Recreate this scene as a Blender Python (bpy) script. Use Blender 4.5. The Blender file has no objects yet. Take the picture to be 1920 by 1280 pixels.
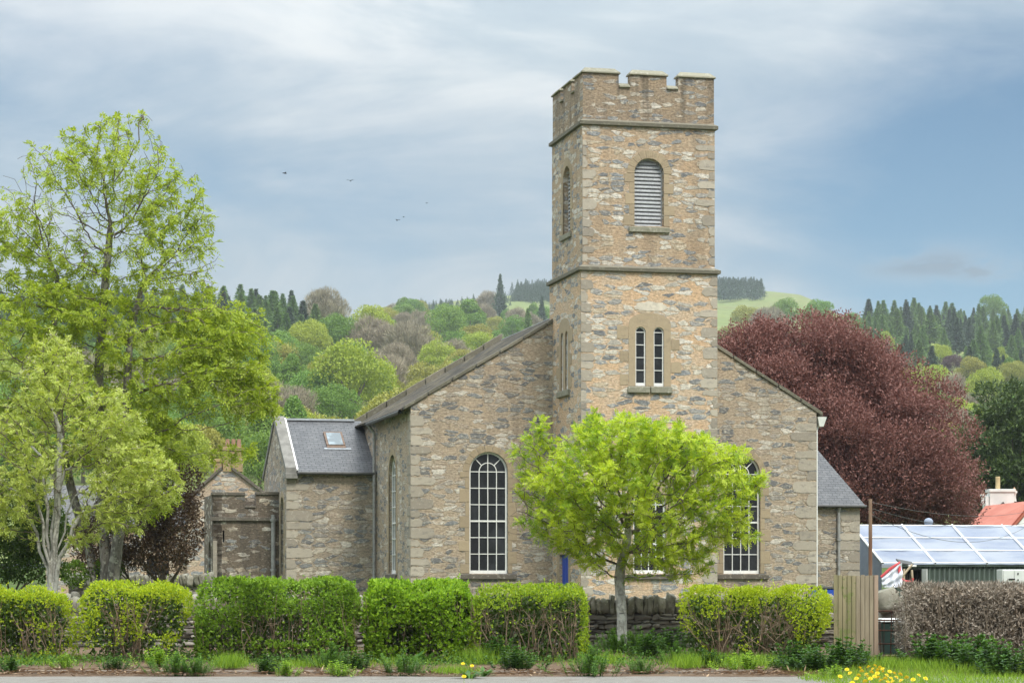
import bpy, bmesh, math, random
import numpy as np
from mathutils import Vector, Matrix
from mathutils.geometry import tessellate_polygon

SC = bpy.context.scene
COL = SC.collection
R = math.radians
USE_HAZE = True
FPX = 4465.0          # focal length in photo pixels (photo 1920 wide)
HZ = 1080.0           # horizon row
CAMZ = 1.75
# ------------------------------------------------------------------ camera
cd = bpy.data.cameras.new('camera')
cam = bpy.data.objects.new('camera', cd)
COL.objects.link(cam)
cam.location = (0, 0, CAMZ)
cam.rotation_euler = (R(90), 0, 0)
cd.sensor_width = 36.0
cd.lens = 36.0 * FPX / 1920.0
cd.shift_y = (HZ - 640.0) / 1920.0
cd.clip_start = 0.5
cd.clip_end = 12000
SC.camera = cam
# ------------------------------------------------------------------ sun and sky
SUN_EL, SUN_AZ = 52.0, 152.0          # azimuth clockwise from +Y: sun stands behind the camera, to the right
sd = bpy.data.lights.new('sun', 'SUN')
sd.energy = 2.1
sd.angle = R(14)
sd.color = (1.0, 0.94, 0.84)
sun = bpy.data.objects.new('sun', sd)
COL.objects.link(sun)
sdir = Vector((math.sin(R(SUN_AZ)) * math.cos(R(SUN_EL)), math.cos(R(SUN_AZ)) * math.cos(R(SUN_EL)), math.sin(R(SUN_EL))))
sun.rotation_euler = sdir.to_track_quat('Z', 'Y').to_euler()
sun.location = sdir * 300

W = bpy.data.worlds.new('World')
SC.world = W
W.use_nodes = True
nt = W.node_tree
nt.nodes.clear()


def nd(t, typ, **kw):
    n = t.nodes.new(typ)
    for k, v in kw.items():
        setattr(n, k, v)
    return n


def mth(t, op, a, b=None, c=None, clamp=False):
    n = t.nodes.new('ShaderNodeMath')
    n.operation = op
    n.use_clamp = clamp
    for i, v in enumerate((a, b, c)):
        if v is None:
            continue
        if isinstance(v, (int, float)):
            n.inputs[i].default_value = v
        else:
            t.links.new(v, n.inputs[i])
    return n.outputs[0]


def mixc(t, fac, a, b, mode='MIX'):
    n = t.nodes.new('ShaderNodeMix')
    n.data_type = 'RGBA'
    n.blend_type = mode
    for s, v in ((n.inputs[0], fac), (n.inputs[6], a), (n.inputs[7], b)):
        if isinstance(v, (int, float)):
            s.default_value = v
        elif isinstance(v, (tuple, list)):
            s.default_value = (*v[:3], 1)
        else:
            t.links.new(v, s)
    return n.outputs[2]


def srange(t, v, a, b, lo=0.0, hi=1.0, smooth=True):
    n = t.nodes.new('ShaderNodeMapRange')
    n.interpolation_type = 'SMOOTHSTEP' if smooth else 'LINEAR'
    t.links.new(v, n.inputs[0])
    n.inputs[1].default_value = a
    n.inputs[2].default_value = b
    n.inputs[3].default_value = lo
    n.inputs[4].default_value = hi
    return n.outputs[0]


def noise(t, vec, scale, detail=4, rough=0.55, dist=0.0):
    n = t.nodes.new('ShaderNodeTexNoise')
    n.inputs['Scale'].default_value = scale
    n.inputs['Detail'].default_value = detail
    n.inputs['Roughness'].default_value = rough
    n.inputs['Distortion'].default_value = dist
    if vec is not None:
        t.links.new(vec, n.inputs['Vector'])
    return n


def mapping(t, vec, scale=(1, 1, 1), loc=(0, 0, 0), rot=(0, 0, 0)):
    n = t.nodes.new('ShaderNodeMapping')
    n.inputs['Scale'].default_value = scale
    n.inputs['Location'].default_value = loc
    n.inputs['Rotation'].default_value = rot
    t.links.new(vec, n.inputs['Vector'])
    return n.outputs[0]


sky = nd(nt, 'ShaderNodeTexSky', sky_type='NISHITA', sun_disc=False)
sky.sun_elevation = R(SUN_EL)
sky.sun_rotation = R(SUN_AZ)
sky.air_density = 1.0
sky.dust_density = 0.3
sky.ozone_density = 3.0
bg_sky = nd(nt, 'ShaderNodeBackground')
nt.links.new(mixc(nt, 1.0, sky.outputs[0], (0.50, 0.86, 1.02), 'MULTIPLY'), bg_sky.inputs[0])
bg_sky.inputs[1].default_value = 0.05
# clouds: overcast brighter towards the zenith, streaked, with a blue gap low in the north-east
tc = nd(nt, 'ShaderNodeTexCoord')
dirv = tc.outputs['Generated']
sep = nd(nt, 'ShaderNodeSeparateXYZ')
nt.links.new(dirv, sep.inputs[0])
el = mth(nt, 'MAXIMUM', sep.outputs[2], 0.0)
az = mth(nt, 'ARCTAN2', sep.outputs[0], sep.outputs[1])
mp = mapping(nt, dirv, (5.2, 5.2, 15.0), (0.37, 0.0, 0.35), (0, R(-16), 0))
n1 = noise(nt, mp, 1.15, 7, 0.56, 0.7)
mp2 = mapping(nt, dirv, (22, 22, 50), (3.0, 0, 1.0))
n2 = noise(nt, mp2, 1.0, 4, 0.55)


def blob(az0, el0, saz, sel):
    a = mth(nt, 'MULTIPLY', mth(nt, 'SUBTRACT', az, az0), 1.0 / saz)
    e = mth(nt, 'MULTIPLY', mth(nt, 'SUBTRACT', sep.outputs[2], el0), 1.0 / sel)
    q = mth(nt, 'ADD', mth(nt, 'MULTIPLY', a, a), mth(nt, 'MULTIPLY', e, e))
    return mth(nt, 'POWER', 2.718, mth(nt, 'MULTIPLY', q, -1.0))


gap = mth(nt, 'MULTIPLY', blob(0.228, 0.155, 0.12, 0.066), 1.45)             # the clear blue gap
gap2 = mth(nt, 'MULTIPLY', blob(-0.28, 0.215, 0.18, 0.07), 0.55)
gap3 = mth(nt, 'MULTIPLY', blob(-0.06, 0.155, 0.10, 0.045), 0.36)
gsum = mth(nt, 'ADD', mth(nt, 'ADD', gap, gap2), gap3)
nn = mth(nt, 'SUBTRACT', n1.outputs[0], 0.5)
thin = mth(nt, 'ADD', gsum, mth(nt, 'MULTIPLY', nn, 0.85))
thin = mth(nt, 'ADD', thin, mth(nt, 'MULTIPLY', mth(nt, 'SUBTRACT', n2.outputs[0], 0.5), 0.42))
thin = srange(nt, thin, -0.05, 0.95, 0.0, 1.0)
bright = mth(nt, 'ADD', mth(nt, 'MULTIPLY_ADD', el, 1.15, 0.262), mth(nt, 'MULTIPLY', mth(nt, 'MULTIPLY', el, el), 1.5))
ccol = mixc(nt, srange(nt, n1.outputs[0], 0.34, 0.60), (1.02, 1.06, 1.07), (0.70, 0.81, 0.88))
# small grey smudges near the horizon
dark = blob(0.172, 0.128, 0.030, 0.0065)
dark2 = blob(0.200, 0.124, 0.014, 0.005)
dk = mth(nt, 'MULTIPLY', mth(nt, 'ADD', dark, dark2), srange(nt, n2.outputs[0], 0.36, 0.62))
ccol = mixc(nt, mth(nt, 'MULTIPLY', dk, 1.2, clamp=True), ccol, (0.33, 0.42, 0.52))
bg_c = nd(nt, 'ShaderNodeBackground')
nt.links.new(ccol, bg_c.inputs[0])
nt.links.new(bright, bg_c.inputs[1])
thin = mth(nt, 'MULTIPLY', thin, mth(nt, 'SUBTRACT', 1.0, mth(nt, 'MULTIPLY', dk, 0.85, clamp=True)))
mx = nd(nt, 'ShaderNodeMixShader')
nt.links.new(thin, mx.inputs[0])
nt.links.new(bg_c.outputs[0], mx.inputs[1])
nt.links.new(bg_sky.outputs[0], mx.inputs[2])
wo = nd(nt, 'ShaderNodeOutputWorld')
nt.links.new(mx.outputs[0], wo.inputs[0])

vs = SC.view_settings
SC.display_settings.display_device = 'sRGB'
vs.view_transform = 'Standard'
vs.look = 'None'
vs.exposure = 0.55
vs.gamma = 1.0
SC.render.film_transparent = False
cy = SC.cycles
cy.max_bounces = 6
cy.diffuse_bounces = 3
cy.glossy_bounces = 2
cy.transmission_bounces = 4
cy.transparent_max_bounces = 8
cy.volume_bounces = 0
cy.sample_clamp_indirect = 6
cy.caustics_reflective = False
cy.caustics_refractive = False
cy.use_adaptive_sampling = True
cy.adaptive_threshold = 0.015
try:
    cy.use_denoising = True
    cy.denoising_prefilter = 'ACCURATE'
except Exception:
    pass

rng = np.random.default_rng(7)
rnd = random.Random(11)


def px2w(px, py, Y):
    return np.array([(px - 960.0) * Y / FPX, Y, CAMZ - (py - HZ) * Y / FPX])


def pxX(px, Y):
    return (px - 960.0) * Y / FPX


def pyZ(py, Y):
    return CAMZ - (py - HZ) * Y / FPX


# ------------------------------------------------------------------ tagging helpers
def tag(o, label=None, cat=None, group=None, kind=None):
    if label:
        o['label'] = label
    if cat:
        o['category'] = cat
    if group:
        o['group'] = group
    if kind:
        o['kind'] = kind
    return o


def empty(name, loc=(0, 0, 0), rz=0.0):
    o = bpy.data.objects.new(name, None)
    o.empty_display_size = 0.2
    COL.objects.link(o)
    o.location = loc
    o.rotation_euler = (0, 0, rz)
    return o


def link(name, me, mats=None, parent=None, loc=None):
    o = bpy.data.objects.new(name, me)
    COL.objects.link(o)
    if mats is not None:
        for m in (mats if isinstance(mats, (list, tuple)) else [mats]):
            me.materials.append(m)
    if parent is not None:
        o.parent = parent
    if loc is not None:
        o.location = loc
    return o


def np_mesh(name, V, F, matidx=None, smooth=False):
    """mesh from an (n,3) array and an (m,k) array of faces"""
    V = np.ascontiguousarray(V, dtype=np.float32)
    F = np.ascontiguousarray(F, dtype=np.int32)
    m, k = F.shape
    me = bpy.data.meshes.new(name)
    me.vertices.add(len(V))
    me.vertices.foreach_set('co', V.ravel())
    me.loops.add(m * k)
    me.loops.foreach_set('vertex_index', F.ravel())
    me.polygons.add(m)
    me.polygons.foreach_set('loop_start', np.arange(0, m * k, k, dtype=np.int32))
    if matidx is not None:
        me.polygons.foreach_set('material_index', np.ascontiguousarray(matidx, dtype=np.int32))
    if smooth:
        me.polygons.foreach_set('use_smooth', np.ones(m, dtype=bool))
    me.update(calc_edges=True)
    return me


def cat_meshes(parts):
    """parts: list of (V,F,mat) with quad faces -> V,F,M"""
    Vs, Fs, Ms = [], [], []
    n = 0
    for V, F, mi in parts:
        if len(V) == 0:
            continue
        Vs.append(V)
        Fs.append(F + n)
        Ms.append(np.full(len(F), mi, dtype=np.int32))
        n += len(V)
    return np.vstack(Vs), np.vstack(Fs), np.concatenate(Ms)


def nrm(a):
    return a / np.maximum(np.linalg.norm(a, axis=-1, keepdims=True), 1e-9)


def leaf_quads(base, axis, side, L, Wd, bulge=0.45):
    """kite shaped leaves: base (n,3), axis (n,3) unit, side (n,3) unit, L,Wd (n,) or scalar"""
    n = len(base)
    L = np.broadcast_to(np.asarray(L, dtype=float), (n,))[:, None]
    Wd = np.broadcast_to(np.asarray(Wd, dtype=float), (n,))[:, None]
    V = np.empty((n, 4, 3))
    V[:, 0] = base
    V[:, 1] = base + axis * L * bulge + side * Wd * 0.5
    V[:, 2] = base + axis * L
    V[:, 3] = base + axis * L * bulge - side * Wd * 0.5
    F = np.arange(n * 4).reshape(n, 4)
    return V.reshape(-1, 3), F


def tubes(p0, p1, r0, r1, sides=5):
    """one open tapered tube per segment"""
    p0, p1 = np.asarray(p0, float), np.asarray(p1, float)
    n = len(p0)
    if n == 0:
        return np.zeros((0, 3)), np.zeros((0, 4), int)
    d = nrm(p1 - p0)
    up = np.where(np.abs(d[:, 2:3]) > 0.9, np.array([[1.0, 0, 0]]), np.array([[0, 0, 1.0]]))
    a = nrm(np.cross(d, up))
    b = np.cross(d, a)
    th = np.arange(sides) * 2 * math.pi / sides
    ring = a[:, None, :] * np.cos(th)[None, :, None] + b[:, None, :] * np.sin(th)[None, :, None]
    r0 = np.broadcast_to(np.asarray(r0, float), (n,))[:, None, None]
    r1 = np.broadcast_to(np.asarray(r1, float), (n,))[:, None, None]
    V = np.concatenate([p0[:, None] + ring * r0, p1[:, None] + ring * r1], axis=1)
    i = np.arange(sides)
    j = (i + 1) % sides
    f = np.stack([i, j, j + sides, i + sides], axis=1)
    F = (f[None] + (np.arange(n) * 2 * sides)[:, None, None]).reshape(-1, 4)
    return V.reshape(-1, 3), F


def rand_unit(n, g=rng):
    v = g.normal(size=(n, 3))
    return nrm(v)


# ------------------------------------------------------------------ materials
def new_mat(name):
    m = bpy.data.materials.new(name)
    m.use_nodes = True
    t = m.node_tree
    t.nodes.clear()
    out = nd(t, 'ShaderNodeOutputMaterial')
    return m, t, out


def principled(t, out, rough=0.8, spec=0.3, metal=0.0):
    b = nd(t, 'ShaderNodeBsdfPrincipled')
    b.inputs['Roughness'].default_value = rough
    b.inputs['Specular IOR Level'].default_value = spec
    b.inputs['Metallic'].default_value = metal
    t.links.new(b.outputs[0], out.inputs[0])
    return b


def plain(name, col, rough=0.6, spec=0.4, metal=0.0, var=0.12, scale=6.0, col2=None, bump=0.0):
    m, t, out = new_mat(name)
    b = principled(t, out, rough, spec, metal)
    co = nd(t, 'ShaderNodeTexCoord').outputs['Object']
    n = noise(t, co, scale, 5, 0.6)
    c2 = col2 if col2 else tuple(c * (1 - var * 2.2) for c in col)
    c = mixc(t, srange(t, n.outputs[0], 0.35, 0.68), col, c2)
    t.links.new(c, b.inputs['Base Color'])
    if bump:
        bp = nd(t, 'ShaderNodeBump')
        bp.inputs['Strength'].default_value = bump
        bp.inputs['Distance'].default_value = 0.02
        n3 = noise(t, co, scale * 5, 5, 0.6)
        t.links.new(n3.outputs[0], bp.inputs['Height'])
        t.links.new(bp.outputs[0], b.inputs['Normal'])
    return m


def leaf_mat(name, ca, cb, trans=0.35, tcol=None, rough=0.5, spec=0.25, objvar=0.0):
    m, t, out = new_mat(name)
    g = nd(t, 'ShaderNodeNewGeometry')
    rp = nd(t, 'ShaderNodeValToRGB')
    rp.color_ramp.elements[0].color = (*ca, 1)
    rp.color_ramp.elements[1].color = (*cb, 1)
    t.links.new(g.outputs['Random Per Island'], rp.inputs[0])
    c = rp.outputs[0]
    if objvar:
        oi = nd(t, 'ShaderNodeObjectInfo')
        hs = nd(t, 'ShaderNodeHueSaturation')
        r1 = oi.outputs['Random']
        r2 = mth(t, 'FRACT', mth(t, 'MULTIPLY', r1, 17.31))
        t.links.new(mth(t, 'MULTIPLY_ADD', r1, 0.06 * objvar, 0.5 - 0.03 * objvar), hs.inputs['Hue'])
        t.links.new(mth(t, 'MULTIPLY_ADD', r2, 0.5 * objvar, 1 - 0.25 * objvar), hs.inputs['Value'])
        t.links.new(c, hs.inputs['Color'])
        c = hs.outputs[0]
    b = nd(t, 'ShaderNodeBsdfPrincipled')
    b.inputs['Roughness'].default_value = rough
    b.inputs['Specular IOR Level'].default_value = spec
    t.links.new(c, b.inputs['Base Color'])
    tr = nd(t, 'ShaderNodeBsdfTranslucent')
    if tcol is None:
        t.links.new(mixc(t, 1.0, c, (1.25, 1.2, 0.55), 'MULTIPLY'), tr.inputs[0])
    else:
        tr.inputs[0].default_value = (*tcol, 1)
    ms = nd(t, 'ShaderNodeMixShader')
    ms.inputs[0].default_value = trans
    t.links.new(b.outputs[0], ms.inputs[1])
    t.links.new(tr.outputs[0], ms.inputs[2])
    t.links.new(ms.outputs[0], out.inputs[0])
    return m


def bark_mat(name, ca, cb, scale=9.0, stretch=0.25, lichen=None):
    m, t, out = new_mat(name)
    b = principled(t, out, 0.9, 0.15)
    co = nd(t, 'ShaderNodeTexCoord').outputs['Object']
    mp = mapping(t, co, (1, 1, stretch))
    n = noise(t, mp, scale, 6, 0.65)
    c = mixc(t, srange(t, n.outputs[0], 0.36, 0.64), ca, cb)
    if lichen:
        n2 = noise(t, co, scale * 0.7, 4, 0.7)
        c = mixc(t, srange(t, n2.outputs[0], 0.52, 0.60), c, lichen)
    t.links.new(c, b.inputs['Base Color'])
    bp = nd(t, 'ShaderNodeBump')
    bp.inputs['Strength'].default_value = 0.6
    bp.inputs['Distance'].default_value = 0.02
    t.links.new(n.outputs[0], bp.inputs['Height'])
    t.links.new(bp.outputs[0], b.inputs['Normal'])
    return m


def rubble_mat(name, mort, mort2, palette, cell=(0.42, 0.16), cover=0.6, stain=None, seed=0.0, light_band=None):
    """rubble masonry on UVs in metres: elongated stones, partly buried in mortar"""
    m, t, out = new_mat(name)
    b = principled(t, out, 0.9, 0.2)
    uv = nd(t, 'ShaderNodeUVMap').outputs[0]
    uvo = mapping(t, uv, (1, 1, 1), (seed, seed * 1.7, 0))
    # wobble the coordinates so the joints are ragged
    w1 = noise(t, mapping(t, uvo, (2.0, 4.0, 1)), 1.0, 5, 0.7)
    vm = nd(t, 'ShaderNodeVectorMath', operation='SUBTRACT')
    t.links.new(w1.outputs['Color'], vm.inputs[0])
    vm.inputs[1].default_value = (0.5, 0.5, 0.5)
    vs_ = nd(t, 'ShaderNodeVectorMath', operation='MULTIPLY')
    t.links.new(vm.outputs[0], vs_.inputs[0])
    vs_.inputs[1].default_value = (0.42, 0.19, 0)
    va = nd(t, 'ShaderNodeVectorMath', operation='ADD')
    t.links.new(uvo, va.inputs[0])
    t.links.new(vs_.outputs[0], va.inputs[1])
    mp = mapping(t, va.outputs[0], (1 / cell[0], 1 / cell[1], 1))
    v1 = nd(t, 'ShaderNodeTexVoronoi', voronoi_dimensions='2D', feature='F1')
    v1.inputs['Scale'].default_value = 1.0
    v1.inputs['Randomness'].default_value = 0.85
    t.links.new(mp, v1.inputs['Vector'])
    v2 = nd(t, 'ShaderNodeTexVoronoi', voronoi_dimensions='2D', feature='DISTANCE_TO_EDGE')
    v2.inputs['Scale'].default_value = 1.0
    v2.inputs['Randomness'].default_value = 0.85
    t.links.new(mp, v2.inputs['Vector'])
    sc_ = nd(t, 'ShaderNodeSeparateColor')
    t.links.new(v1.outputs['Color'], sc_.inputs[0])
    # ragged mortar edge, noise moves the threshold so that mortar spreads over some stones
    nz = noise(t, mapping(t, uvo, (5.0, 9.0, 1)), 1.0, 5, 0.7)
    big = noise(t, mapping(t, uvo, (0.45, 0.6, 1)), 1.0, 3, 0.5)
    edge = mth(t, 'ADD', v2.outputs['Distance'], mth(t, 'MULTIPLY', mth(t, 'SUBTRACT', nz.outputs[0], 0.5), 0.30))
    stone = srange(t, edge, 0.05, 0.115)
    lim = mth(t, 'MULTIPLY_ADD', mth(t, 'SUBTRACT', big.outputs[0], 0.5), 0.9, cover)
    pres = srange(t, mth(t, 'SUBTRACT', lim, sc_.outputs[0]), -0.03, 0.03)
    stone = mth(t, 'MULTIPLY', stone, pres)
    rp = nd(t, 'ShaderNodeValToRGB')
    els = rp.color_ramp.elements
    els[0].position, els[0].color = palette[0][0], (*palette[0][1], 1)
    els[1].position, els[1].color = palette[-1][0], (*palette[-1][1], 1)
    for p, c in palette[1:-1]:
        e = els.new(p)
        e.color = (*c, 1)
    rp.color_ramp.interpolation = 'CONSTANT'
    t.links.new(sc_.outputs[1], rp.inputs[0])
    # streaky lamination and pale blotches within stones
    st = noise(t, mapping(t, uvo, (3.0, 26.0, 1)), 1.0, 6, 0.75)
    c_st = mixc(t, srange(t, st.outputs[0], 0.40, 0.72), rp.outputs[0], mixc(t, 0.6, rp.outputs[0], (0.09, 0.09, 0.095)))
    pale = noise(t, mapping(t, uvo, (4.0, 7.0, 1), (3, 5, 0)), 1.0, 6, 0.8)
    c_st = mixc(t, srange(t, pale.outputs[0], 0.50, 0.62, 0, 0.7), c_st, (0.52, 0.48, 0.40))
    mz = noise(t, mapping(t, uvo, (1.1, 1.3, 1), (7, 2, 0)), 1.0, 6, 0.7)
    c_m = mixc(t, srange(t, mz.outputs[0], 0.33, 0.67), mort, mort2)
    fine = noise(t, mapping(t, uvo, (9, 15, 1)), 1.0, 5, 0.75)
    c_m = mixc(t, srange(t, fine.outputs[0], 0.55, 0.68, 0, 0.7), c_m, (0.50, 0.44, 0.35))
    c_m = mixc(t, srange(t, fine.outputs[0], 0.46, 0.30, 0, 0.5), c_m, tuple(v * 0.5 for v in mort2))
    # a pale smear of lime at the rim of many stones, and open dark joints under some
    rim = mth(t, 'MULTIPLY', srange(t, edge, 0.01, 0.06), srange(t, edge, 0.15, 0.07))
    rim = mth(t, 'MULTIPLY', rim, srange(t, nz.outputs[0], 0.48, 0.62))
    c = mixc(t, stone, c_m, c_st)
    c = mixc(t, mth(t, 'MULTIPLY', mth(t, 'MULTIPLY', rim, pres), 0.75), c, (0.56, 0.50, 0.41))
    hole = noise(t, mapping(t, uvo, (2.4, 9.0, 1), (11, 4, 0)), 1.0, 4, 0.6)
    c = mixc(t, srange(t, hole.outputs[0], 0.69, 0.73, 0, 0.85), c, (0.035, 0.03, 0.026))
    # lichen and weather streaks
    lich = noise(t, mapping(t, uvo, (0.8, 0.7, 1), (5, 9, 0)), 1.0, 7, 0.75)
    c = mixc(t, srange(t, lich.outputs[0], 0.60, 0.72, 0, 0.55), c, (0.13, 0.115, 0.09))
    if stain:
        sn = noise(t, mapping(t, uvo, (1.6, 0.16, 1), (2, 8, 0)), 1.0, 5, 0.65)
        c = mixc(t, srange(t, sn.outputs[0], 0.47, 0.66, 0, stain[0]), c, stain[1])
    gr = noise(t, mapping(t, uvo, (9, 17, 1), (1, 3, 0)), 1.0, 6, 0.8)
    c = mixc(t, 1.0, c, mixc(t, srange(t, gr.outputs[0], 0.32, 0.68), (0.70, 0.69, 0.675), (1.60, 1.58, 1.55)), 'MULTIPLY')
    t.links.new(c, b.inputs['Base Color'])
    bp = nd(t, 'ShaderNodeBump')
    bp.inputs['Strength'].default_value = 1.0
    bp.inputs['Distance'].default_value = 0.035
    h = mth(t, 'ADD', mth(t, 'MULTIPLY', stone, 0.55), mth(t, 'MULTIPLY', fine.outputs[0], 0.75))
    h = mth(t, 'ADD', h, mth(t, 'MULTIPLY', st.outputs[0], 0.5))
    t.links.new(h, bp.inputs['Height'])
    t.links.new(bp.outputs[0], b.inputs['Normal'])
    return m


def ashlar_mat(name, ca, cb, dark=(0.12, 0.105, 0.085), lich=None, amount=0.45):
    """dressed blocks: colour varies from block to block"""
    m, t, out = new_mat(name)
    b = principled(t, out, 0.88, 0.2)
    g = nd(t, 'ShaderNodeNewGeometry')
    co = nd(t, 'ShaderNodeTexCoord').outputs['Object']
    c = mixc(t, g.outputs['Random Per Island'], ca, cb)
    n = noise(t, mapping(t, co, (1, 1, 2.2)), 3.5, 7, 0.72)
    c = mixc(t, srange(t, n.outputs[0], 0.50, 0.70, 0, amount), c, dark)
    n2 = noise(t, co, 9.0, 5, 0.7)
    c = mixc(t, srange(t, n2.outputs[0], 0.54, 0.68, 0, 0.5), c, lich if lich else (0.5, 0.46, 0.38))
    t.links.new(c, b.inputs['Base Color'])
    bp = nd(t, 'ShaderNodeBump')
    bp.inputs['Strength'].default_value = 0.6
    bp.inputs['Distance'].default_value = 0.02
    t.links.new(n2.outputs[0], bp.inputs['Height'])
    t.links.new(bp.outputs[0], b.inputs['Normal'])
    return m


def slate_mat(name, ca, cb, lich=(0.20, 0.19, 0.15), amt=0.5, roww=0.28, rowh=0.17, rough=0.55, spec=0.4):
    m, t, out = new_mat(name)
    b = principled(t, out, rough, spec)
    uv = nd(t, 'ShaderNodeUVMap').outputs[0]
    br = nd(t, 'ShaderNodeTexBrick')
    br.offset = 0.5
    br.inputs['Color1'].default_value = (*ca, 1)
    br.inputs['Color2'].default_value = (*cb, 1)
    br.inputs['Mortar'].default_value = (0.022, 0.022, 0.026, 1)
    br.inputs['Scale'].default_value = 1.0
    br.inputs['Mortar Size'].default_value = 0.012
    br.inputs['Mortar Smooth'].default_value = 0.2
    br.inputs['Brick Width'].default_value = roww
    br.inputs['Row Height'].default_value = rowh
    w = noise(t, uv, 3.0, 3, 0.5)
    vm = nd(t, 'ShaderNodeVectorMath', operation='MULTIPLY_ADD')
    t.links.new(w.outputs['Color'], vm.inputs[0])
    vm.inputs[1].default_value = (0.05, 0.03, 0)
    t.links.new(uv, vm.inputs[2])
    t.links.new(vm.outputs[0], br.inputs['Vector'])
    n = noise(t, mapping(t, uv, (1.4, 1.0, 1)), 1.2, 7, 0.72)
    c = mixc(t, srange(t, n.outputs[0], 0.48, 0.66, 0, amt), br.outputs[0], lich)
    n2 = noise(t, uv, 7.0, 5, 0.7)
    c = mixc(t, srange(t, n2.outputs[0], 0.4, 0.7, 0, 0.5), c, tuple(v * 0.45 for v in ca))
    t.links.new(c, b.inputs['Base Color'])
    bp = nd(t, 'ShaderNodeBump')
    bp.inputs['Strength'].default_value = 0.7
    bp.inputs['Distance'].default_value = 0.02
    t.links.new(br.outputs['Fac'], bp.inputs['Height'])
    bp.invert = True
    t.links.new(bp.outputs[0], b.inputs['Normal'])
    return m


GREYS = [(0.0, (0.17, 0.175, 0.18)), (0.12, (0.40, 0.37, 0.32)), (0.28, (0.24, 0.25, 0.26)), (0.42, (0.52, 0.48, 0.41)),
         (0.58, (0.30, 0.29, 0.275)), (0.70, (0.44, 0.36, 0.26)), (0.82, (0.20, 0.20, 0.20)), (0.89, (0.58, 0.54, 0.48))]
BROWNS = [(0.0, (0.15, 0.15, 0.15)), (0.12, (0.33, 0.29, 0.245)), (0.28, (0.20, 0.205, 0.205)), (0.42, (0.42, 0.37, 0.30)),
          (0.58, (0.25, 0.23, 0.205)), (0.70, (0.36, 0.29, 0.22)), (0.82, (0.16, 0.16, 0.16)), (0.90, (0.52, 0.48, 0.42))]
M = {}
M['tower_low'] = rubble_mat('tower rubble', (0.47, 0.325, 0.205), (0.43, 0.335, 0.245), GREYS, (0.50, 0.165), 0.60, seed=3.1)
M['tower_up'] = rubble_mat('upper tower rubble', (0.37, 0.265, 0.175), (0.34, 0.27, 0.195), GREYS, (0.42, 0.15), 0.60, seed=9.4, stain=(0.35, (0.13, 0.11, 0.085)))
M['parapet'] = rubble_mat('parapet rubble', (0.27, 0.205, 0.14), (0.22, 0.175, 0.13), BROWNS, (0.40, 0.14), 0.42, seed=15.7, stain=(0.65, (0.085, 0.075, 0.06)))
M['gable'] = rubble_mat('gable rubble', (0.35, 0.275, 0.20), (0.31, 0.255, 0.195), BROWNS, (0.46, 0.16), 0.66, seed=22.3, stain=(0.25, (0.12, 0.10, 0.08)))
M['wing'] = rubble_mat('wing rubble', (0.29, 0.24, 0.18), (0.25, 0.21, 0.165), BROWNS, (0.50, 0.18), 0.70, seed=31.9, stain=(0.28, (0.11, 0.095, 0.075)))
M['porch'] = rubble_mat('porch rubble', (0.15, 0.12, 0.092), (0.11, 0.09, 0.07), BROWNS, (0.42, 0.14), 0.34, seed=41.2, stain=(0.5, (0.065, 0.057, 0.048)))
M['cottage'] = rubble_mat('cottage rubble', (0.42, 0.31, 0.22), (0.38, 0.30, 0.23), GREYS, (0.5, 0.2), 0.72, seed=52.0)
M['dressing'] = ashlar_mat('sandstone dressing', (0.38, 0.30, 0.20), (0.31, 0.245, 0.165), amount=0.35, lich=(0.42, 0.34, 0.23))
M['quoin'] = ashlar_mat('pale quoin', (0.44, 0.39, 0.315), (0.27, 0.235, 0.19), dark=(0.15, 0.14, 0.13), amount=0.65)
M['string'] = ashlar_mat('string course stone', (0.20, 0.18, 0.14), (0.13, 0.12, 0.09), dark=(0.07, 0.07, 0.055), lich=(0.34, 0.33, 0.25))
M['coping'] = ashlar_mat('coping stone', (0.30, 0.28, 0.21), (0.22, 0.21, 0.16), dark=(0.10, 0.10, 0.065), lich=(0.50, 0.48, 0.40))
M['sill_dark'] = ashlar_mat('dark sill stone', (0.15, 0.13, 0.105), (0.12, 0.105, 0.085), dark=(0.05, 0.045, 0.04))
M['slate_old'] = slate_mat('old slate', (0.105, 0.093, 0.08), (0.035, 0.033, 0.03), (0.23, 0.195, 0.12), 0.95, 0.42, 0.42, 0.95, 0.08)
M['slate'] = slate_mat('blue slate', (0.120, 0.120, 0.126), (0.085, 0.086, 0.092), (0.17, 0.165, 0.165), 0.4, 0.30, 0.15)
M['lead'] = plain('lead', (0.42, 0.45, 0.48), 0.5, 0.4, 0.0, 0.1, 5)
M['white_paint'] = plain('white paint', (0.78, 0.78, 0.75), 0.45, 0.4, 0, 0.05, 9)
M['louvre'] = plain('weathered louvre boards', (0.42, 0.43, 0.44), 0.8, 0.2, 0, 0.12, 14)
M['black_paint_and_shade'] = plain('black paint and painted interior shade', (0.012, 0.012, 0.013), 0.9, 0.1)  # black fittings, and surfaces with interior shade put into the colour
M['pipe_grey'] = plain('grey downpipe', (0.32, 0.315, 0.30), 0.55, 0.4, 0, 0.14, 8)
M['gutter'] = plain('dark gutter', (0.07, 0.068, 0.064), 0.55, 0.4, 0, 0.15, 6)
M['blue_paint'] = plain('royal blue paint', (0.012, 0.065, 0.42), 0.4, 0.5, 0, 0.08, 5)
M['harl'] = plain('grey harling', (0.23, 0.22, 0.20), 0.95, 0.1, 0, 0.13, 3.5, bump=0.6)
M['rust'] = plain('rusty iron', (0.11, 0.045, 0.025), 0.8, 0.3, 0.0, 0.2, 18, col2=(0.045, 0.025, 0.018))
M['copper_frame'] = plain('rusted flashing', (0.17, 0.11, 0.075), 0.6, 0.3, 0, 0.15, 8)
M['terracotta'] = plain('terracotta', (0.34, 0.21, 0.14), 0.8, 0.2, 0, 0.12, 9)


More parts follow.
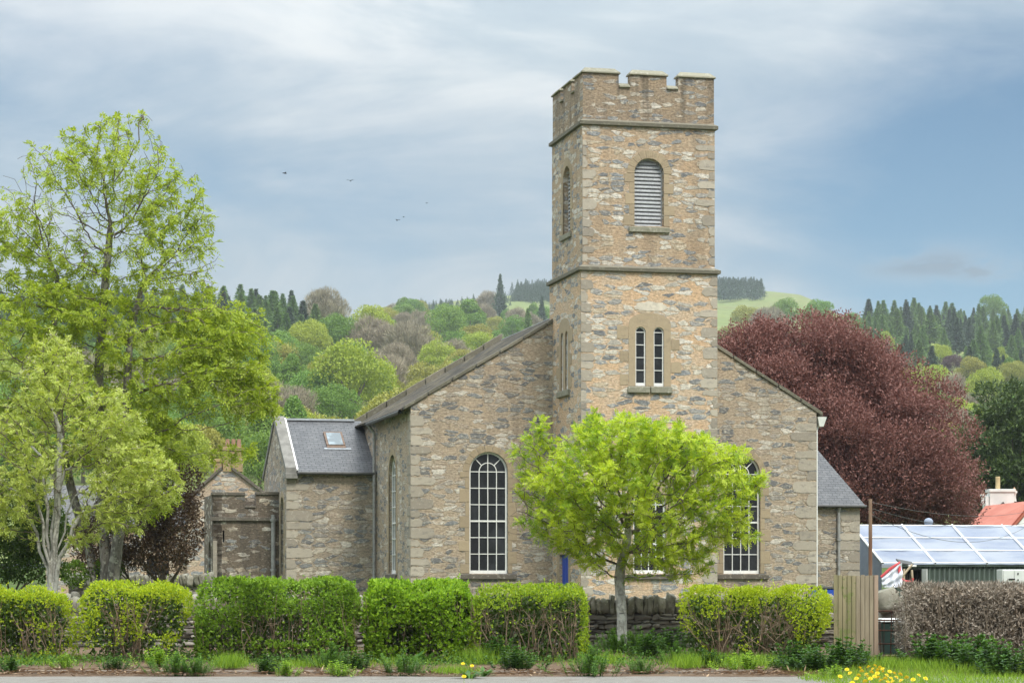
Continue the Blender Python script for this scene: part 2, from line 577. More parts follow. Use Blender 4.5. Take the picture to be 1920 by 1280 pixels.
def glass_mat(name, base, rough=0.08):
    m, t, out = new_mat(name)
    b = principled(t, out, rough, 0.5)
    co = nd(t, 'ShaderNodeTexCoord').outputs['Object']
    n = noise(t, co, 1.3, 4, 0.6)
    t.links.new(mixc(t, srange(t, n.outputs[0], 0.45, 0.65), base, tuple(v * 2.2 for v in base)), b.inputs['Base Color'])
    bp = nd(t, 'ShaderNodeBump')
    bp.inputs['Strength'].default_value = 0.5
    n2 = noise(t, co, 2.6, 3, 0.5)
    t.links.new(n2.outputs[0], bp.inputs['Height'])
    t.links.new(bp.outputs[0], b.inputs['Normal'])
    return m


M['glass'] = glass_mat('window glass', (0.014, 0.015, 0.016))
M['skylight_glass'] = glass_mat('skylight glass', (0.13, 0.155, 0.17), 0.5)
# ================================================================== masonry builder
class MB:
    def __init__(self):
        self.v, self.f, self.uv, self.mi = [], [], [], []

    def poly(self, pts, uvs=None, mi=0, n=None):
        pts = [Vector(p) for p in pts]
        if n is not None and len(pts) >= 3:
            nn = Vector((0, 0, 0))
            for i in range(len(pts)):
                nn += pts[i].cross(pts[(i + 1) % len(pts)])
            if nn.dot(Vector(n)) < 0:
                pts = pts[::-1]
                uvs = uvs[::-1] if uvs else None
        k = len(self.v)
        self.v += [tuple(p) for p in pts]
        self.f.append(list(range(k, k + len(pts))))
        self.uv.append(uvs if uvs else [(p.x + p.y, p.z) for p in pts])
        self.mi.append(mi)

    def box(self, a, b, mi=0):
        (x0, y0, z0), (x1, y1, z1) = a, b
        x0, x1 = min(x0, x1), max(x0, x1)
        y0, y1 = min(y0, y1), max(y0, y1)
        z0, z1 = min(z0, z1), max(z0, z1)
        self.hexa([(x0, y0, z0), (x1, y0, z0), (x1, y1, z0), (x0, y1, z0)], [(x0, y0, z1), (x1, y0, z1), (x1, y1, z1), (x0, y1, z1)], mi)

    def hexa(self, lo, hi, mi=0):
        """lo, hi: equally long rings of points, bottom and top"""
        k = len(self.v)
        n = len(lo)
        self.v += [tuple(p) for p in lo] + [tuple(p) for p in hi]
        c = sum((Vector(p) for p in list(lo) + list(hi)), Vector()) / (2 * n)

        def add(idx):
            P = [Vector(self.v[k + i]) for i in idx]
            nn = (P[1] - P[0]).cross(P[2] - P[1])
            if nn.length < 1e-12 and len(P) > 3:
                nn = (P[2] - P[0]).cross(P[3] - P[1])
            m = sum(P, Vector()) / len(P)
            if nn.dot(m - c) < 0:
                idx = idx[::-1]
                P = P[::-1]
            self.f.append([k + i for i in idx])
            ax = max(range(3), key=lambda q: abs(nn[q]))
            if ax == 0:
                self.uv.append([(p.y, p.z) for p in P])
            elif ax == 1:
                self.uv.append([(p.x, p.z) for p in P])
            else:
                self.uv.append([(p.x, p.y) for p in P])
            self.mi.append(mi)
        add(list(range(n)))
        add(list(range(n, 2 * n)))
        for i in range(n):
            j = (i + 1) % n
            add([i, j, j + n, i + n])

    def build(self, name, mats, parent=None, loc=None, bevel=0.0):
        me = bpy.data.meshes.new(name)
        me.from_pydata(self.v, [], self.f)
        ul = me.uv_layers.new(name='UVMap')
        flat = []
        for u in self.uv:
            for q in u:
                flat += [q[0], q[1]]
        ul.data.foreach_set('uv', flat)
        mats = mats if isinstance(mats, (list, tuple)) else [mats]
        me.polygons.foreach_set('material_index', self.mi)
        me.update()
        o = link(name, me, mats, parent, loc)
        if bevel:
            bv = o.modifiers.new('bevel', 'BEVEL')
            bv.width = bevel
            bv.segments = 1
            bv.limit_method = 'ANGLE'
            bv.angle_limit = R(40)
        return o


class Pl:
    """a wall plane: origin o, horizontal axis a, outward normal n; points given as (h, z, d)"""
    def __init__(self, o, a, n, uo=0.0):
        self.o, self.a, self.n, self.uo = Vector(o), Vector(a), Vector(n), uo

    def p(self, h, z, d=0.0):
        return self.o + self.a * h + Vector((0, 0, z)) + self.n * d


def arch(cx, w, z0, zt, n=14):
    r = w / 2
    zs = zt - r
    pts = [(cx - r, z0), (cx + r, z0)]
    for i in range(n + 1):
        a = math.pi * i / n
        pts.append((cx + r * math.cos(a), zs + r * math.sin(a)))
    return pts


def wall(mb, pl, outline, holes=(), reveal=0.25, mi=0, proud=0.0, rim=0.0):
    loops = [[Vector((h, z, 0)) for h, z in outline]] + [[Vector((h, z, 0)) for h, z in hh] for hh in holes]
    flat = [p for l in loops for p in l]
    k0 = len(mb.v)
    mb.v += [tuple(pl.p(a.x, a.y, proud)) for a in flat]
    for tri in tessellate_polygon(loops):
        q = [flat[i] for i in tri]
        if (q[1] - q[0]).cross(q[2] - q[0]).length < 1e-9:
            continue
        P = [pl.p(a.x, a.y, proud) for a in q]
        U = [(a.x + pl.uo, a.y) for a in q]
        nn = (P[1] - P[0]).cross(P[2] - P[0])
        I = [k0 + i for i in tri]
        if nn.dot(pl.n) < 0:
            I, U = I[::-1], U[::-1]
        mb.f.append(I)
        mb.uv.append(U)
        mb.mi.append(mi)
    for hh in holes:
        c = sum((Vector((h, z)) for h, z in hh), Vector((0, 0))) / len(hh)
        for i in range(len(hh)):
            a, b = hh[i], hh[(i + 1) % len(hh)]
            if (Vector(a) - Vector(b)).length < 1e-6:
                continue
            P = [pl.p(a[0], a[1], proud), pl.p(b[0], b[1], proud), pl.p(b[0], b[1], -reveal), pl.p(a[0], a[1], -reveal)]
            mid = Vector(((a[0] + b[0]) / 2, (a[1] + b[1]) / 2))
            inward = pl.a * (c.x - mid.x) + Vector((0, 0, c.y - mid.y))
            U = [(a[0] + pl.uo, a[1]), (b[0] + pl.uo, b[1]), (b[0] + pl.uo + reveal, b[1]), (a[0] + pl.uo + reveal, a[1])]
            mb.poly(P, U, mi, inward) if False else _oriented(mb, P, U, mi, inward)
    if rim:
        n = len(outline)
        c = sum((Vector(q) for q in outline), Vector((0, 0))) / n
        for i in range(n):
            a, b = outline[i], outline[(i + 1) % n]
            P = [pl.p(a[0], a[1], proud), pl.p(b[0], b[1], proud), pl.p(b[0], b[1], proud - rim), pl.p(a[0], a[1], proud - rim)]
            e = Vector((b[0] - a[0], b[1] - a[1]))
            out2 = Vector((e.y, -e.x))
            mid = Vector(((a[0] + b[0]) / 2, (a[1] + b[1]) / 2))
            if out2.dot(mid - c) < 0:
                out2 = -out2
            _oriented(mb, P, [(a[0], a[1]), (b[0], b[1]), (b[0], b[1]), (a[0], a[1])], mi, pl.a * out2.x + Vector((0, 0, out2.y)))


def _oriented(mb, P, U, mi, n):
    nn = (P[1] - P[0]).cross(P[2] - P[0])
    if nn.dot(n) < 0:
        P, U = P[::-1], U[::-1]
    k = len(mb.v)
    mb.v += [tuple(p) for p in P]
    mb.f.append(list(range(k, k + len(P))))
    mb.uv.append(U)
    mb.mi.append(mi)


def plbox(mb, pl, h0, h1, z0, z1, d0, d1, mi=0, skew=0.0):
    lo = [pl.p(h0, z0, d0), pl.p(h1, z0, d0), pl.p(h1, z0, d1), pl.p(h0, z0, d1)]
    hi = [pl.p(h0, z1, d0), pl.p(h1, z1, d0), pl.p(h1, z1, d1), pl.p(h0, z1, d1)]
    mb.hexa(lo, hi, mi)


def arcband(mb, pl, cx, zc, r0, r1, a0, a1, d0, d1, n=10, mi=0):
    """solid band of an arc in the wall plane"""
    for i in range(n):
        t0, t1 = a0 + (a1 - a0) * i / n, a0 + (a1 - a0) * (i + 1) / n
        q = [(cx + r * math.cos(t), zc + r * math.sin(t)) for r, t in ((r0, t0), (r1, t0), (r1, t1), (r0, t1))]
        mb.hexa([pl.p(h, z, d0) for h, z in q], [pl.p(h, z, d1) for h, z in q], mi)


def ring(mb, x0, x1, y0, y1, prof, mi=0):
    """moulding round a rectangle: prof = list of (offset outward, z)"""
    def rect(o, z):
        return [Vector((x0 - o, y0 - o, z)), Vector((x1 + o, y0 - o, z)), Vector((x1 + o, y1 + o, z)), Vector((x0 - o, y1 + o, z))]
    c = Vector(((x0 + x1) / 2, (y0 + y1) / 2, 0))
    for (oa, za), (ob, zb) in zip(prof[:-1], prof[1:]):
        A, B = rect(oa, za), rect(ob, zb)
        for i in range(4):
            j = (i + 1) % 4
            P = [A[i], A[j], B[j], B[i]]
            mid = (A[i] + A[j] + B[i] + B[j]) / 4
            out = Vector((mid.x - c.x, mid.y - c.y, 0))
            ax = 0 if abs(A[j].x - A[i].x) > abs(A[j].y - A[i].y) else 1
            out = Vector((0, out.y, 0)) if ax == 0 else Vector((out.x, 0, 0))
            dz = zb - za
            do = ob - oa
            # outward normal of the profile edge
            nrm_ = out.normalized() * dz + Vector((0, 0, 1)) * (-do)
            _oriented(mb, P, [((p.x if ax == 0 else p.y), p.z) for p in P], mi, nrm_)


def quoins(mb, pl, h_edge, sgn, z0, z1, hh=0.34, lo=0.34, hi=0.62, proud=0.014, seed=1, skip=0.0):
    rr = random.Random(seed)
    z = z0
    i = 0
    while z < z1 - 0.15:
        h = hh * rr.uniform(0.75, 1.25)
        L = (hi if i % 2 == 0 else lo) * rr.uniform(0.8, 1.2)
        if rr.random() >= skip:
            za, zb = z + 0.012, min(z + h - 0.012, z1)
            pts = [(h_edge, za + rr.uniform(0, .03))]
            nb = 5
            for k in range(1, nb):
                pts.append((h_edge + sgn * L * k / nb, za + rr.uniform(-.004, .035)))
            for k in range(4):
                pts.append((h_edge + sgn * (L + rr.uniform(-.06, .03) - (.05 if k in (0, 3) else 0)), za + (zb - za) * (k + .5) / 4))
            for k in range(nb - 1, 0, -1):
                pts.append((h_edge + sgn * L * k / nb, zb - rr.uniform(-.004, .035)))
            pts.append((h_edge, zb - rr.uniform(0, .03)))
            mb.hexa([pl.p(a, b, -.05) for a, b in pts], [pl.p(a, b, proud) for a, b in pts], 1)
            z += h
        i += 1


def surround(mb, pl, cx, w, z0, zt, ringw=0.23, bh=0.40, lo=0.16, hi=0.36, proud=0.014, seed=2, nv=9):
    rr = random.Random(seed)
    r = w / 2
    zs = zt - r
    z = z0
    i = 0
    while z < zs - 0.12:
        h = min(bh * rr.uniform(0.85, 1.2), zs - z)
        if zs - z - h < 0.15:
            h = zs - z
        for s in (-1, 1):
            L = (hi if (i + (s > 0)) % 2 == 0 else lo) * rr.uniform(0.88, 1.12)
            a, b = cx + s * r, cx + s * (r + L)
            mb.hexa([pl.p(a, z + .006, -.06), pl.p(b, z + .006, -.06), pl.p(b, z + h - .006, -.06), pl.p(a, z + h - .006, -.06)],
                    [pl.p(a, z + .006, proud), pl.p(b, z + .006, proud), pl.p(b, z + h - .006, proud), pl.p(a, z + h - .006, proud)])
        z += h
        i += 1
    for k in range(nv):
        a0, a1 = math.pi * k / nv + .008, math.pi * (k + 1) / nv - .008
        rw = ringw * rr.uniform(0.94, 1.06)
        arcband(mb, pl, cx, zs, r, r + rw, a0, a1, -.06, proud, 3)


def arched_window(parent, pl, cx, w, z0, zt, cols=4, rows=6, depth=0.2, label=None, sill_mat='sill_dark', fan=True, sill_h=0.2, sill_out=0.09, sill_ext=0.3, ringw=0.23, sur=True, seed=3, bar=0.028, frame=0.065, meeting=True):
    r = w / 2
    zs = zt - r
    mb = MB()
    d0, d1 = -depth, -depth + 0.075
    # outer frame: jambs, bottom rail, arch
    plbox(mb, pl, cx - r, cx - r + frame, z0 + 0.11, zs, d0, d1)
    plbox(mb, pl, cx + r - frame, cx + r, z0 + 0.11, zs, d0, d1)
    plbox(mb, pl, cx - r, cx + r, z0, z0 + 0.11, d0, d1 + .01)
    arcband(mb, pl, cx, zs, r - frame, r, 0, math.pi, d0, d1, 18)
    b0, b1 = d0 + .012, d1 - .012
    iw = 2 * (r - frame)
    for k in range(1, cols):
        h = cx - iw / 2 + iw * k / cols
        top = zs
        if cols == 4 and fan:
            top = zs
        plbox(mb, pl, h - bar / 2, h + bar / 2, z0 + .11, top, b0, b1)
    zz = [z0 + .11 + (zs - z0 - .11) * k / rows for k in range(1, rows + 1)]
    for k, z in enumerate(zz):
        th = bar
        if meeting and k == rows // 2 - 1:
            th = 0.06
        plbox(mb, pl, cx - iw / 2, cx + iw / 2, z - th / 2, z + th / 2, b0 + .003, b1 + (.012 if th > bar else .003))
    if fan and cols == 4:
        ri = iw / 4
        arcband(mb, pl, cx, zs, ri - bar / 2, ri + bar / 2, 0, math.pi, b0 + .002, b1, 12)
        for a in (math.pi / 4, math.pi / 2, 3 * math.pi / 4):
            ra = 0.0 if a == math.pi / 2 else ri
            q = []
            t = Vector((math.cos(a), math.sin(a)))
            s = Vector((-t.y, t.x)) * bar / 2
            A, B = t * ra, t * (r - frame)
            q = [A + s, B + s, B - s, A - s]
            mb.hexa([pl.p(cx + u.x, zs + u.y, b0 + .001) for u in q], [pl.p(cx + u.x, zs + u.y, b1 - .001) for u in q])
    elif cols == 2:
        plbox(mb, pl, cx - bar / 2, cx + bar / 2, zs, zt - frame, b0, b1)
    win = mb.build('window', M['white_paint'], parent)
    if label:
        win['label'] = label
    g = MB()
    wall(g, pl, arch(cx, w - .02, z0 + .02, zt - .01), (), proud=d0 + .03)
    # near-black panes: the darkness of the room behind is put into their colour
    g.build('glass', M['glass'], win)
    s = MB()
    lo = [pl.p(cx - r - sill_ext, z0 - sill_h, sill_out), pl.p(cx + r + sill_ext, z0 - sill_h, sill_out), pl.p(cx + r + sill_ext, z0 - sill_h, -depth + .02), pl.p(cx - r - sill_ext, z0 - sill_h, -depth + .02)]
    hi = [pl.p(cx - r - sill_ext, z0 - .035, sill_out), pl.p(cx + r + sill_ext, z0 - .035, sill_out), pl.p(cx + r + sill_ext, z0 - .002, -depth + .02), pl.p(cx - r - sill_ext, z0 - .002, -depth + .02)]
    s.hexa(lo, hi)
    s.build('sill', M[sill_mat], win, bevel=0.012)
    if sur:
        q = MB()
        surround(q, pl, cx, w, z0, zt, ringw=ringw, seed=seed)
        q.build('surround', M['dressing'], win, bevel=0.006)
    return win


# ================================================================== the church
CH_ANG = R(12.9)
church = empty('church', (2.365, 80.0, 0.0), CH_ANG)
tag(church, 'tan rubble stone church with square battlemented tower and arched white windows', 'church')

# ---- tower
T0, T1, V1 = 0.0, 4.65, 4.26
pf_lo = Pl((0, -0.07, 0), (1, 0, 0), (0, -1, 0))
pl_lo = Pl((-0.07, 0, 0), (0, 1, 0), (-1, 0, 0), 20)
pf_up = Pl((0, 0, 0), (1, 0, 0), (0, -1, 0))
pl_up = Pl((0, 0, 0), (0, 1, 0), (-1, 0, 0), 20)
pr_lo = Pl((4.72, 0, 0), (0, 1, 0), (1, 0, 0), 40)
pr_up = Pl((4.65, 0, 0), (0, 1, 0), (1, 0, 0), 40)
pb_lo = Pl((0, V1 + .07, 0), (1, 0, 0), (0, 1, 0), 60)
pb_up = Pl((0, V1, 0), (1, 0, 0), (0, 1, 0), 60)
LW, LZ0, LZ1 = 0.36, 8.17, 10.17
mb = MB()
wall(mb, pf_lo, [(-.07, -.6), (4.72, -.6), (4.72, 12.05), (-.07, 12.05)], [arch(2.01, LW, LZ0, LZ1), arch(2.65, LW, LZ0, LZ1), arch(2.33, 1.15, 1.85, 4.75)], 0.22)
wall(mb, pl_lo, [(-.07, -.6), (V1 + .07, -.6), (V1 + .07, 12.05), (-.07, 12.05)], [arch(1.87, LW, LZ0, LZ1), arch(2.51, LW, LZ0, LZ1), [(1.62, .2), (2.86, .2), (2.86, 2.5), (1.62, 2.5)]], 0.30)
wall(mb, pr_lo, [(-.07, -.6), (V1 + .07, -.6), (V1 + .07, 12.05), (-.07, 12.05)])
wall(mb, pb_lo, [(-.07, -.6), (4.72, -.6), (4.72, 12.05), (-.07, 12.05)])
mb_tl = mb
mb = MB()
BZ0, BZ1, BW = 13.58, 15.87, 1.03
wall(mb, pf_up, [(0, 12.05), (4.65, 12.05), (4.65, 16.98), (0, 16.98)], [arch(2.33, BW, BZ0, BZ1)], 0.3)
wall(mb, pl_up, [(0, 12.05), (V1, 12.05), (V1, 16.98), (0, 16.98)], [arch(2.15, BW, BZ0, BZ1)], 0.3)
wall(mb, pr_up, [(0, 12.05), (V1, 12.05), (V1, 16.98), (0, 16.98)])
wall(mb, pb_up, [(0, 12.05), (4.65, 12.05), (4.65, 16.98), (0, 16.98)])
mb_tu = mb
# pale patch of lime over the lancets and quoins at the tower corners
quoins(mb_tl, pf_lo, -.07, 1, .0, 11.95, seed=5, lo=.22, hi=.45, skip=.6)
quoins(mb_tl, pf_lo, 4.72, -1, .0, 11.95, seed=6, lo=.25, hi=.55, skip=.45)
quoins(mb_tu, pf_up, 0, 1, 12.3, 16.4, seed=7, lo=.22, hi=.4, skip=.75)
quoins(mb_tu, pf_up, 4.65, -1, 12.3, 16.4, seed=8, lo=.25, hi=.6, skip=.65)
tw = mb_tl.build('tower_wall', [M['tower_low'], M['quoin']], church)
ub = mb_tu.build('belfry_wall', [M['tower_up'], M['quoin']], church)
mb = MB()
ring(mb, -.07, 4.72, -.07, V1 + .07, [(0, 11.99), (.10, 12.02), (.10, 12.13), (-.075, 12.22)])
mb.build('string_course', M['string'], church)
mb = MB()
ring(mb, 0, 4.65, 0, V1, [(0, 16.90), (.10, 16.93), (.10, 17.04), (-.04, 17.13)])
mb.build('string_course', M['string'], church)
# parapet with merlons
mb = MB()
PZ0, CZ, MZ = 17.05, 18.22, 18.66
fx = [0.02, 1.27, 1.68, 2.95, 3.37, 4.63]
fy = [0.02, 1.14, 1.54, 2.70, 3.10, 4.24]


def cren(xs):
    a, b, c, d, e, f = xs
    return [(a, PZ0), (f, PZ0), (f, MZ), (e, MZ), (e, CZ), (d, CZ), (d, MZ), (c, MZ), (c, CZ), (b, CZ), (b, MZ), (a, MZ)]


TH = 0.34


def prism(mb, pl, outline, th):
    wall(mb, pl, outline, (), rim=th)
    pl2 = Pl(pl.o - pl.n * th, pl.a, -pl.n, pl.uo + 7)
    wall(mb, pl2, outline)


prism(mb, Pl((0, .02, 0), (1, 0, 0), (0, -1, 0), 3), cren(fx), TH)
prism(mb, Pl((0, 4.24, 0), (1, 0, 0), (0, 1, 0), 9), cren(fx), TH)
sy = cren([.36] + fy[1:5] + [3.90])
prism(mb, Pl((.02, 0, 0), (0, 1, 0), (-1, 0, 0), 15), sy, TH)
prism(mb, Pl((4.63, 0, 0), (0, 1, 0), (1, 0, 0), 22), sy, TH)
par = mb.build('parapet', M['parapet'], church)
mb = MB()


def capstone(x0, x1, y0, y1, z0, z1, ov=.07, ins=.13, e=(1, 1, 1, 1), low=.045):
    a = [(x0 - ov * e[0], y0 - ov * e[2]), (x1 + ov * e[1], y0 - ov * e[2]), (x1 + ov * e[1], y1 + ov * e[3]), (x0 - ov * e[0], y1 + ov * e[3])]
    b = [(x0 + ins * e[0], y0 + ins * e[2]), (x1 - ins * e[1], y0 + ins * e[2]), (x1 - ins * e[1], y1 - ins * e[3]), (x0 + ins * e[0], y1 - ins * e[3])]
    mb.hexa([(*p, z0) for p in a], [(*p, z0 + low) for p in a])
    mb.hexa([(*p, z0 + low + .001) for p in a], [(*p, z1) for p in b])


for y0, y1, ee in ((.02, .36, (1, 1, 1, 1)), (3.90, 4.24, (1, 1, 1, 1))):
    for i in (0, 2, 4):
        capstone(fx[i], fx[i + 1], y0, y1, MZ + .002, MZ + .21, e=(.75, .75, 1, 1))
    for i in (1, 3):
        capstone(fx[i] + .01, fx[i + 1] - .01, y0, y1, CZ + .002, CZ + .17, e=(0, 0, 1, 1))
for x0, x1 in ((.02, .36), (4.29, 4.63)):
    yy = [.44] + fy[1:5] + [3.82]
    for i in (0, 2, 4):
        capstone(x0, x1, yy[i], yy[i + 1], MZ + .002, MZ + .208, e=(1, 1, .75 if i else 0, .75 if i < 4 else 0))
    for i in (1, 3):
        capstone(x0, x1, fy[i] + .01, fy[i + 1] - .01, CZ + .002, CZ + .17, e=(1, 1, 0, 0))
mb.build('coping', M['coping'], par, bevel=0.012)
mb = MB()
mb.box((.36, .36, 17.3), (4.29, 3.9, 17.42))
mb.build('tower_roof', M['lead'], church)


def louvre_window(pl, cx, label):
    r = BW / 2
    zs = BZ1 - r
    mb = MB()
    arcband(mb, pl, cx, zs, r - .05, r, 0, math.pi, -.28, -.2, 16)
    plbox(mb, pl, cx - r, cx - r + .05, BZ0, zs, -.28, -.2)
    plbox(mb, pl, cx + r - .05, cx + r, BZ0, zs, -.28, -.2)
    win = mb.build('belfry_window', M['louvre'], church)
    win['label'] = label
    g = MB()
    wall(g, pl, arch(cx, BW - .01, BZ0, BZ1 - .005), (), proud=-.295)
    g.build('backing', M['black_paint_and_shade'], win)  # black sheet painted as the darkness behind the louvres
    mb = MB()
    n = 17
    for k in range(n):
        z = BZ0 + .01 + k * (BZ1 - BZ0 - .06) / n
        zt = z + .15
        hw = r - .05
        zz = z + .03
        if zz > zs:
            hw = math.sqrt(max(0.0, (r - .04) ** 2 - (zz - zs) ** 2))
        if hw < .08:
            continue
        q0 = [pl.p(cx - hw, z, -.17), pl.p(cx + hw, z, -.17), pl.p(cx + hw, zt - .02, -.275), pl.p(cx - hw, zt - .02, -.275)]
        q1 = [p + Vector((0, 0, .022)) for p in q0]
        q0[0] = q0[0] + Vector((0, 0, -.012)); q0[1] = q0[1] + Vector((0, 0, -.012))
        mb.hexa(q0, q1)
    mb.build('louvre_slats', M['louvre'], win)
    q = MB()
    surround(q, pl, cx, BW, BZ0, BZ1, ringw=.26, lo=.18, hi=.36, bh=.36, seed=17)
    q.build('surround', M['dressing'], win, bevel=0.006)
    s = MB()
    s.hexa([pl.p(cx - r - .2, BZ0 - .22, .08), pl.p(cx + r + .2, BZ0 - .22, .08), pl.p(cx + r + .2, BZ0 - .22, -.25), pl.p(cx - r - .2, BZ0 - .22, -.25)],
           [pl.p(cx - r - .2, BZ0 - .04, .08), pl.p(cx + r + .2, BZ0 - .04, .08), pl.p(cx + r + .2, BZ0, -.25), pl.p(cx - r - .2, BZ0, -.25)])
    s.build('sill', M['coping'], win, bevel=0.015)
    return win


louvre_window(pf_up, 2.33, 'louvred arch on the front of the tower')
louvre_window(pl_up, 2.15, 'louvred arch on the left side of the tower')


def lancet_pair(pl, c, lab):
    base = None
    for cx in (c - .32, c + .32):
        w = arched_window(church, pl, cx, LW, LZ0, LZ1, cols=1, rows=4, depth=.13, fan=False, sur=False, sill_mat='coping', sill_h=.001, sill_out=-.06, sill_ext=-.03, frame=.04, bar=.024, meeting=False, label=lab)
        base = base or w
    mb = MB()
    ol = [(c - .74, LZ0), (c + .74, LZ0), (c + .74, LZ1 + .12)]
    for i in range(1, 8):
        a = math.pi * i / 8
        ol.append((c + .74 * math.cos(a), LZ1 + .12 + .36 * math.sin(a)))
    ol.append((c - .74, LZ1 + .12))
    wall(mb, pl, ol, [arch(c - .32, LW, LZ0, LZ1), arch(c + .32, LW, LZ0, LZ1)], .03, proud=.012, rim=.04)
    rr = random.Random(4)
    for s in (-1, 1):
        z = LZ0 + .02
        i = 0
        while z < LZ1 - .4:
            h = rr.uniform(.36, .46)
            if (i + (s > 0)) % 2 == 0:
                a, b = c + s * .752, c + s * (.752 + rr.uniform(.28, .42))
                plbox(mb, pl, min(a, b), max(a, b), z + .01, z + h - .01, -.05, .013)
            z += h
            i += 1
    mb.build('surround', M['dressing'], base)
    for k in range(2):
        s = MB()
        s.hexa([pl.p(c - .78 + k * .80, LZ0 - .24, .10), pl.p(c - .01 + k * .79, LZ0 - .24, .10), pl.p(c - .01 + k * .79, LZ0 - .24, -.02), pl.p(c - .78 + k * .80, LZ0 - .24, -.02)],
               [pl.p(c - .78 + k * .80, LZ0 - .03, .10), pl.p(c - .01 + k * .79, LZ0 - .03, .10), pl.p(c - .01 + k * .79, LZ0 - .005, -.02), pl.p(c - .78 + k * .80, LZ0 - .005, -.02)])
        s.build('sill', M['coping'], base, bevel=0.02)


lancet_pair(pf_lo, 2.33, 'narrow round-headed window on the tower front')
lancet_pair(pl_lo, 2.19, 'narrow round-headed window on the left side of the tower')
arched_window(church, pf_lo, 2.33, 1.15, 1.85, 4.75, cols=4, rows=5, label='ground floor tower window behind the small tree', seed=8)
# lime patch above the front lancets
mb = MB()
rr = random.Random(9)
pts = []
for i in range(22):
    a = 2 * math.pi * i / 22
    k = rr.uniform(.82, 1.12)
    pts.append((2.36 + .60 * math.cos(a) * k, 10.86 + .17 * math.sin(a) * k))
wall(mb, pf_lo, pts, (), proud=.009, rim=.03)
M['lime'] = plain('lime patch', (0.62, 0.56, 0.46), 0.95, 0.1, 0, 0.1, 6, bump=0.5)
mb.build('lime_patch', M['lime'], church)
# blue door in the tower side
mb = MB()
plbox(mb, pl_lo, 1.63, 2.85, .2, 2.49, -.16, -.09)
for h in (1.8, 2.04, 2.28, 2.52, 2.72):
    plbox(mb, pl_lo, h - .01, h + .01, .25, 2.42, -.089, -.08)
door = mb.build('door', M['blue_paint'], church)
mb = MB()
plbox(mb, pl_lo, 2.0, 2.06, 1.15, 1.3, -.085, -.04)
mb.build('handle', M['black_paint_and_shade'], door)
mb = MB()
for z in np.arange(.2, 2.5, .46):
    plbox(mb, pl_lo, 1.36, 1.615, z + .008, z + .45, -.05, .015)
    plbox(mb, pl_lo, 2.865, 3.16, z + .008, z + .45, -.05, .015)
plbox(mb, pl_lo, 1.36, 3.16, 2.52, 2.86, -.05, .02)
mb.build('surround', M['dressing'], door, bevel=.006)

# ---- nave
GV, NX0, NX1, NV1 = 3.9, -5.14, 9.745, 15.2
EZ, SLP, AX = 7.66, 0.593, 2.3
AZ = EZ + (AX - NX0) * SLP
FZ = 11.05
FXL = NX0 + (FZ - EZ) / SLP
FXR = NX1 - (FZ - EZ) / SLP
pg = Pl((0, GV, 0), (1, 0, 0), (0, -1, 0))
pnl = Pl((NX0, 0, 0), (0, 1, 0), (-1, 0, 0), 30)
pnr = Pl((NX1, 0, 0), (0, 1, 0), (1, 0, 0), 50)
pgb = Pl((0, NV1, 0), (1, 0, 0), (0, 1, 0), 70)
NW = 1.38
mb = MB()
gl = [(NX0, -.6), (NX1, -.6), (NX1, EZ), (AX, AZ), (NX0, EZ)]
wall(mb, pg, gl, [arch(-2.37, NW, 1.85, 6.10), arch(6.92, NW, 1.85, 6.10)], .24)
wall(mb, pnl, [(GV, -.6), (NV1, -.6), (NV1, EZ), (GV, EZ)], [arch(7.55, NW + .1, 1.85, 6.15)], .34)
wall(mb, pnr, [(GV, -.6), (NV1, -.6), (NV1, EZ), (GV, EZ)])
wall(mb, pgb, [(NX0, -.6), (NX1, -.6), (NX1, EZ), (FXR, FZ), (FXL, FZ), (NX0, EZ)])
quoins(mb, pg, NX0, 1, .2, 7.5, hh=.36, lo=.42, hi=.75, seed=21, skip=.22)
quoins(mb, pg, NX1, -1, .2, 7.5, hh=.38, lo=.35, hi=.85, seed=22, skip=.30)
quoins(mb, pnl, GV, 1, .2, 7.4, hh=.36, lo=.35, hi=.6, seed=23, skip=.45)
mb.build('nave_wall', [M['gable'], M['quoin']], church)
arched_window(church, pg, -2.37, NW, 1.85, 6.10, seed=31, label='tall arched window left of the tower')
arched_window(church, pg, 6.92, NW, 1.85, 6.10, seed=32, label='tall arched window right of the tower')
arched_window(church, pnl, 7.55, NW + .1, 1.85, 6.15, seed=33, depth=.19, label='tall arched window in the left side wall')


def slab(mb, pts, th, uvs, mi=0):
    """roof slab from 4 points of its top face"""
    P = [Vector(p) for p in pts]
    n = (P[1] - P[0]).cross(P[2] - P[0]).normalized()
    if n.z < 0:
        n = -n
    k = len(mb.v)
    mb.hexa([p - n * th for p in P], P, mi)
    # slate uv on the top face: nearest face whose verts are the 4 top points
    for fi in range(len(mb.f) - len(P) - 2, len(mb.f)):
        idx = mb.f[fi]
        if all(i >= k + len(P) for i in idx):
            mb.uv[fi] = [uvs[i - k - len(P)] for i in idx]


def roof_quad(mb, e0, e1, r1, r0, th=.07, uo=0.0):
    """e0-e1 eave edge, r0-r1 upper edge"""
    e0, e1, r1, r0 = map(Vector, (e0, e1, r1, r0))
    u = (e1 - e0).normalized()
    n = (e1 - e0).cross(r0 - e0).normalized()
    w = n.cross(u)
    if w.dot(r0 - e0) < 0:
        w = -w
    uv = [((p - e0).dot(u) + uo, (p - e0).dot(w)) for p in (e0, e1, r1, r0)]
    slab(mb, [e0, e1, r1, r0], th, uv)


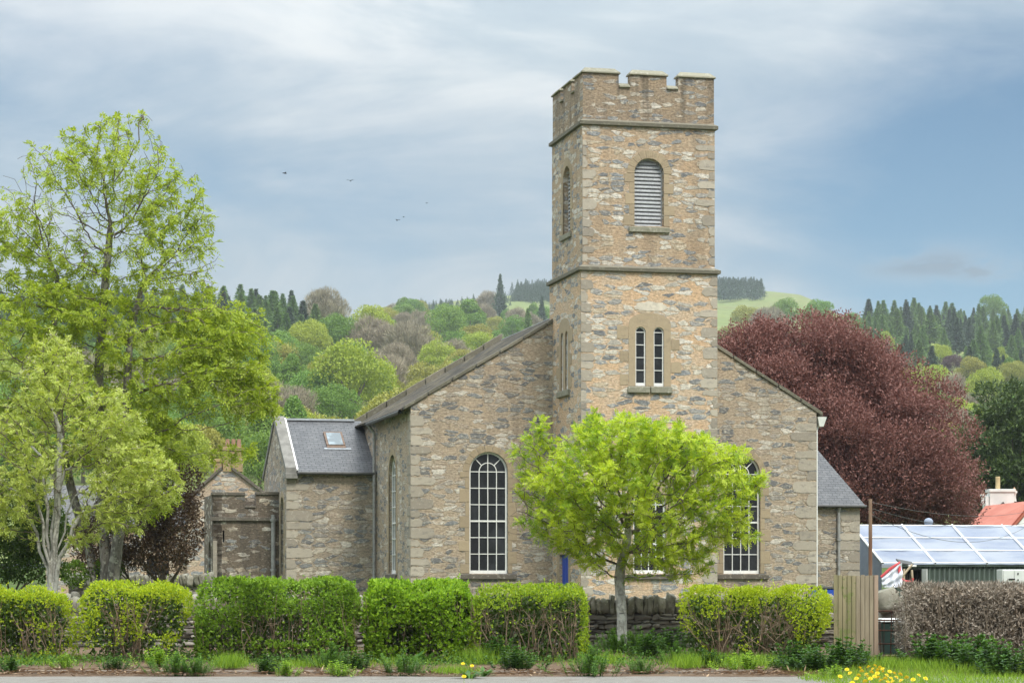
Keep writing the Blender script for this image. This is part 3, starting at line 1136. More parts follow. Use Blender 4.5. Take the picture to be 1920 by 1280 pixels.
mb = MB()
ov = .34
up = .10
zl = EZ - ov * SLP + up
roof_quad(mb, (NX0 - ov, GV + .26, zl), (NX0 - ov, NV1 - .1, zl), (FXL, NV1 - .1, FZ + up), (FXL, GV + .26, FZ + up))
roof_quad(mb, (NX1 + ov, GV + .26, zl), (NX1 + ov, NV1 - .1, zl), (FXR, NV1 - .1, FZ + up), (FXR, GV + .26, FZ + up), uo=5)
nr = mb.build('nave_roof', M['slate_old'], church)
mb = MB()
mb.box((FXL, GV + .27, FZ - .02), (FXR, NV1 - .1, FZ + up + .02))
mb.build('flat_lead', M['lead'], nr)


def skew(mb, x0, z0, x1, z1, v0, v1, h=.14, seg=.9, jit=.012, seed=1):
    rr = random.Random(seed)
    n = max(1, int(math.hypot(x1 - x0, z1 - z0) / seg))
    for i in range(n):
        a, b = i / n, (i + 1) / n - .006
        xa, xb = x0 + (x1 - x0) * a, x0 + (x1 - x0) * b
        za, zb = z0 + (z1 - z0) * a, z0 + (z1 - z0) * b
        j = rr.uniform(-jit, jit)
        lo = [(xa, v0 + j, za), (xb, v0 + j, zb), (xb, v1 + j, zb), (xa, v1 + j, za)]
        hi = [(p[0], p[1], p[2] + h + j) for p in lo]
        mb.hexa(lo, hi)


mb = MB()
skew(mb, NX0 - .22, EZ - .22 * SLP + .01, AX, AZ + .01, GV - .07, GV + .25, seed=1, h=.13)
mb.build('skew_coping', M['string'], nr, bevel=.012)
mb = MB()
skew(mb, NX1 + .22, EZ - .22 * SLP + .01, AX, AZ + .01, GV - .07, GV + .25, seed=2, h=.13)
mb.build('skew_coping', M['string'], nr, bevel=.012)
mb = MB()
skew(mb, NX0 - .45, EZ - .45 * SLP + .0, FXL + .1, FZ + .05, NV1 - .12, NV1 + .26, h=.34, seed=3)
mb.build('skew_coping', M['string'], nr, bevel=.012)
mb = MB()
skew(mb, NX1 + .45, EZ - .45 * SLP + .0, FXR - .1, FZ + .05, NV1 - .12, NV1 + .26, h=.34, seed=4)
mb.build('skew_coping', M['string'], nr, bevel=.012)


def pipe_pts(name, pts, r, mat, parent, collars=(), sides=8):
    V, F = tubes(pts[:-1], pts[1:], r, r, sides)
    parts = [(V, F, 0)]
    for p, d in collars:
        p = np.array(p, float)
        d = np.array(d, float)
        V, F = tubes([p - d * .05], [p + d * .05], r * 1.45, r * 1.45, sides)
        parts.append((V, F, 0))
    V, F, Mi = cat_meshes(parts)
    me = np_mesh(name, V, F, smooth=True)
    return link(name, me, mat, parent)


gx = NX0 - ov - .02
pipe_pts('gutter', [(gx, GV + .1, zl - .10), (gx, 10.95, zl - .10)], .075, M['gutter'], church)
gx2 = NX1 + ov + .02
pipe_pts('gutter', [(gx2, GV - .02, zl - .10), (gx2, 10.95, zl - .10)], .075, M['gutter'], church)
dv = GV + 6.95
pipe_pts('downpipe', [(gx, dv, zl - .12), (NX0 - .11, dv, zl - .42), (NX0 - .11, dv, -.3)], .06, M['pipe_grey'], church,
         [((NX0 - .11, dv, z), (0, 0, 1)) for z in (6.9, 5.2, 3.4, 1.7)])
dp = pipe_pts('downpipe', [(NX1 + .36, GV + .3, zl - .12), (NX1 + .05, GV + .1, zl - .5), (NX1 + .05, GV + .1, -.3)], .032, M['white_paint'], church)
mb = MB()
mb.hexa([(NX1 + .10, GV - .04, EZ - .5), (NX1 + .26, GV - .04, EZ - .5), (NX1 + .26, GV + .2, EZ - .5), (NX1 + .10, GV + .2, EZ - .5)],
        [(NX1 + .02, GV - .1, EZ - .16), (NX1 + .36, GV - .1, EZ - .16), (NX1 + .36, GV + .26, EZ - .16), (NX1 + .02, GV + .26, EZ - .16)])
mb.build('hopper', M['white_paint'], dp)

# ---- left wing
WX0, WV0, WV1, WEZ, WRZ = -8.53, 11.08, 17.92, 5.67, 7.72
WVM = (WV0 + WV1) / 2
pwf = Pl((0, WV0, 0), (1, 0, 0), (0, -1, 0), 4)
pwl = Pl((WX0, 0, 0), (0, 1, 0), (-1, 0, 0), 33)
pwb = Pl((0, WV1, 0), (1, 0, 0), (0, 1, 0), 14)
mb = MB()
wall(mb, pwf, [(WX0, -.6), (NX0 - .002, -.6), (NX0 - .002, WEZ), (WX0, WEZ)])
wall(mb, pwl, [(WV0, -.6), (WV1, -.6), (WV1, WEZ), (WVM, WRZ), (WV0, WEZ)], [arch(12.3, .95, 1.8, 4.75)], .3)
wall(mb, pwb, [(WX0, -.6), (NX0 - .002, -.6), (NX0 - .002, WEZ), (WX0, WEZ)])
quoins(mb, pwf, WX0, 1, .1, 5.6, hh=.38, lo=.45, hi=.85, seed=41, skip=.42)
wing = mb.build('side_wing', [M['wing'], M['quoin']], church)
wing['label'] = 'lower left wing with slate roof and a skylight'
arched_window(wing, pwl, 12.3, .95, 1.8, 4.75, cols=2, rows=5, fan=False, seed=43, depth=.24) if False else None
mb = MB()
wall(mb, pwl, arch(12.3, .94, 1.8, 4.74), (), proud=-.24)
mb.build('window', M['glass'], wing)
mb = MB()
surround(mb, pwl, 12.3, .95, 1.8, 4.75, ringw=.22, seed=44, lo=.16, hi=.3)
mb.build('window_surround', M['dressing'], wing, bevel=.006)
ws = (WRZ - WEZ) / (WVM - WV0)
mb = MB()
for sg, vw in ((-1, WV0), (1, WV1)):
    ve = vw + sg * .18
    ze = WEZ - .18 * ws + .09
    roof_quad(mb, (WX0 + .42, ve, ze), (NX0 - .01, ve, ze), (NX0 - .01, WVM, WRZ + .09), (WX0 + .42, WVM, WRZ + .09))
wr = mb.build('wing_roof', M['slate'], wing)
mb = MB()
mb.box((WX0 + .42, WVM - .12, WRZ + .075), (NX0 - .3, WVM + .12, WRZ + .15))
mb.build('ridge_lead', M['lead'], wr)


def skew_v(mb, x0, x1, v0, z0, v1, z1, h=.2):
    lo = [(x0, v0, z0), (x1, v0, z0), (x1, v1, z1), (x0, v1, z1)]
    mb.hexa(lo, [(p[0], p[1], p[2] + h) for p in lo])


mb = MB()
skew_v(mb, WX0 - .05, WX0 + .36, WV0 - .16, WEZ - .1, WVM, WRZ + .0, .24)
mb.box((WX0 - .07, WV0 - .24, WEZ - .28), (WX0 + .40, WV0 + .03, WEZ - .08))
mb.build('skew_coping', M['harl'], wr, bevel=.012)
mb = MB()
skew_v(mb, WX0 - .05, WX0 + .36, WV1 + .16, WEZ - .1, WVM, WRZ + .0, .24)
mb.build('skew_coping', M['harl'], wr, bevel=.012)
mb = MB()
skew_v(mb, WX0 + .365, WX0 + .43, WV0 - .15, WEZ + .03, WVM, WRZ + .12, .06)
mb.build('flashing', M['white_paint'], wr)
pipe_pts('gutter', [(WX0 + .38, WV0 - .24, WEZ - .07), (NX0 - .1, WV0 - .24, WEZ - .07)], .065, M['gutter'], wr)
# skylight
sv, sx = 13.05, -6.42


def rp(x, v, off):
    n = Vector((0, -ws, 1)).normalized()
    return Vector((x, v, WEZ + (v - WV0) * ws + .09)) + n * off


def rbox(mb, x0, x1, v0, v1, o0, o1):
    mb.hexa([rp(x0, v0, o0), rp(x1, v0, o0), rp(x1, v1, o0), rp(x0, v1, o0)], [rp(x0, v0, o1), rp(x1, v0, o1), rp(x1, v1, o1), rp(x0, v1, o1)])


mb = MB()
rbox(mb, sx - .36, sx + .36, sv - .55, sv - .38, 0, .05)
rbox(mb, sx - .36, sx - .28, sv - .38, sv + .45, 0, .07)
rbox(mb, sx + .28, sx + .36, sv - .38, sv + .45, 0, .07)
rbox(mb, sx - .36, sx + .36, sv + .45, sv + .53, 0, .07)
sk = mb.build('skylight', M['copper_frame'], wr)
mb = MB()
rbox(mb, sx - .279, sx + .279, sv - .379, sv + .449, .01, .085)
mb.build('glass', M['skylight_glass'], sk)
mb = MB()
rbox(mb, sx - .48, sx + .55, sv - .62, sv - .552, 0, .03)
mb.build('apron_flashing', M['lead'], sk)

# ---- battlemented porch beside the left wing
QX0, QV0, QV1, QZ = -11.05, 13.24, 16.6, 4.86
pqf = Pl((0, QV0, 0), (1, 0, 0), (0, -1, 0), 2)
pql = Pl((QX0, 0, 0), (0, 1, 0), (-1, 0, 0), 12)
mb = MB()
out = [(QX0, -.6), (WX0 - .003, -.6), (WX0 - .003, QZ), (-9.42, QZ), (-9.42, QZ - .5), (-9.83, QZ - .5), (-9.83, QZ - .03), (QX0, QZ - .03)]
wall(mb, pqf, out, [[(-10.68, 3.05), (-10.61, 3.05), (-10.61, 3.5), (-10.68, 3.5)]], .3, rim=.35)
wall(mb, pql, [(QV0, -.6), (QV1, -.6), (QV1, QZ), (QV0, QZ)], [arch(14.4, .9, 0.0, 3.1)], .3, rim=.35)
wall(mb, Pl((0, QV1, 0), (1, 0, 0), (0, 1, 0)), [(QX0, -.6), (WX0, -.6), (WX0, QZ), (QX0, QZ)])
wall(mb, Pl((0, QV0 + .35, 0), (1, 0, 0), (0, 1, 0)), out)
porch = mb.build('porch', M['porch'], church)
porch['label'] = 'dark flat-topped porch with a notched parapet'
mb = MB()
mb.box((QX0 + .36, QV0 + .36, 3.9), (WX0 - .01, QV1 - .01, 4.0))
mb.build('porch_roof', M['lead'], porch)
mb = MB()
plbox(mb, pqf, QX0 - .08, WX0 - .004, 3.86, 4.0, -.02, .09)
plbox(mb, pqf, -9.42, WX0 - .004, QZ + .002, QZ + .12, -.36, .06)
plbox(mb, pqf, QX0 - .05, -9.83, QZ - .028, QZ + .09, -.36, .06)
plbox(mb, pqf, -9.83, -9.42, QZ - .498, QZ - .42, -.36, .05)
mb.build('string_course', M['sill_dark'], porch, bevel=.01)
mb = MB()
plbox(mb, pqf, QX0, QX0 + .16, .0, 3.1, -.05, .016)
mb.build('door_jamb', M['quoin'], porch, bevel=.01)
mb = MB()
wall(mb, pql, arch(14.4, .9, 0, 3.1), (), proud=-.28)
wall(mb, pqf, [(-10.68, 3.05), (-10.61, 3.05), (-10.61, 3.5), (-10.68, 3.5)], (), proud=-.28)
mb.build('door', M['black_paint_and_shade'], porch)  # dark sheet stands in for the shade inside doorway and slit
pipe_pts('downpipe', [(-8.76, QV0 - .1, 4.1), (-8.76, QV0 - .1, -.3)], .085, M['pipe_grey'], porch, [((-8.76, QV0 - .1, z), (0, 0, 1)) for z in (3.9, 2.0)])
pipe_pts('handrail', [(-11.55, 14.0, .9), (-11.55, 14.0, 1.72), (-11.2, 13.6, 1.78), (-11.1, 13.4, 1.74), (-11.1, 13.4, .8)], .025, M['black_paint_and_shade'], porch)

# ---- right wing with a hipped roof
RX1, RV0, RV1, REZ, RRZ = 14.19, 11.08, 17.1, 4.53, 7.15
RVM = (RV0 + RV1) / 2
prf = Pl((0, RV0, 0), (1, 0, 0), (0, -1, 0), 6)
mb = MB()
wall(mb, prf, [(NX1 + .002, -.6), (RX1, -.6), (RX1, REZ), (NX1 + .002, REZ)])
wall(mb, Pl((RX1, 0, 0), (0, 1, 0), (1, 0, 0), 26), [(RV0, -.6), (RV1, -.6), (RV1, REZ), (RV0, REZ)])
wall(mb, Pl((0, RV1, 0), (1, 0, 0), (0, 1, 0), 36), [(NX1 + .002, -.6), (RX1, -.6), (RX1, REZ), (NX1 + .002, REZ)])
quoins(mb, prf, RX1, -1, .1, 4.4, hh=.42, lo=.45, hi=.95, seed=51, skip=.35)
rw = mb.build('side_wing', [M['wing'], M['quoin']], church)
rw['label'] = 'lower right wing with a hipped slate roof'
mb = MB()
hx = RX1 - .95
o_ = .16
roof_quad(mb, (NX1 + .01, RV0 - o_, REZ + .02), (RX1 + o_, RV0 - o_, REZ + .02), (hx, RVM, RRZ + .06), (NX1 + .01, RVM, RRZ + .06))
roof_quad(mb, (NX1 + .01, RV1 + o_, REZ + .02), (RX1 + o_, RV1 + o_, REZ + .02), (hx, RVM, RRZ + .06), (NX1 + .01, RVM, RRZ + .06))
P = [Vector((RX1 + o_, RV0 - o_, REZ + .02)), Vector((RX1 + o_, RV1 + o_, REZ + .02)), Vector((hx, RVM, RRZ + .06))]
mb.poly(P, [(p.y, p.z) for p in P])
rwr = mb.build('wing_roof', M['slate'], rw)
pipe_pts('gutter', [(NX1 + .05, RV0 - .2, REZ - .03), (RX1 + .2, RV0 - .2, REZ - .03)], .06, M['gutter'], rwr)
pipe_pts('downpipe', [(13.28, RV0 - .2, REZ - .06), (13.28, RV0 - .08, REZ - .25), (13.28, RV0 - .08, -.3)], .062, M['pipe_grey'], rw, [((13.28, RV0 - .08, z), (0, 0, 1)) for z in (3.2, 1.6)])
# ================================================================== terrain
HPX = [-3000, 380, 650, 760, 1000, 1345, 1500, 1600, 1920, 5000]
HY = [228, 300, 500, 700, 900, 1200, 1600, 2000, 2400, 3200]
HT = np.array([
    [1056, 965, 800, 685, 612, 622, 660, 690, 720, 760],
    [1056, 965, 800, 685, 612, 622, 660, 690, 720, 760],
    [1056, 967, 805, 702, 640, 632, 640, 660, 690, 740],
    [1056, 970, 815, 725, 668, 620, 590, 577, 580, 640],
    [1056, 975, 820, 740, 690, 632, 592, 560, 545, 620],
    [1056, 985, 870, 785, 715, 640, 590, 560, 548, 620],
    [1056, 990, 880, 790, 722, 645, 595, 562, 551, 620],
    [1056, 990, 880, 788, 712, 628, 600, 596, 600, 650],
    [1056, 990, 885, 790, 718, 645, 612, 606, 622, 680],
    [1056, 990, 885, 790, 718, 645, 612, 606, 622, 680]], float)


def hill_py(px, Y):
    px = np.asarray(px, float)
    Y = np.asarray(Y, float)
    ly = np.log(np.clip(Y, 228, 3200))
    lk = np.log(HY)
    yi = np.clip(np.searchsorted(lk, ly) - 1, 0, len(HY) - 2)
    fy_ = (ly - lk[yi]) / (lk[yi + 1] - lk[yi])
    pk = np.array(HPX, float)
    pc = np.clip(px, pk[0], pk[-1])
    xi = np.clip(np.searchsorted(pk, pc) - 1, 0, len(pk) - 2)
    fx_ = (pc - pk[xi]) / (pk[xi + 1] - pk[xi])
    fx_ = fx_ * fx_ * (3 - 2 * fx_)
    a = HT[xi, yi] * (1 - fy_) + HT[xi, yi + 1] * fy_
    b = HT[xi + 1, yi] * (1 - fy_) + HT[xi + 1, yi + 1] * fy_
    return a * (1 - fx_) + b * fx_


def hill_z(px, Y):
    return CAMZ - (hill_py(px, Y) - HZ) * Y / FPX


def near_z(Y):
    return np.interp(Y, [-200, 44, 56, 75, 130, 229], [-.05, -.05, .22, .36, .45, 2.6])


def grid_mesh(name, X, Y, Z):
    nr, nc = X.shape
    V = np.stack([X, Y, Z], axis=-1).reshape(-1, 3)
    i = np.arange(nr - 1)[:, None] * nc + np.arange(nc - 1)[None]
    F = np.stack([i, i + 1, i + nc + 1, i + nc], axis=-1).reshape(-1, 4)
    return np_mesh(name, V, F, smooth=True)


def ground_mat(name, cols, scale=0.5):
    m, t, out = new_mat(name)
    b = principled(t, out, 0.95, 0.1)
    co = nd(t, 'ShaderNodeTexCoord').outputs['Object']
    n = noise(t, co, scale, 8, 0.68)
    rp = nd(t, 'ShaderNodeValToRGB')
    rp.color_ramp.elements[0].position = .3
    rp.color_ramp.elements[0].color = (*cols[0], 1)
    rp.color_ramp.elements[1].position = .7
    rp.color_ramp.elements[1].color = (*cols[-1], 1)
    for k, c in enumerate(cols[1:-1]):
        e = rp.color_ramp.elements.new(.3 + .4 * (k + 1) / (len(cols) - 1))
        e.color = (*c, 1)
    t.links.new(n.outputs[0], rp.inputs[0])
    n2 = noise(t, co, scale * 22, 6, 0.75)
    c = mixc(t, srange(t, n2.outputs[0], .42, .68, 0, .6), rp.outputs[0], tuple(v * .45 for v in cols[0]))
    t.links.new(c, b.inputs['Base Color'])
    bp = nd(t, 'ShaderNodeBump')
    bp.inputs['Strength'].default_value = .8
    bp.inputs['Distance'].default_value = .03
    t.links.new(n2.outputs[0], bp.inputs['Height'])
    t.links.new(bp.outputs[0], b.inputs['Normal'])
    return m


M['meadow'] = ground_mat('meadow ground', [(.05, .085, .018), (.075, .115, .024), (.06, .055, .03)], .25)
M['hill'] = ground_mat('hill pasture', [(.13, .17, .05), (.17, .20, .065), (.16, .14, .06)], .004)
M['litter'] = ground_mat('soil and leaf litter', [(.09, .062, .042), (.17, .115, .078), (.22, .165, .115)], 1.3)
M['road'] = ground_mat('worn road surface', [(.20, .185, .165), (.26, .245, .22), (.18, .15, .125)], 1.6)
M['kerb'] = plain('kerb stone', (.24, .20, .165), .9, .2, 0, .2, 3.0, bump=.5)

ys = np.concatenate([np.linspace(-60, 40, 12), np.linspace(41, 60, 24), np.linspace(62, 229, 40)])
xs = np.linspace(-190, 190, 90)
X, Y = np.meshgrid(xs, ys)
Z = near_z(Y) + .03 * np.sin(X * .7 + Y * .4) * (Y > 60)
tag(link('ground', grid_mesh('ground', X, Y, Z), M['meadow']), kind='structure')
pxs = np.concatenate([np.linspace(-3000, -300, 14), np.linspace(-200, 2100, 93), np.linspace(2250, 5000, 12)])
ys = np.exp(np.linspace(math.log(228), math.log(3200), 90))
PX, Y = np.meshgrid(pxs, ys)
X = (PX - 960) * Y / FPX
Z = hill_z(PX, Y) + (Y > 260) * Y * .0012 * np.sin(PX * .021 + Y * .004)
tag(link('hillside', grid_mesh('hillside', X, Y, Z), M['hill']), kind='structure')


def strip(name, mat, x0, x1, y0, y1, z, nx=80, ny=6, edge=0.0, kind='structure', follow=False):
    X, Y = np.meshgrid(np.linspace(x0, x1, nx), np.linspace(y0, y1, ny))
    f = (Y - y0) / (y1 - y0)
    Y = Y + edge * np.sin(X * 1.9) * np.cos(X * .63 + 1) * (f > .99)
    Z = np.full_like(X, z) if not follow else near_z(Y) + z
    return tag(link(name, grid_mesh(name, X, Y, Z), mat), kind=kind)


strip('verge', M['litter'], -60, 60, 41.5, 57.5, .006, 160, 20, follow=True)
strip('road', M['road'], -150, 150, -60, 42.35, -.028, 400, 3, edge=.16)
mb = MB()
x = -45.0
rr = random.Random(3)
while x < 5.6:
    L = rr.uniform(.85, .98)
    dz, dy = rr.uniform(-.012, .012), rr.uniform(-.02, .02)
    mb.box((x, 44.0 + dy, -.2), (x + L - .015, 44.14 + dy, .018 + dz))
    x += L
tag(mb.build('kerb', M['kerb'], bevel=.015), kind='structure')

# ================================================================== drystone boundary wall
M['drystone'] = ashlar_mat('drystone', (.34, .31, .255), (.16, .145, .125), dark=(.05, .047, .04), lich=(.36, .35, .30), amount=.6)
M['drycope'] = ashlar_mat('mossy cope stones', (.30, .28, .225), (.19, .18, .14), dark=(.06, .07, .03), lich=(.42, .41, .36), amount=.6)


def rough_stones(boxes, seed, jit=.16):
    """rounded irregular stones from boxes (cx,cy,cz,sx,sy,sz,tilt)"""
    g = np.random.default_rng(seed)
    bm = bmesh.new()
    bmesh.ops.create_cube(bm, size=1)
    bmesh.ops.subdivide_edges(bm, edges=bm.edges[:], cuts=2, use_grid_fill=True)
    T = np.array([v.co[:] for v in bm.verts])
    Fq = np.array([[v.index for v in f.verts] for f in bm.faces])
    bm.free()
    r = np.linalg.norm(T, axis=1, keepdims=True)
    T = T * (1 - .07 * np.clip((r - .55) / .31, 0, 1))
    Vs, Fs = [], []
    for k, b in enumerate(boxes):
        cx, cy_, cz, sx, sy_, sz, tilt = b
        t = T + g.normal(size=T.shape) * jit * .32
        t = t + np.outer(T[:, 2], [g.normal() * .16, 0, 0]) + np.outer(T[:, 0], [0, 0, g.normal() * .16])
        v = t * np.array([sx, sy_, sz]) * 1.06
        c, s = math.cos(tilt), math.sin(tilt)
        x, z = v[:, 0] * c - v[:, 2] * s, v[:, 0] * s + v[:, 2] * c
        Vs.append(np.stack([x + cx, v[:, 1] + cy_, z + cz], axis=1))
        Fs.append(Fq + k * len(T))
    return np.vstack(Vs), np.vstack(Fs)


def drystone_wall(x0, x1, Y, zb, ztop, cope_h, seed, th=.5, course=(.07, .17), gaps=0.0):
    rr = random.Random(seed)
    boxes = []
    z = zb
    while z < ztop - .05:
        h = min(rr.uniform(*course), ztop - z + .02)
        x = x0 + rr.uniform(0, .2)
        while x < x1:
            L = rr.uniform(.12, .48)
            if rr.random() > .03:
                hh = h * rr.uniform(.75, 1.05)
                y_ = Y + rr.uniform(-.06, .07)
                if hh > .13 and rr.random() < .35:
                    f_ = rr.uniform(.35, .65)
                    boxes.append((x + L / 2, y_, z + hh * f_ / 2, L * .96, th, hh * f_ * .95, rr.uniform(-.05, .05)))
                    boxes.append((x + L / 2, y_ + rr.uniform(-.04, .04), z + hh * (1 + f_) / 2, L * .94, th, hh * (1 - f_) * .95, rr.uniform(-.05, .05)))
                else:
                    boxes.append((x + L / 2, y_, z + hh / 2, L * .96, th, hh * .96, rr.uniform(-.09, .09)))
            x += L
        z += h
    V, F = rough_stones(boxes, seed)
    body = (V, F)
    boxes = []
    x = x0
    while x < x1:
        L = rr.uniform(.09, .20)
        hh = cope_h * rr.uniform(.85, 1.1)
        boxes.append((x + L / 2, Y + rr.uniform(-.05, .05), ztop + hh / 2 - .01, L * .97, th * 1.02, hh * rr.uniform(.85, 1.05), rr.uniform(-.14, .08)))
        x += L
    return body, rough_stones(boxes, seed + 1)


WY = 53.6
body, cope = drystone_wall(pxX(-60, WY), pxX(1690, WY), WY, 0.05, .92, .40, 61)
bw = link('drystone_wall', np_mesh('drystone_wall', *body, smooth=False), M['drystone'])
tag(bw, 'low mossy drystone wall with upright cope stones behind the hedges', 'wall')
link('cope_stones', np_mesh('cope_stones', *cope), M['drycope'], bw)
# solid dark hearting inside the wall so that no daylight shows through its joints
mb = MB()
mb.box((pxX(-60, WY), WY - .14, -.2), (pxX(1690, WY), WY + .2, 1.0))
mb.build('hearting', M['sill_dark'], bw)
WY2 = 74.0
body, cope = drystone_wall(pxX(130, WY2), pxX(398, WY2), WY2, .25, 1.45, .36, 71, course=(.14, .26))
b2 = link('drystone_wall', np_mesh('drystone_wall', *body), M['drystone'])
tag(b2, 'short grey stone wall in front of the cottage, left of the dark porch', 'wall')
link('cope_stones', np_mesh('cope_stones', *cope), M['drycope'], b2)
mb = MB()
mb.box((pxX(130, WY2), WY2 - .14, 0), (pxX(398, WY2), WY2 + .2, 1.5))
mb.build('hearting', M['sill_dark'], b2)

# ================================================================== cottage with chimney, left
M['roof_stone'] = slate_mat('cottage slate', (.12, .115, .11), (.09, .09, .09))
cot = empty('stone_cottage', px2w(425, 1080, 101.0) * np.array([1, 1, 0]), R(8))
tag(cot, 'pinkish stone cottage with a gabled front and a double chimney, left of the church', 'house')
k = 101.0 / FPX
cg = Pl((0, 0, 0), (1, 0, 0), (0, -1, 0), 3)


def lz(py):
    return CAMZ - (py - HZ) * k


def lx(px):
    return (px - 425) * k


mb = MB()
gout = [(lx(352), -.5), (lx(500), -.5), (lx(500), lz(930)), (lx(436), lz(880)), (lx(414), lz(880)), (lx(352), lz(938))]
wall(mb, cg, gout, [[(lx(378), lz(1007)), (lx(396), lz(1007)), (lx(396), lz(990)), (lx(378), lz(990))]], .2)
wall(mb, Pl((lx(352), 0, 0), (0, 1, 0), (-1, 0, 0)), [(0, -.5), (7, -.5), (7, lz(938)), (0, lz(938))])
wall(mb, Pl((lx(500), 0, 0), (0, 1, 0), (1, 0, 0)), [(0, -.5), (7, -.5), (7, lz(930)), (0, lz(930))])
# lower range running off to the left
wall(mb, Pl((0, .6, 0), (1, 0, 0), (0, -1, 0), 9), [(lx(90), -.5), (lx(352), -.5), (lx(352), lz(985)), (lx(90), lz(985))],
     [[(lx(276), lz(1078)), (lx(318), lz(1078)), (lx(318), lz(1040)), (lx(276), lz(1040))]], .2)
mb.build('wall', M['cottage'], cot)
mb = MB()
roof_quad(mb, (lx(350), .2, lz(938)), (lx(350), 7.2, lz(938)), (lx(425), 7.2, lz(880)), (lx(425), .2, lz(880)))
roof_quad(mb, (lx(502), .2, lz(930)), (lx(502), 7.2, lz(930)), (lx(425), 7.2, lz(880)), (lx(425), .2, lz(880)))
roof_quad(mb, (lx(88), .4, lz(985)), (lx(351), .4, lz(985)), (lx(351), 3.5, lz(905)), (lx(88), 3.5, lz(905)))
cr = mb.build('roof', M['roof_stone'], cot)
mb = MB()
for a, b in (((345, 944), (416, 880)), ((504, 934), (434, 880))):
    A, B = (lx(a[0]), lz(a[1])), (lx(b[0]), lz(b[1]))
    lo = [(A[0], -.12, A[1]), (B[0], -.12, B[1]), (B[0], .22, B[1]), (A[0], .22, A[1])]
    mb.hexa(lo, [(p[0], p[1], p[2] + .16) for p in lo])
mb.build('skew_coping', M['sill_dark'], cr, bevel=.015)
M['chim'] = ashlar_mat('chimney sandstone', (.42, .30, .15), (.33, .24, .13), dark=(.06, .05, .04), amount=.5)
mb = MB()
mb.box((lx(418), -.05, lz(884)), (lx(455), .7, lz(845)))
mb.box((lx(416), -.09, lz(845) + .003), (lx(457), .74, lz(838)))
mb.box((lx(402), .1, lz(888)), (lx(417.8), .8, lz(866)))
mb.box((lx(400), .06, lz(866) + .003), (lx(417.8), .84, lz(860)))
ch = mb.build('chimney', M['chim'], cr, bevel=.012)
for px in (427, 438, 448):
    V, F = tubes([(lx(px), .3, lz(838))], [(lx(px), .3, lz(822))], .11, .085, 10)
    link('chimney_pot', np_mesh('chimney_pot', V, F, smooth=True), M['terracotta'], ch)
mb = MB()
plbox(mb, cg, lx(378), lx(396), lz(1007), lz(990), -.19, -.16)
cw = mb.build('window', M['glass'], cot)
mb = MB()
for px in (384, 390):
    plbox(mb, cg, lx(px) - .012, lx(px) + .012, lz(1007), lz(990), -.159, -.13)
plbox(mb, cg, lx(378), lx(396), lz(998.5) - .012, lz(998.5) + .012, -.158, -.131)
mb.build('window_bars', M['white_paint'], cw)
mb = MB()
plbox(mb, Pl((0, .6, 0), (1, 0, 0), (0, -1, 0)), lx(276), lx(318), lz(1078), lz(1040), -.19, -.16)
mb.build('window', M['glass'], cot)

# ================================================================== red roofed house, right
M['red_roof'] = plain('red painted roof', (.36, .105, .068), .6, .3, 0, .1, .8, col2=(.42, .15, .105))
M['white_wall'] = plain('white limewash', (.70, .70, .67), .9, .15, 0, .06, 1.5)
k2 = 130.0 / FPX
hs = empty('red_roofed_house', ((1880 - 960) * k2, 130.0, 0.4), R(0))
tag(hs, 'white house with a red roof and a big white chimney behind the copper beech', 'house')


def hx_(px):
    return (px - 1880) * k2


def hz_(py):
    return CAMZ - (py - HZ) * k2 - .4


mb = MB()
mb.hexa([(hx_(1838), 2.2, -1), (hx_(1904), 0, -1), (hx_(2050), 3.4, -1), (hx_(1980), 8, -1)],
        [(hx_(1838), 2.2, hz_(990)), (hx_(1904), 0, hz_(990)), (hx_(2050), 3.4, hz_(990)), (hx_(1980), 8, hz_(990))])
P = [Vector((hx_(1900), 0.06, hz_(989))), Vector((hx_(2048), 3.4, hz_(989))), Vector((hx_(1947), 1.3, hz_(940)))]
mb.poly(P, [(p.x, p.z) for p in P], 0, (0, -1, 0))
mb.build('wall', M['white_wall'], hs)
mb = MB()
e0, e1 = Vector((hx_(1826), 2.4, hz_(992))), Vector((hx_(1895), -.25, hz_(988)))
r1, r0 = Vector((hx_(1949), 1.2, hz_(936))), Vector((hx_(1880), 4.8, hz_(943)))
slab(mb, [e0, e1, r1, r0], .12, [(0, 0), (2, 0), (2, 2), (0, 2)])
e2, e3 = Vector((hx_(2060), 3.4, hz_(988))), Vector((hx_(1990), 8.5, hz_(988)))
slab(mb, [e2, e3, r0, r1], .12, [(0, 0), (2, 0), (2, 2), (0, 2)])
hr = mb.build('roof', M['red_roof'], hs)
mb = MB()
lo = [Vector((hx_(1892), -.33, hz_(988) - .2)), Vector((hx_(1897), -.1, hz_(988) - .2)), Vector((hx_(1951), 1.35, hz_(936) - .2)), Vector((hx_(1946), 1.12, hz_(936) - .2))]
mb.hexa(lo, [p + Vector((0, 0, .24)) for p in lo])
M['red_trim'] = plain('red bargeboard', (.30, .055, .03), .5, .3, 0, .1, 2)
mb.build('bargeboard', M['red_trim'], hr)
_hx, _hz = hx_, hz_


def hx_(px):
    return (px - 960) * k2 * 1.0415 - (1880 - 960) * k2


def hz_(py):
    return CAMZ - (py - HZ) * k2 * 1.0415 - .4


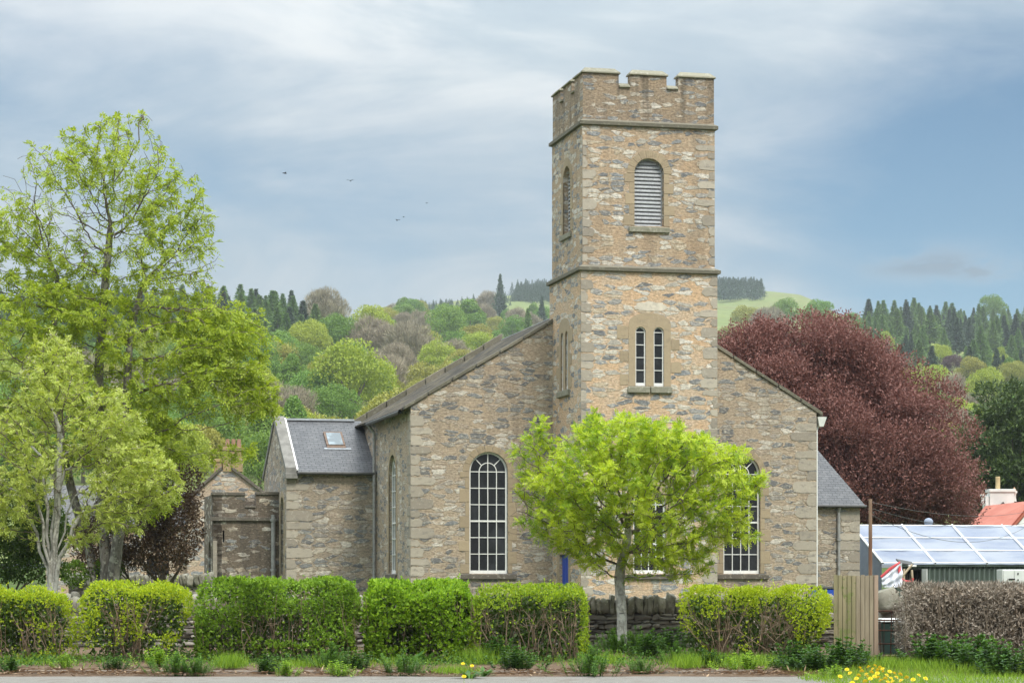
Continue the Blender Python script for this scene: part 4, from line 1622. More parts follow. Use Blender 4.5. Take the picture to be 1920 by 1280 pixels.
mb = MB()
cxl, cxr = hx_(1852.5), hx_(1898)
mb.box((cxl, 4.9, hz_(975)), (cxr, 5.9, hz_(923)))
mb.box((cxl - .05, 4.84, hz_(923) + .003), (cxr + .08, 5.96, hz_(917)))
mb.box((hx_(1845), 5.0, hz_(980)), (cxl - .003, 5.8, hz_(930)))
hc = mb.build('chimney', M['white_wall'], hr, bevel=.02)
V, F = tubes([(hx_(1871), 5.4, hz_(917))], [(hx_(1871), 5.4, hz_(896))], .13, .13, 12)
V2, F2 = tubes([(hx_(1871), 5.4, hz_(896))], [(hx_(1871), 5.4, hz_(893))], .14, .12, 12)
M['pot'] = plain('buff chimney pot', (.52, .40, .22), .8, .2, 0, .08, 6)
V, F, _ = cat_meshes([(V, F, 0), (V2, F2, 0)])
link('chimney_pot', np_mesh('chimney_pot', V, F, smooth=True), M['pot'], hc)
for px, py in ((1841.5, 946), (1900.5, 940)):
    pr = [(0.13, 0), (.09, .25), (.11, .42), (.17, .5), (.17, .58), (.14, .6), (.02, .82)]
    th = np.arange(12) * 2 * math.pi / 12
    V = np.array([[r * math.cos(a), r * math.sin(a), z] for r, z in pr for a in th])
    F = np.array([[i * 12 + j, i * 12 + (j + 1) % 12, (i + 1) * 12 + (j + 1) % 12, (i + 1) * 12 + j] for i in range(len(pr) - 1) for j in range(12)])
    mi = np.array([0 if i < 4 else 1 for i in range(len(pr) - 1) for j in range(12)])
    V = V + np.array([hx_(px), 5.2, hz_(py)])
    link('chimney_pot', np_mesh('chimney_pot', V, F, mi, smooth=True), [M['white_wall'], M['terracotta']], hc)
mb = MB()
P = [Vector((hx_(1858), 4.6, hz_(957))), Vector((hx_(1876), 4.6, hz_(941))), Vector((hx_(1880), 4.6, hz_(946))), Vector((hx_(1861), 4.6, hz_(963)))]
mb.hexa(P, [p + Vector((0, .2, 0)) for p in P])
mb.build('flashing', M['gutter'], hr)

# ================================================================== polytunnel over a green container, right
M['green_steel'] = plain('green painted steel', (.055, .075, .058), .5, .4, 0, .12, 1.2)


def sheet_mat():
    m, t, out = new_mat('polythene sheet')
    b = principled(t, out, .38, .45)
    co = nd(t, 'ShaderNodeTexCoord').outputs['Object']
    n = noise(t, mapping(t, co, (.5, 1.2, 2.0)), 1.0, 5, .6)
    c = mixc(t, srange(t, n.outputs[0], .35, .65), (.40, .43, .50), (.27, .31, .42))
    t.links.new(c, b.inputs['Base Color'])
    bp = nd(t, 'ShaderNodeBump')
    bp.inputs['Strength'].default_value = .3
    bp.inputs['Distance'].default_value = .1
    t.links.new(n.outputs[0], bp.inputs['Height'])
    t.links.new(bp.outputs[0], b.inputs['Normal'])
    tr = nd(t, 'ShaderNodeBsdfTranslucent')
    tr.inputs[0].default_value = (.50, .55, .66, 1)
    ms = nd(t, 'ShaderNodeMixShader')
    ms.inputs[0].default_value = .35
    t.links.new(b.outputs[0], ms.inputs[1])
    t.links.new(tr.outputs[0], ms.inputs[2])
    t.links.new(ms.outputs[0], out.inputs[0])
    return m


M['sheet'] = sheet_mat()
PTY = 97.0
pt = empty('polytunnel', (float(pxX(1655, PTY)), PTY, 0.3), CH_ANG)
tag(pt, 'long white polythene covered shelter with pale ribs right of the church', 'polytunnel')
TE, TR, TD, TL = float(pyZ(1056, PTY)) - .3, 0.0, 3.55, 22.8
TR = CAMZ + (HZ - 984) * (PTY + 3.6) / FPX - .3
# roof cloth sags a little between ribs and purlins
nu, nv = 85, 17
U, V_ = np.meshgrid(np.linspace(-.02, TL, nu), np.linspace(0, 1, nv))
sag = .07 * np.abs(np.sin(U / 2.28 * math.pi)) * (.3 + .7 * np.abs(np.sin(V_ * 3 * math.pi)))
Zc = TE + (TR - TE) * V_ - sag + .02 * np.sin(U * 3.1 + V_ * 5)
me = grid_mesh('roof_sheet', U, V_ * TD, Zc)
link('roof_sheet', me, M['sheet'], pt)
Zb = TE + (TR - TE) * V_ - sag
link('roof_sheet', grid_mesh('roof_sheet', U, 2 * TD - V_ * TD, Zb), M['sheet'], pt)
M['rib'] = plain('white rib', (.80, .82, .84), .4, .5, 0, .03, 3)
ribs = []
for i in range(10):
    u = i * 2.28
    V, F = tubes([(u, -.02, TE + .01)], [(u, TD, TR + .02)], .05, .05, 8)
    link('rib', np_mesh('rib', V, F, smooth=True), M['rib'], pt)
for f in (0.02, .345, .67, 1.0):
    V, F = tubes([(0, TD * f, TE + (TR - TE) * f + .0)], [(TL, TD * f, TE + (TR - TE) * f)], .028, .028, 6)
    link('purlin', np_mesh('purlin', V, F, smooth=True), M['rib'], pt)
mb = MB()
P = [Vector((.0, 0.1, .1)), Vector((.0, 2 * TD, .1)), Vector((.0, 2 * TD, TE)), Vector((.0, TD, TR - .04)), Vector((.0, 0.1, TE))]
mb.poly(P, None, 0, (-1, 0, 0))
M['end_cloth'] = plain('blue grey cloth', (.28, .32, .40), .8, .2, 0, .06, 2)
mb.build('end_cloth', M['end_cloth'], pt)
# corrugated container under the front edge of the cloth
ct = empty('container', (float(pxX(1655, PTY)), PTY, 0.3), CH_ANG)
tag(ct, 'dark green corrugated steel container under the polythene shelter', 'container')
prof = []
u = .75
while u < 22.4:
    prof += [(u, 0), (u + .07, 0), (u + .11, .06), (u + .18, .06), (u + .22, 0)]
    u += .22
A = np.array([[p[0], .12 + p[1], -.6] for p in prof])
B = A.copy()
B[:, 2] = TE - .12
n = len(A)
F = np.array([[i, i + 1, i + 1 + n, i + n] for i in range(n - 1)])
link('side_panel', np_mesh('side_panel', np.vstack([A, B]), F), M['green_steel'], ct)
mb = MB()
mb.box((.7, .05, TE - .12), (22.4, .25, TE - .03))
mb.box((.62, .05, -.6), (.745, .25, TE - .125))
mb.build('frame', M['green_steel'], ct)
M['dk_canvas'] = plain('black fan housing', (.03, .035, .05), .6, .3)
mb = MB()
# vent cowl on the tunnel ridge
th = np.arange(14) * 2 * math.pi / 14
pr = [(.16, -.1), (.17, .08), (.2, .14), (.19, .22), (.12, .30), (.02, .33)]
V = np.array([[r * math.cos(a), r * math.sin(a), z] for r, z in pr for a in th])
F = np.array([[i * 14 + j, i * 14 + (j + 1) % 14, (i + 1) * 14 + (j + 1) % 14, (i + 1) * 14 + j] for i in range(len(pr) - 1) for j in range(14)])
w0 = px2w(1741, 984, PTY + 4.8)
vc = link('vent_cowl', np_mesh('vent_cowl', V, F, smooth=True), M['end_cloth'], None, tuple(w0 - np.array([0, 0, .02])))
tag(vc, 'small round grey cowl on top of the white shelter', 'vent')

# cabinets standing in front of the container
M['cab_white'] = plain('white enamel', (.66, .67, .65), .4, .4, 0, .05, 3)
M['wood_pale'] = plain('pale sawn timber', (.48, .39, .27), .8, .2, 0, .12, 6)


def at(px, py, Y):
    return Vector(px2w(px, py, Y))


YC = 92.0
kc = YC / FPX
oc = empty('open_cabinet', (float(pxX(1716, YC)), YC, 0.3), R(4))
tag(oc, 'dark open cabinet with its pale door ajar, in front of the green container', 'cabinet')


def ccx(px):
    return (px - 1716) * kc


def ccz(py):
    return CAMZ - (py - HZ) * kc - .3


mb = MB()
x0, x1, z0, z1 = ccx(1698), ccx(1728), -.3, ccz(1066)
mb.box((x0, .0, z0), (x0 + .04, .5, z1 - .04))
mb.box((x1 - .04, .0, z0), (x1, .5, z1 - .04))
mb.box((x0, .0, z1 - .039), (x1, .5, z1))
mb.box((x0 + .041, .45, z0), (x1 - .041, .5, z1 - .041))
mb.build('body', M['black_paint_and_shade'], oc)  # the shade inside is put into the near-black body colour
mb = MB()
mb.hexa([(x1 + .01, -.01, z0), (x1 + .13, -.30, z0), (x1 + .16, -.29, z0), (x1 + .04, 0, z0)], [(x1 + .01, -.01, z1), (x1 + .13, -.30, z1), (x1 + .16, -.29, z1), (x1 + .04, 0, z1)])
dr = mb.build('door', M['cab_white'], oc)
mb = MB()
mb.box((ccx(1703), -.06, ccz(1062)), (ccx(1718), .2, ccz(1058.5)))
mb.build('lamp_box', M['white_paint'], oc, bevel=.01)
wc = empty('white_cabinet', (float(pxX(1905, YC)), YC - .5, 0.3), R(6))
tag(wc, 'white two-door metal cabinet with latch at the right edge, before the container', 'cabinet')


def wx(px):
    return (px - 1905) * kc


mb = MB()
mb.box((wx(1873), 0, -.4), (wx(1950), .7, ccz(1067)))
mb.build('body', M['cab_white'], wc, bevel=.015)
mb = MB()
mb.box((wx(1875), -.03, -.3), (wx(1893.5), -.003, ccz(1068.5)))
mb.build('door', M['cab_white'], wc, bevel=.008)
mb = MB()
mb.box((wx(1896.5), -.03, -.3), (wx(1949), -.003, ccz(1068.5)))
mb.build('door', M['cab_white'], wc, bevel=.008)
mb = MB()
mb.box((wx(1885), -.06, ccz(1086.5)), (wx(1897), -.033, ccz(1084)))
mb.build('latch', M['black_paint_and_shade'], wc)
for za, zb in ((1077, 1073), (1088, 1085)):
    mb = MB()
    mb.box((wx(1902), -.05, ccz(za)), (wx(1904), -.033, ccz(zb)))
    mb.build('hinge', M['black_paint_and_shade'], wc)

# red edged tarpaulin slumped on timbers
M['red_cloth'] = plain('red webbing', (.62, .09, .10), .6, .3, 0, .08, 5)
M['white_cloth'] = plain('white tarpaulin', (.66, .68, .74), .6, .3, 0, .06, 4)
tp = empty('tarpaulin', (float(pxX(1668, YC)), YC - .6, 0.3))
tag(tp, 'crumpled white tarpaulin with a red border slumped over timbers', 'tarpaulin')


def tx(px, py, y=0.0):
    return Vector(((px - 1668) * kc, y, ccz(py)))


nu, nv = 24, 18
U, V_ = np.meshgrid(np.linspace(0, 1, nu), np.linspace(0, 1, nv))
Xx = (1648 + U * 38 - 1668) * kc
top = 1079 - U * 25
bot = 1100 + 0 * U
Zz = ccz(0) * 0 + (CAMZ - (top * (1 - V_) + bot * V_ - HZ) * kc - .3)
Yy = .12 * np.sin(U * 17 + V_ * 3) * V_ + .08 * np.sin(V_ * 14 + U * 5) - .35 * V_
link('cloth', grid_mesh('cloth', Xx, Yy, Zz), M['white_cloth'], tp)
pts = [tx(1647, 1081, -.05), tx(1664, 1066, -.06), tx(1682, 1054, -.06), tx(1681, 1068, -.1), tx(1682, 1082, -.16), tx(1690, 1089, -.2), tx(1704, 1090, -.2), tx(1705, 1083, -.2)]
V = []
F = []
for i, p in enumerate(pts):
    j = (.055 if i % 2 else .045)
    q = pts[min(i + 1, len(pts) - 1)] - pts[max(i - 1, 0)]
    nn = Vector((-q.z, 0, q.x)).normalized() * j
    V += [p + nn, p - nn, p - nn + Vector((0, .05, 0)), p + nn + Vector((0, .05, 0))]
for i in range(len(pts) - 1):
    a, b = i * 4, i * 4 + 4
    for s in range(4):
        F.append([a + s, a + (s + 1) % 4, b + (s + 1) % 4, b + s])
link('border', np_mesh('border', np.array([tuple(v) for v in V]), np.array(F)), M['red_cloth'], tp)
tm = empty('timber_frame', (float(pxX(1690, YC)), YC - .25, 0.3))
tag(tm, 'leaning pale timber struts beside the red edged tarpaulin', 'timber')
for a, b in (((1684, 1082), (1705, 1058)), ((1688, 1100), (1690, 1066)), ((1706, 1104), (1704, 1068))):
    V, F = tubes([tuple(tx(*a, .12) + Vector((-.35, 0, 0)))], [tuple(tx(*b, .2) + Vector((-.35, 0, 0)))], .05, .05, 4)
    link('strut', np_mesh('strut', V, F), M['wood_pale'], tm)
mb = MB()
a = tx(1682, 1056, .3) + Vector((-.35, 0, 0))
b = tx(1712, 1062, .3) + Vector((-.35, 0, 0))
mb.hexa([a, b, b + Vector((0, .9, .15)), a + Vector((0, .9, .15))], [p + Vector((0, 0, .05)) for p in (a, b, b + Vector((0, .9, .15)), a + Vector((0, .9, .15)))])
mb.build('board', M['gutter'], tm)
# dark upright slats under the board
mb = MB()
for i in range(4):
    a = tx(1686 + i * 5.2, 1104, .5) + Vector((-.35, 0, 0))
    mb.box(tuple(a), tuple(a + Vector((.06, .3, .62))))
mb.build('slat', M['sill_dark'], tm)

# blue box by the right wing
YB = 86.0
bb = empty('blue_box', (float(pxX(1547, YB)), YB, .3), R(12))
tag(bb, 'low royal blue lidded box at the foot of the right wing', 'box')
kb = YB / FPX
mb = MB()
mb.box((-.5, 0, -.2), (.5, .6, CAMZ - (1104 - HZ) * kb - .3))
mb.build('body', M['blue_paint'], bb, bevel=.02)
mb = MB()
mb.box((-.53, -.03, CAMZ - (1104 - HZ) * kb - .298), (.53, .63, CAMZ - (1099 - HZ) * kb - .3))
mb.build('lid', M['gutter'], bb, bevel=.02)

# utility pole with wires
M['pole'] = bark_mat('weathered pole', (.16, .085, .055), (.28, .20, .14), 8, .08)
YP = 62.0
up_ = empty('utility_pole', (float(pxX(1632, YP)), YP, .28))
tag(up_, 'thin weathered wooden pole in front of the polythene shelter', 'pole')
kp = YP / FPX
hp = CAMZ - (935 - HZ) * kp - .28
V, F = tubes([(0, 0, -.4)], [(0, 0, hp)], .058, .046, 10)
pm = link('post', np_mesh('post', V, F, smooth=True), M['pole'], up_)
mb = MB()
mb.box((.055, -.03, hp - .38), (.10, .02, hp - .33))
mb.build('bracket', M['gutter'], up_)
for k_, (px, py, Y) in enumerate(((1990, 938, 118), (1995, 950, 118), (1960, 962, 100))):
    a = Vector((0, 0, hp - .08 - .16 * k_))
    b = Vector(px2w(px, py, Y)) - up_.location
    pts = []
    for i in range(25):
        f = i / 24
        p = a.lerp(b, f)
        p.z -= 4 * f * (1 - f) * (.55 + .2 * k_)
        pts.append(tuple(p))
    V, F = tubes(pts[:-1], pts[1:], .007, .007, 4)
    link('wire', np_mesh('wire', V, F), M['gutter'], up_)

# board fence panel
M['fence_wood'] = bark_mat('weathered fence boards', (.30, .255, .155), (.20, .185, .10), 6, .10, lichen=(.17, .19, .07))
M['fence_wood2'] = bark_mat('grey fence boards', (.33, .28, .20), (.24, .20, .14), 6, .10)
YF = 49.0
kf = YF / FPX
fp = empty('board_fence', (float(pxX(1563, YF)), YF, 0.0), R(2))
tag(fp, 'tall section of weathered vertical board fence, greenish at its left', 'fence')
ftop = CAMZ - (1078 - HZ) * kf
mb = MB()
rr = random.Random(2)
n = 9
wdt = 76 * kf / n
for i in range(n):
    x0 = i * wdt
    j = rr.uniform(-.015, .012)
    mb.hexa([(x0 + .006, rr.uniform(-.006, .006), .02), (x0 + wdt - .006, rr.uniform(-.006, .006), .02), (x0 + wdt - .006, .025, .02), (x0 + .006, .025, .02)],
            [(x0 + .006, rr.uniform(-.006, .006), ftop + j), (x0 + wdt - .006, rr.uniform(-.006, .006), ftop + j + rr.uniform(-.006, .006)), (x0 + wdt - .006, .025, ftop + j), (x0 + .006, .025, ftop + j)], 0 if i < 5 else 1)
    mb.box((x0 + wdt - .022, .027, .03), (x0 + wdt + .022, .045, ftop - .02), 0 if i < 5 else 1)
mb.build('boards', [M['fence_wood'], M['fence_wood2']], fp)
mb = MB()
for z in (.35, 1.5):
    mb = MB()
    mb.box((0, .05, z), (n * wdt, .1, z + .09))
    mb.build('rail', M['fence_wood2'], fp)
mb = MB()
mb.box((n * wdt + .004, -.03, -.2), (n * wdt + .085, .06, ftop + .005))
M['post_wood'] = bark_mat('pinkish post', (.36, .27, .20), (.27, .20, .15), 6, .12)
mb.build('post', M['post_wood'], fp)

# rusty gate frame
YG = 49.4
kg = YG / FPX
gt = empty('rusty_gate', (float(pxX(1645, YG)), YG, 0.0), R(3))
tag(gt, 'rusty iron gate of thin bars between board fence and dry hedge', 'gate')


def gg(px, py, y=0.0):
    return ((px - 1645) * kg, y, CAMZ - (py - HZ) * kg)


segs = [(gg(1646, 1145), gg(1700, 1145), .018), (gg(1645, 1145), gg(1645, 1250), .022), (gg(1672, 1146), gg(1670, 1240), .012), (gg(1700, 1145), gg(1700, 1250), .02)]
for py in (1162, 1181, 1206, 1230):
    segs.append((gg(1645, py), gg(1712, py + 1), .018))
segs += [(gg(1650, 1160), gg(1650, 1250), .009), (gg(1658, 1160), gg(1657, 1250), .007)]
V, F = tubes([s[0] for s in segs], [s[1] for s in segs], [s[2] for s in segs], [s[2] for s in segs], 6)
link('bars', np_mesh('bars', V, F), M['rust'], gt)
segs = [(gg(1645, 1250, -.02), gg(1672, 1222, -.02), .008), (gg(1662, 1256, -.02), gg(1695, 1200, -.03), .010)]
V, F = tubes([s[0] for s in segs], [s[1] for s in segs], [s[2] for s in segs], [s[2] for s in segs], 5)
link('brace', np_mesh('brace', V, F), M['rust'], gt)
M['bin_green'] = plain('dark green plastic', (.02, .045, .038), .45, .4, 0, .1, 3)
bn = empty('green_bin', (float(pxX(1675, 50.6)), 50.6, 0.0))
tag(bn, 'dark green plastic bin standing behind the rusty gate', 'bin')
mb = MB()
mb.hexa([(-.24, -.2, .05), (.30, -.2, .05), (.30, .3, .05), (-.24, .3, .05)], [(-.30, -.26, .78), (.36, -.26, .78), (.36, .36, .78), (-.30, .36, .78)])
mb.build('body', M['bin_green'], bn, bevel=.03)
mb = MB()
mb.hexa([(-.32, -.3, .79), (.38, -.3, .79), (.38, .38, .79), (-.32, .38, .79)], [(-.27, -.24, .86), (.33, -.24, .86), (.33, .36, .86), (-.27, .36, .86)])
mb.build('lid', M['cab_white'], bn, bevel=.01)
# big rounded end stones of the wall by the gate
bs = [(float(pxX(1664, 52.0)), 52.0, 1.38 - .15, .42, .5, .44, .05)]
V, F = rough_stones(bs, 5, .10)
es = link('boulder', np_mesh('boulder', V, F, smooth=True), M['drycope'])
tag(es, 'big rounded grey stone capping the wall end behind the gate', 'stone')
V, F = rough_stones([(float(pxX(1668, 52.2)), 52.2, .5, .5, .5, 1.05, 0)], 6, .1)
link('pier', np_mesh('pier', V, F), M['drystone'], es)
# birds
M['bird'] = plain('dark feathers', (.02, .02, .024), .7, .2)
for i, (px, py, s, lab) in enumerate(((534, 325, 1.0, 'highest dark bird, alone in the sky left of centre'), (657, 339, 1.0, 'dark bird in the sky nearest the tower side, second highest'),
                                      (745, 413, .85, 'small dark bird low in the sky with a fainter one beside it'), (757, 407, .5, 'faint tiny bird just above the low dark bird'),
                                      (800, 381, .5, 'faint tiny bird nearest to the tower'))):
    Yb = 120.0
    o = empty('bird', tuple(px2w(px, py, Yb)), R(30 + 50 * i))
    tag(o, lab, 'bird', 'birds flying in the sky')
    a = .07 * s
    V = []
    pr = [(-1.6, .02), (-.9, .28), (0, .42), (.8, .30), (1.3, .22), (1.6, .05)]
    th = np.arange(8) * 2 * math.pi / 8
    V = np.array([[x * a, r * a * math.cos(t), r * a * math.sin(t)] for x, r in pr for t in th])
    F = np.array([[q * 8 + j, q * 8 + (j + 1) % 8, (q + 1) * 8 + (j + 1) % 8, (q + 1) * 8 + j] for q in range(len(pr) - 1) for j in range(8)])
    link('body', np_mesh('body', V, F, smooth=True), M['bird'], o)
    for sg in (-1, 1):
        W_ = np.array([[.6, .3, .1], [-.3, .3, .1], [-.6, 1.7, .75], [.5, 1.5, .7], [-.9, 2.6, .35], [-.2, 2.5, .4]]) * np.array([a, a * sg, a])
        W2 = W_ - np.array([0, 0, .02 * a * 3])
        Fw = np.array([[0, 1, 2, 3], [3, 2, 4, 5]])
        link('wing', np_mesh('wing', np.vstack([W_, W2]), np.vstack([Fw, Fw[:, ::-1] + 6])), M['bird'], o)
# ================================================================== vegetation helpers
def snoise(P, k, seed, n=5):
    """cheap smooth 3-D noise, about -1..1"""
    g = np.random.default_rng(seed)
    s = np.zeros(len(P))
    for i in range(n):
        w = rand_unit(1, g)[0] * k * g.uniform(.6, 1.7)
        s += np.sin(P @ w + g.uniform(0, 6.28))
    return s / math.sqrt(n) * .8


def grow(att, trunk, seg, di, dk, iters=200, trop=(0, 0, .12), jit=.12, seed=1):
    g = np.random.default_rng(seed)
    nodes = [np.array(p, float) for p in trunk]
    parent = [-1] + list(range(len(trunk) - 1))
    N = np.array(nodes)
    D = np.linalg.norm(att[:, None] - N[None], axis=2)
    near = D.argmin(1)
    dist = D.min(1)
    alive = np.ones(len(att), bool)
    trop = np.array(trop)
    for it in range(iters):
        act = alive & (dist < di)
        if not act.any():
            act = alive & (dist < dist[alive].min() * 1.3 + 1e-6) if alive.any() else act
        if not act.any():
            break
        acc = np.zeros((len(nodes), 3))
        dirs = nrm(att[act] - np.array(nodes)[near[act]])
        np.add.at(acc, near[act], dirs)
        idx = np.unique(near[act])
        base = np.array(nodes)[idx]
        d = nrm(nrm(acc[idx]) + trop + g.normal(size=(len(idx), 3)) * jit)
        new = base + d * seg
        k0 = len(nodes)
        for i, p in zip(idx, new):
            nodes.append(p)
            parent.append(int(i))
        A = np.where(alive)[0]
        Dn = np.linalg.norm(att[A][:, None] - new[None], axis=2)
        m = Dn.min(1)
        am = Dn.argmin(1)
        upd = m < dist[A]
        dist[A[upd]] = m[upd]
        near[A[upd]] = k0 + am[upd]
        alive[A[m < dk]] = False
        if not alive.any():
            break
    return np.array(nodes), np.array(parent)


def radii(nodes, parent, tip, power=2.3, rmax=None):
    n = len(nodes)
    acc = np.zeros(n)
    nch = np.zeros(n, int)
    for i in range(n - 1, 0, -1):
        r = acc[i] if nch[i] else tip ** power
        acc[i] = r
        acc[parent[i]] += r
        nch[parent[i]] += 1
    if nch[0] == 0:
        acc[0] = tip ** power
    rad = acc ** (1 / power)
    if rmax:
        rad = np.minimum(rad, rmax)
    return rad, nch


def branch_mesh(name, nodes, parent, rad, sides=6, minr=0.0):
    i = np.arange(1, len(nodes))
    i = i[(parent[i] >= 0) & (rad[i] >= minr)]
    p = parent[i]
    r0 = np.minimum(rad[p], rad[i] * 1.5)
    V, F = tubes(nodes[p], nodes[i] + (nodes[i] - nodes[p]) * .04, r0, rad[i], sides)
    return np_mesh(name, V, F, smooth=True)


def ellip(n, c, r, g, shell=0.0):
    v = rand_unit(n, g)
    u = g.uniform(shell ** 3, 1, n) ** (1 / 3)
    return np.array(c) + v * u[:, None] * np.array(r)


def lobes_px(spec, Y, n, g, shell=0.0):
    """spec: (px,py,rpx,rpy,depth radius m, weight, depth offset)"""
    out = []
    tot = sum(s[5] for s in spec)
    for px, py, rx, ry, rd, w, dy in spec:
        c = px2w(px, py, Y)
        k = Y / FPX
        out.append(ellip(int(n * w / tot) + 1, (c[0], Y + dy, c[2]), (rx * k, rd, ry * k), g, shell))
    return np.vstack(out)


def compound(p, d, up, L, npair, ll, lw, droop=.25, g=rng):
    """pinnate leaves: (n,3) base points, directions, up vectors"""
    n = len(p)
    d = nrm(d)
    s = nrm(np.cross(d, up))
    u = np.cross(s, d)
    B, A, S = [], [], []
    Ls = np.broadcast_to(np.asarray(L, float), (n,))[:, None]
    for i in range(npair + 1):
        t = .22 + .78 * i / npair
        q = p + d * Ls * t - np.array([0, 0, 1]) * Ls * droop * t * t
        if i == npair:
            B.append(q); A.append(nrm(d - np.array([0, 0, .5]) * droop)); S.append(s)
            continue
        for sg in (-1, 1):
            a = nrm(s * sg * .85 + d * .55 - u * .15 + g.normal(size=(n, 3)) * .08 - np.array([0, 0, .25]) * droop)
            B.append(q); A.append(a); S.append(nrm(np.cross(a, u + g.normal(size=(n, 3)) * .25)))
    B, A, S = np.vstack(B), np.vstack(A), np.vstack(S)
    k = len(B) // n
    return leaf_quads(B, A, S, np.tile(np.asarray(ll * np.ones(n)), k) * g.uniform(.85, 1.15, len(B)), lw)


def twig_points(nodes, parent, rad, thr, per, g):
    i = np.arange(1, len(nodes))
    i = i[rad[i] <= thr]
    i = np.repeat(i, per)
    f = g.uniform(0, 1, len(i))[:, None]
    p = nodes[parent[i]] * (1 - f) + nodes[i] * f
    d = nrm(nodes[i] - nodes[parent[i]])
    return p, d


def umbels(p, r, g, n=14):
    """flat cream flower heads made of tiny petals"""
    m = len(p)
    off = g.normal(size=(m, n, 3)) * np.array([r * .5, r * .5, r * .18])
    c = (p[:, None] + off).reshape(-1, 3)
    a = rand_unit(len(c), g)
    a[:, 2] = np.abs(a[:, 2]) * .3
    a = nrm(a)
    s = nrm(np.cross(a, np.array([0, 0, 1.0]) + g.normal(size=a.shape) * .4))
    return leaf_quads(c, a, s, r * .34, r * .26)


# ------------------------------------------------------------------ materials
M['rowan_leaf'] = leaf_mat('lime rowan leaf', (.29, .41, .022), (.56, .65, .055), .46)
M['rowan_leaf2'] = leaf_mat('deeper rowan leaf', (.16, .28, .02), (.34, .47, .04), .42)
M['rowan_leaf3'] = leaf_mat('young rowan leaf', (.40, .52, .04), (.62, .70, .12), .48)
M['rowan_bark'] = bark_mat('pale grey bark', (.24, .23, .20), (.46, .45, .41), 9, .5, lichen=(.54, .53, .47))
M['twig_dark'] = bark_mat('dark twig bark', (.09, .07, .055), (.20, .17, .135), 10, .4)
M['cream'] = leaf_mat('cream blossom', (.58, .55, .32), (.74, .70, .48), .3, tcol=(.6, .6, .35))
M['ash_leaf'] = leaf_mat('ash leaf', (.20, .29, .022), (.45, .53, .065), .45)
M['ash_bark'] = bark_mat('ash bark', (.10, .09, .078), (.23, .21, .18), 8, .35, lichen=(.32, .31, .26))
M['whitebeam_leaf'] = leaf_mat('pale flowering rowan leaf', (.28, .36, .045), (.54, .60, .16), .40)
M['copper_leaf'] = leaf_mat('dark copper shrub leaf', (.06, .036, .024), (.17, .115, .065), .25, tcol=(.10, .04, .025))
M['evergreen_leaf'] = leaf_mat('deep green leaf', (.035, .07, .012), (.10, .17, .025), .3)  # bush foliage, deep green by its own colour
M['beech_leaf'] = leaf_mat('copper beech leaf', (.12, .046, .036), (.31, .15, .125), .24, tcol=(.24, .09, .07))
M['beech_bark'] = bark_mat('beech bark', (.10, .085, .075), (.20, .175, .15), 5, .4)
M['pine_leaf'] = leaf_mat('pine needles', (.03, .055, .018), (.11, .155, .045), .15, objvar=.2)
M['privet_a'] = leaf_mat('yellow green privet', (.24, .34, .018), (.52, .60, .035), .40)
M['privet_b'] = leaf_mat('mid green shrub leaf', (.11, .22, .02), (.30, .46, .05), .38)
M['privet_c'] = leaf_mat('fresh green shrub leaf', (.13, .26, .018), (.36, .54, .045), .40)
M['privet_d'] = leaf_mat('yellow tipped green privet', (.14, .24, .018), (.44, .56, .04), .40)
M['privet_dark'] = leaf_mat('dark green leaf', (.05, .10, .012), (.15, .25, .025), .35)  # darker leaf tone, scattered at random in hedges and on one bush
M['stem'] = bark_mat('hedge stem', (.22, .155, .105), (.36, .27, .19), 14, .3)
M['dry_twig'] = leaf_mat('dry twig', (.13, .105, .08), (.46, .40, .33), .05, tcol=(.3, .25, .2), rough=.9, spec=.1)
M['dry_stem'] = bark_mat('dry stem', (.17, .135, .10), (.32, .26, .20), 12, .3)
M['weed_leaf'] = leaf_mat('weed leaf', (.045, .12, .018), (.16, .30, .05), .35)
M['weed_dark'] = leaf_mat('nettle leaf', (.028, .085, .014), (.10, .20, .035), .3)
M['weed_lime'] = leaf_mat('pale weed leaf', (.16, .30, .03), (.34, .50, .06), .4)
M['dock_leaf'] = leaf_mat('broad dock leaf', (.04, .11, .022), (.10, .20, .045), .3)
M['grass_leaf'] = leaf_mat('grass blade', (.10, .20, .018), (.28, .42, .045), .4)
M['dandelion'] = leaf_mat('dandelion yellow', (.80, .60, .012), (.88, .72, .03), .25, tcol=(.8, .5, .02))

# ================================================================== small rowan in front of the tower
g = np.random.default_rng(101)
YR = 51.5
spec = [(1190, 900, 205, 118, 2.3, 10, 0), (1070, 930, 100, 108, 1.7, 3, -.2), (1325, 915, 88, 112, 1.7, 3, -.1), (1180, 830, 150, 58, 1.6, 3, 0),
        (1012, 812, 17, 42, .3, .5, -.3), (1195, 1005, 185, 50, 1.6, 2.8, 0), (1150, 1040, 70, 24, .9, .5, -.2), (1290, 1040, 70, 26, .9, .6, .2), (1408, 905, 34, 28, .5, .5, 0), (985, 860, 40, 50, .7, .6, -.2), (1385, 850, 26, 24, .5, .4, .2), (985, 905, 26, 60, .8, .8, 0),
        (1105, 1056, 34, 26, .7, .4, -.3), (1215, 1035, 55, 32, .8, .7, -.6), (1265, 1055, 85, 34, .9, .8, -.2), (1110, 782, 22, 18, .4, .25, 0), (960, 985, 18, 34, .4, .3, -.3), (1390, 1000, 36, 28, .6, .4, 0)]
att = lobes_px(spec, YR, 3600, g, .25)
base = px2w(1167, 1200, YR)
base[2] = .08
trunk = [base, px2w(1166, 1180, YR), px2w(1166, 1150, YR), px2w(1163, 1115, YR), px2w(1161, 1085, YR), px2w(1164, 1060, YR), px2w(1172, 1035, YR), px2w(1176, 1005, YR)]
nodes, par_ = grow(att, trunk, .11, 1.2, .17, 110, (0, 0, .05), .18, 5)
rad, nch = radii(nodes, par_, .0045, 2.25)
f = .185 / rad[2]
big = rad > .02
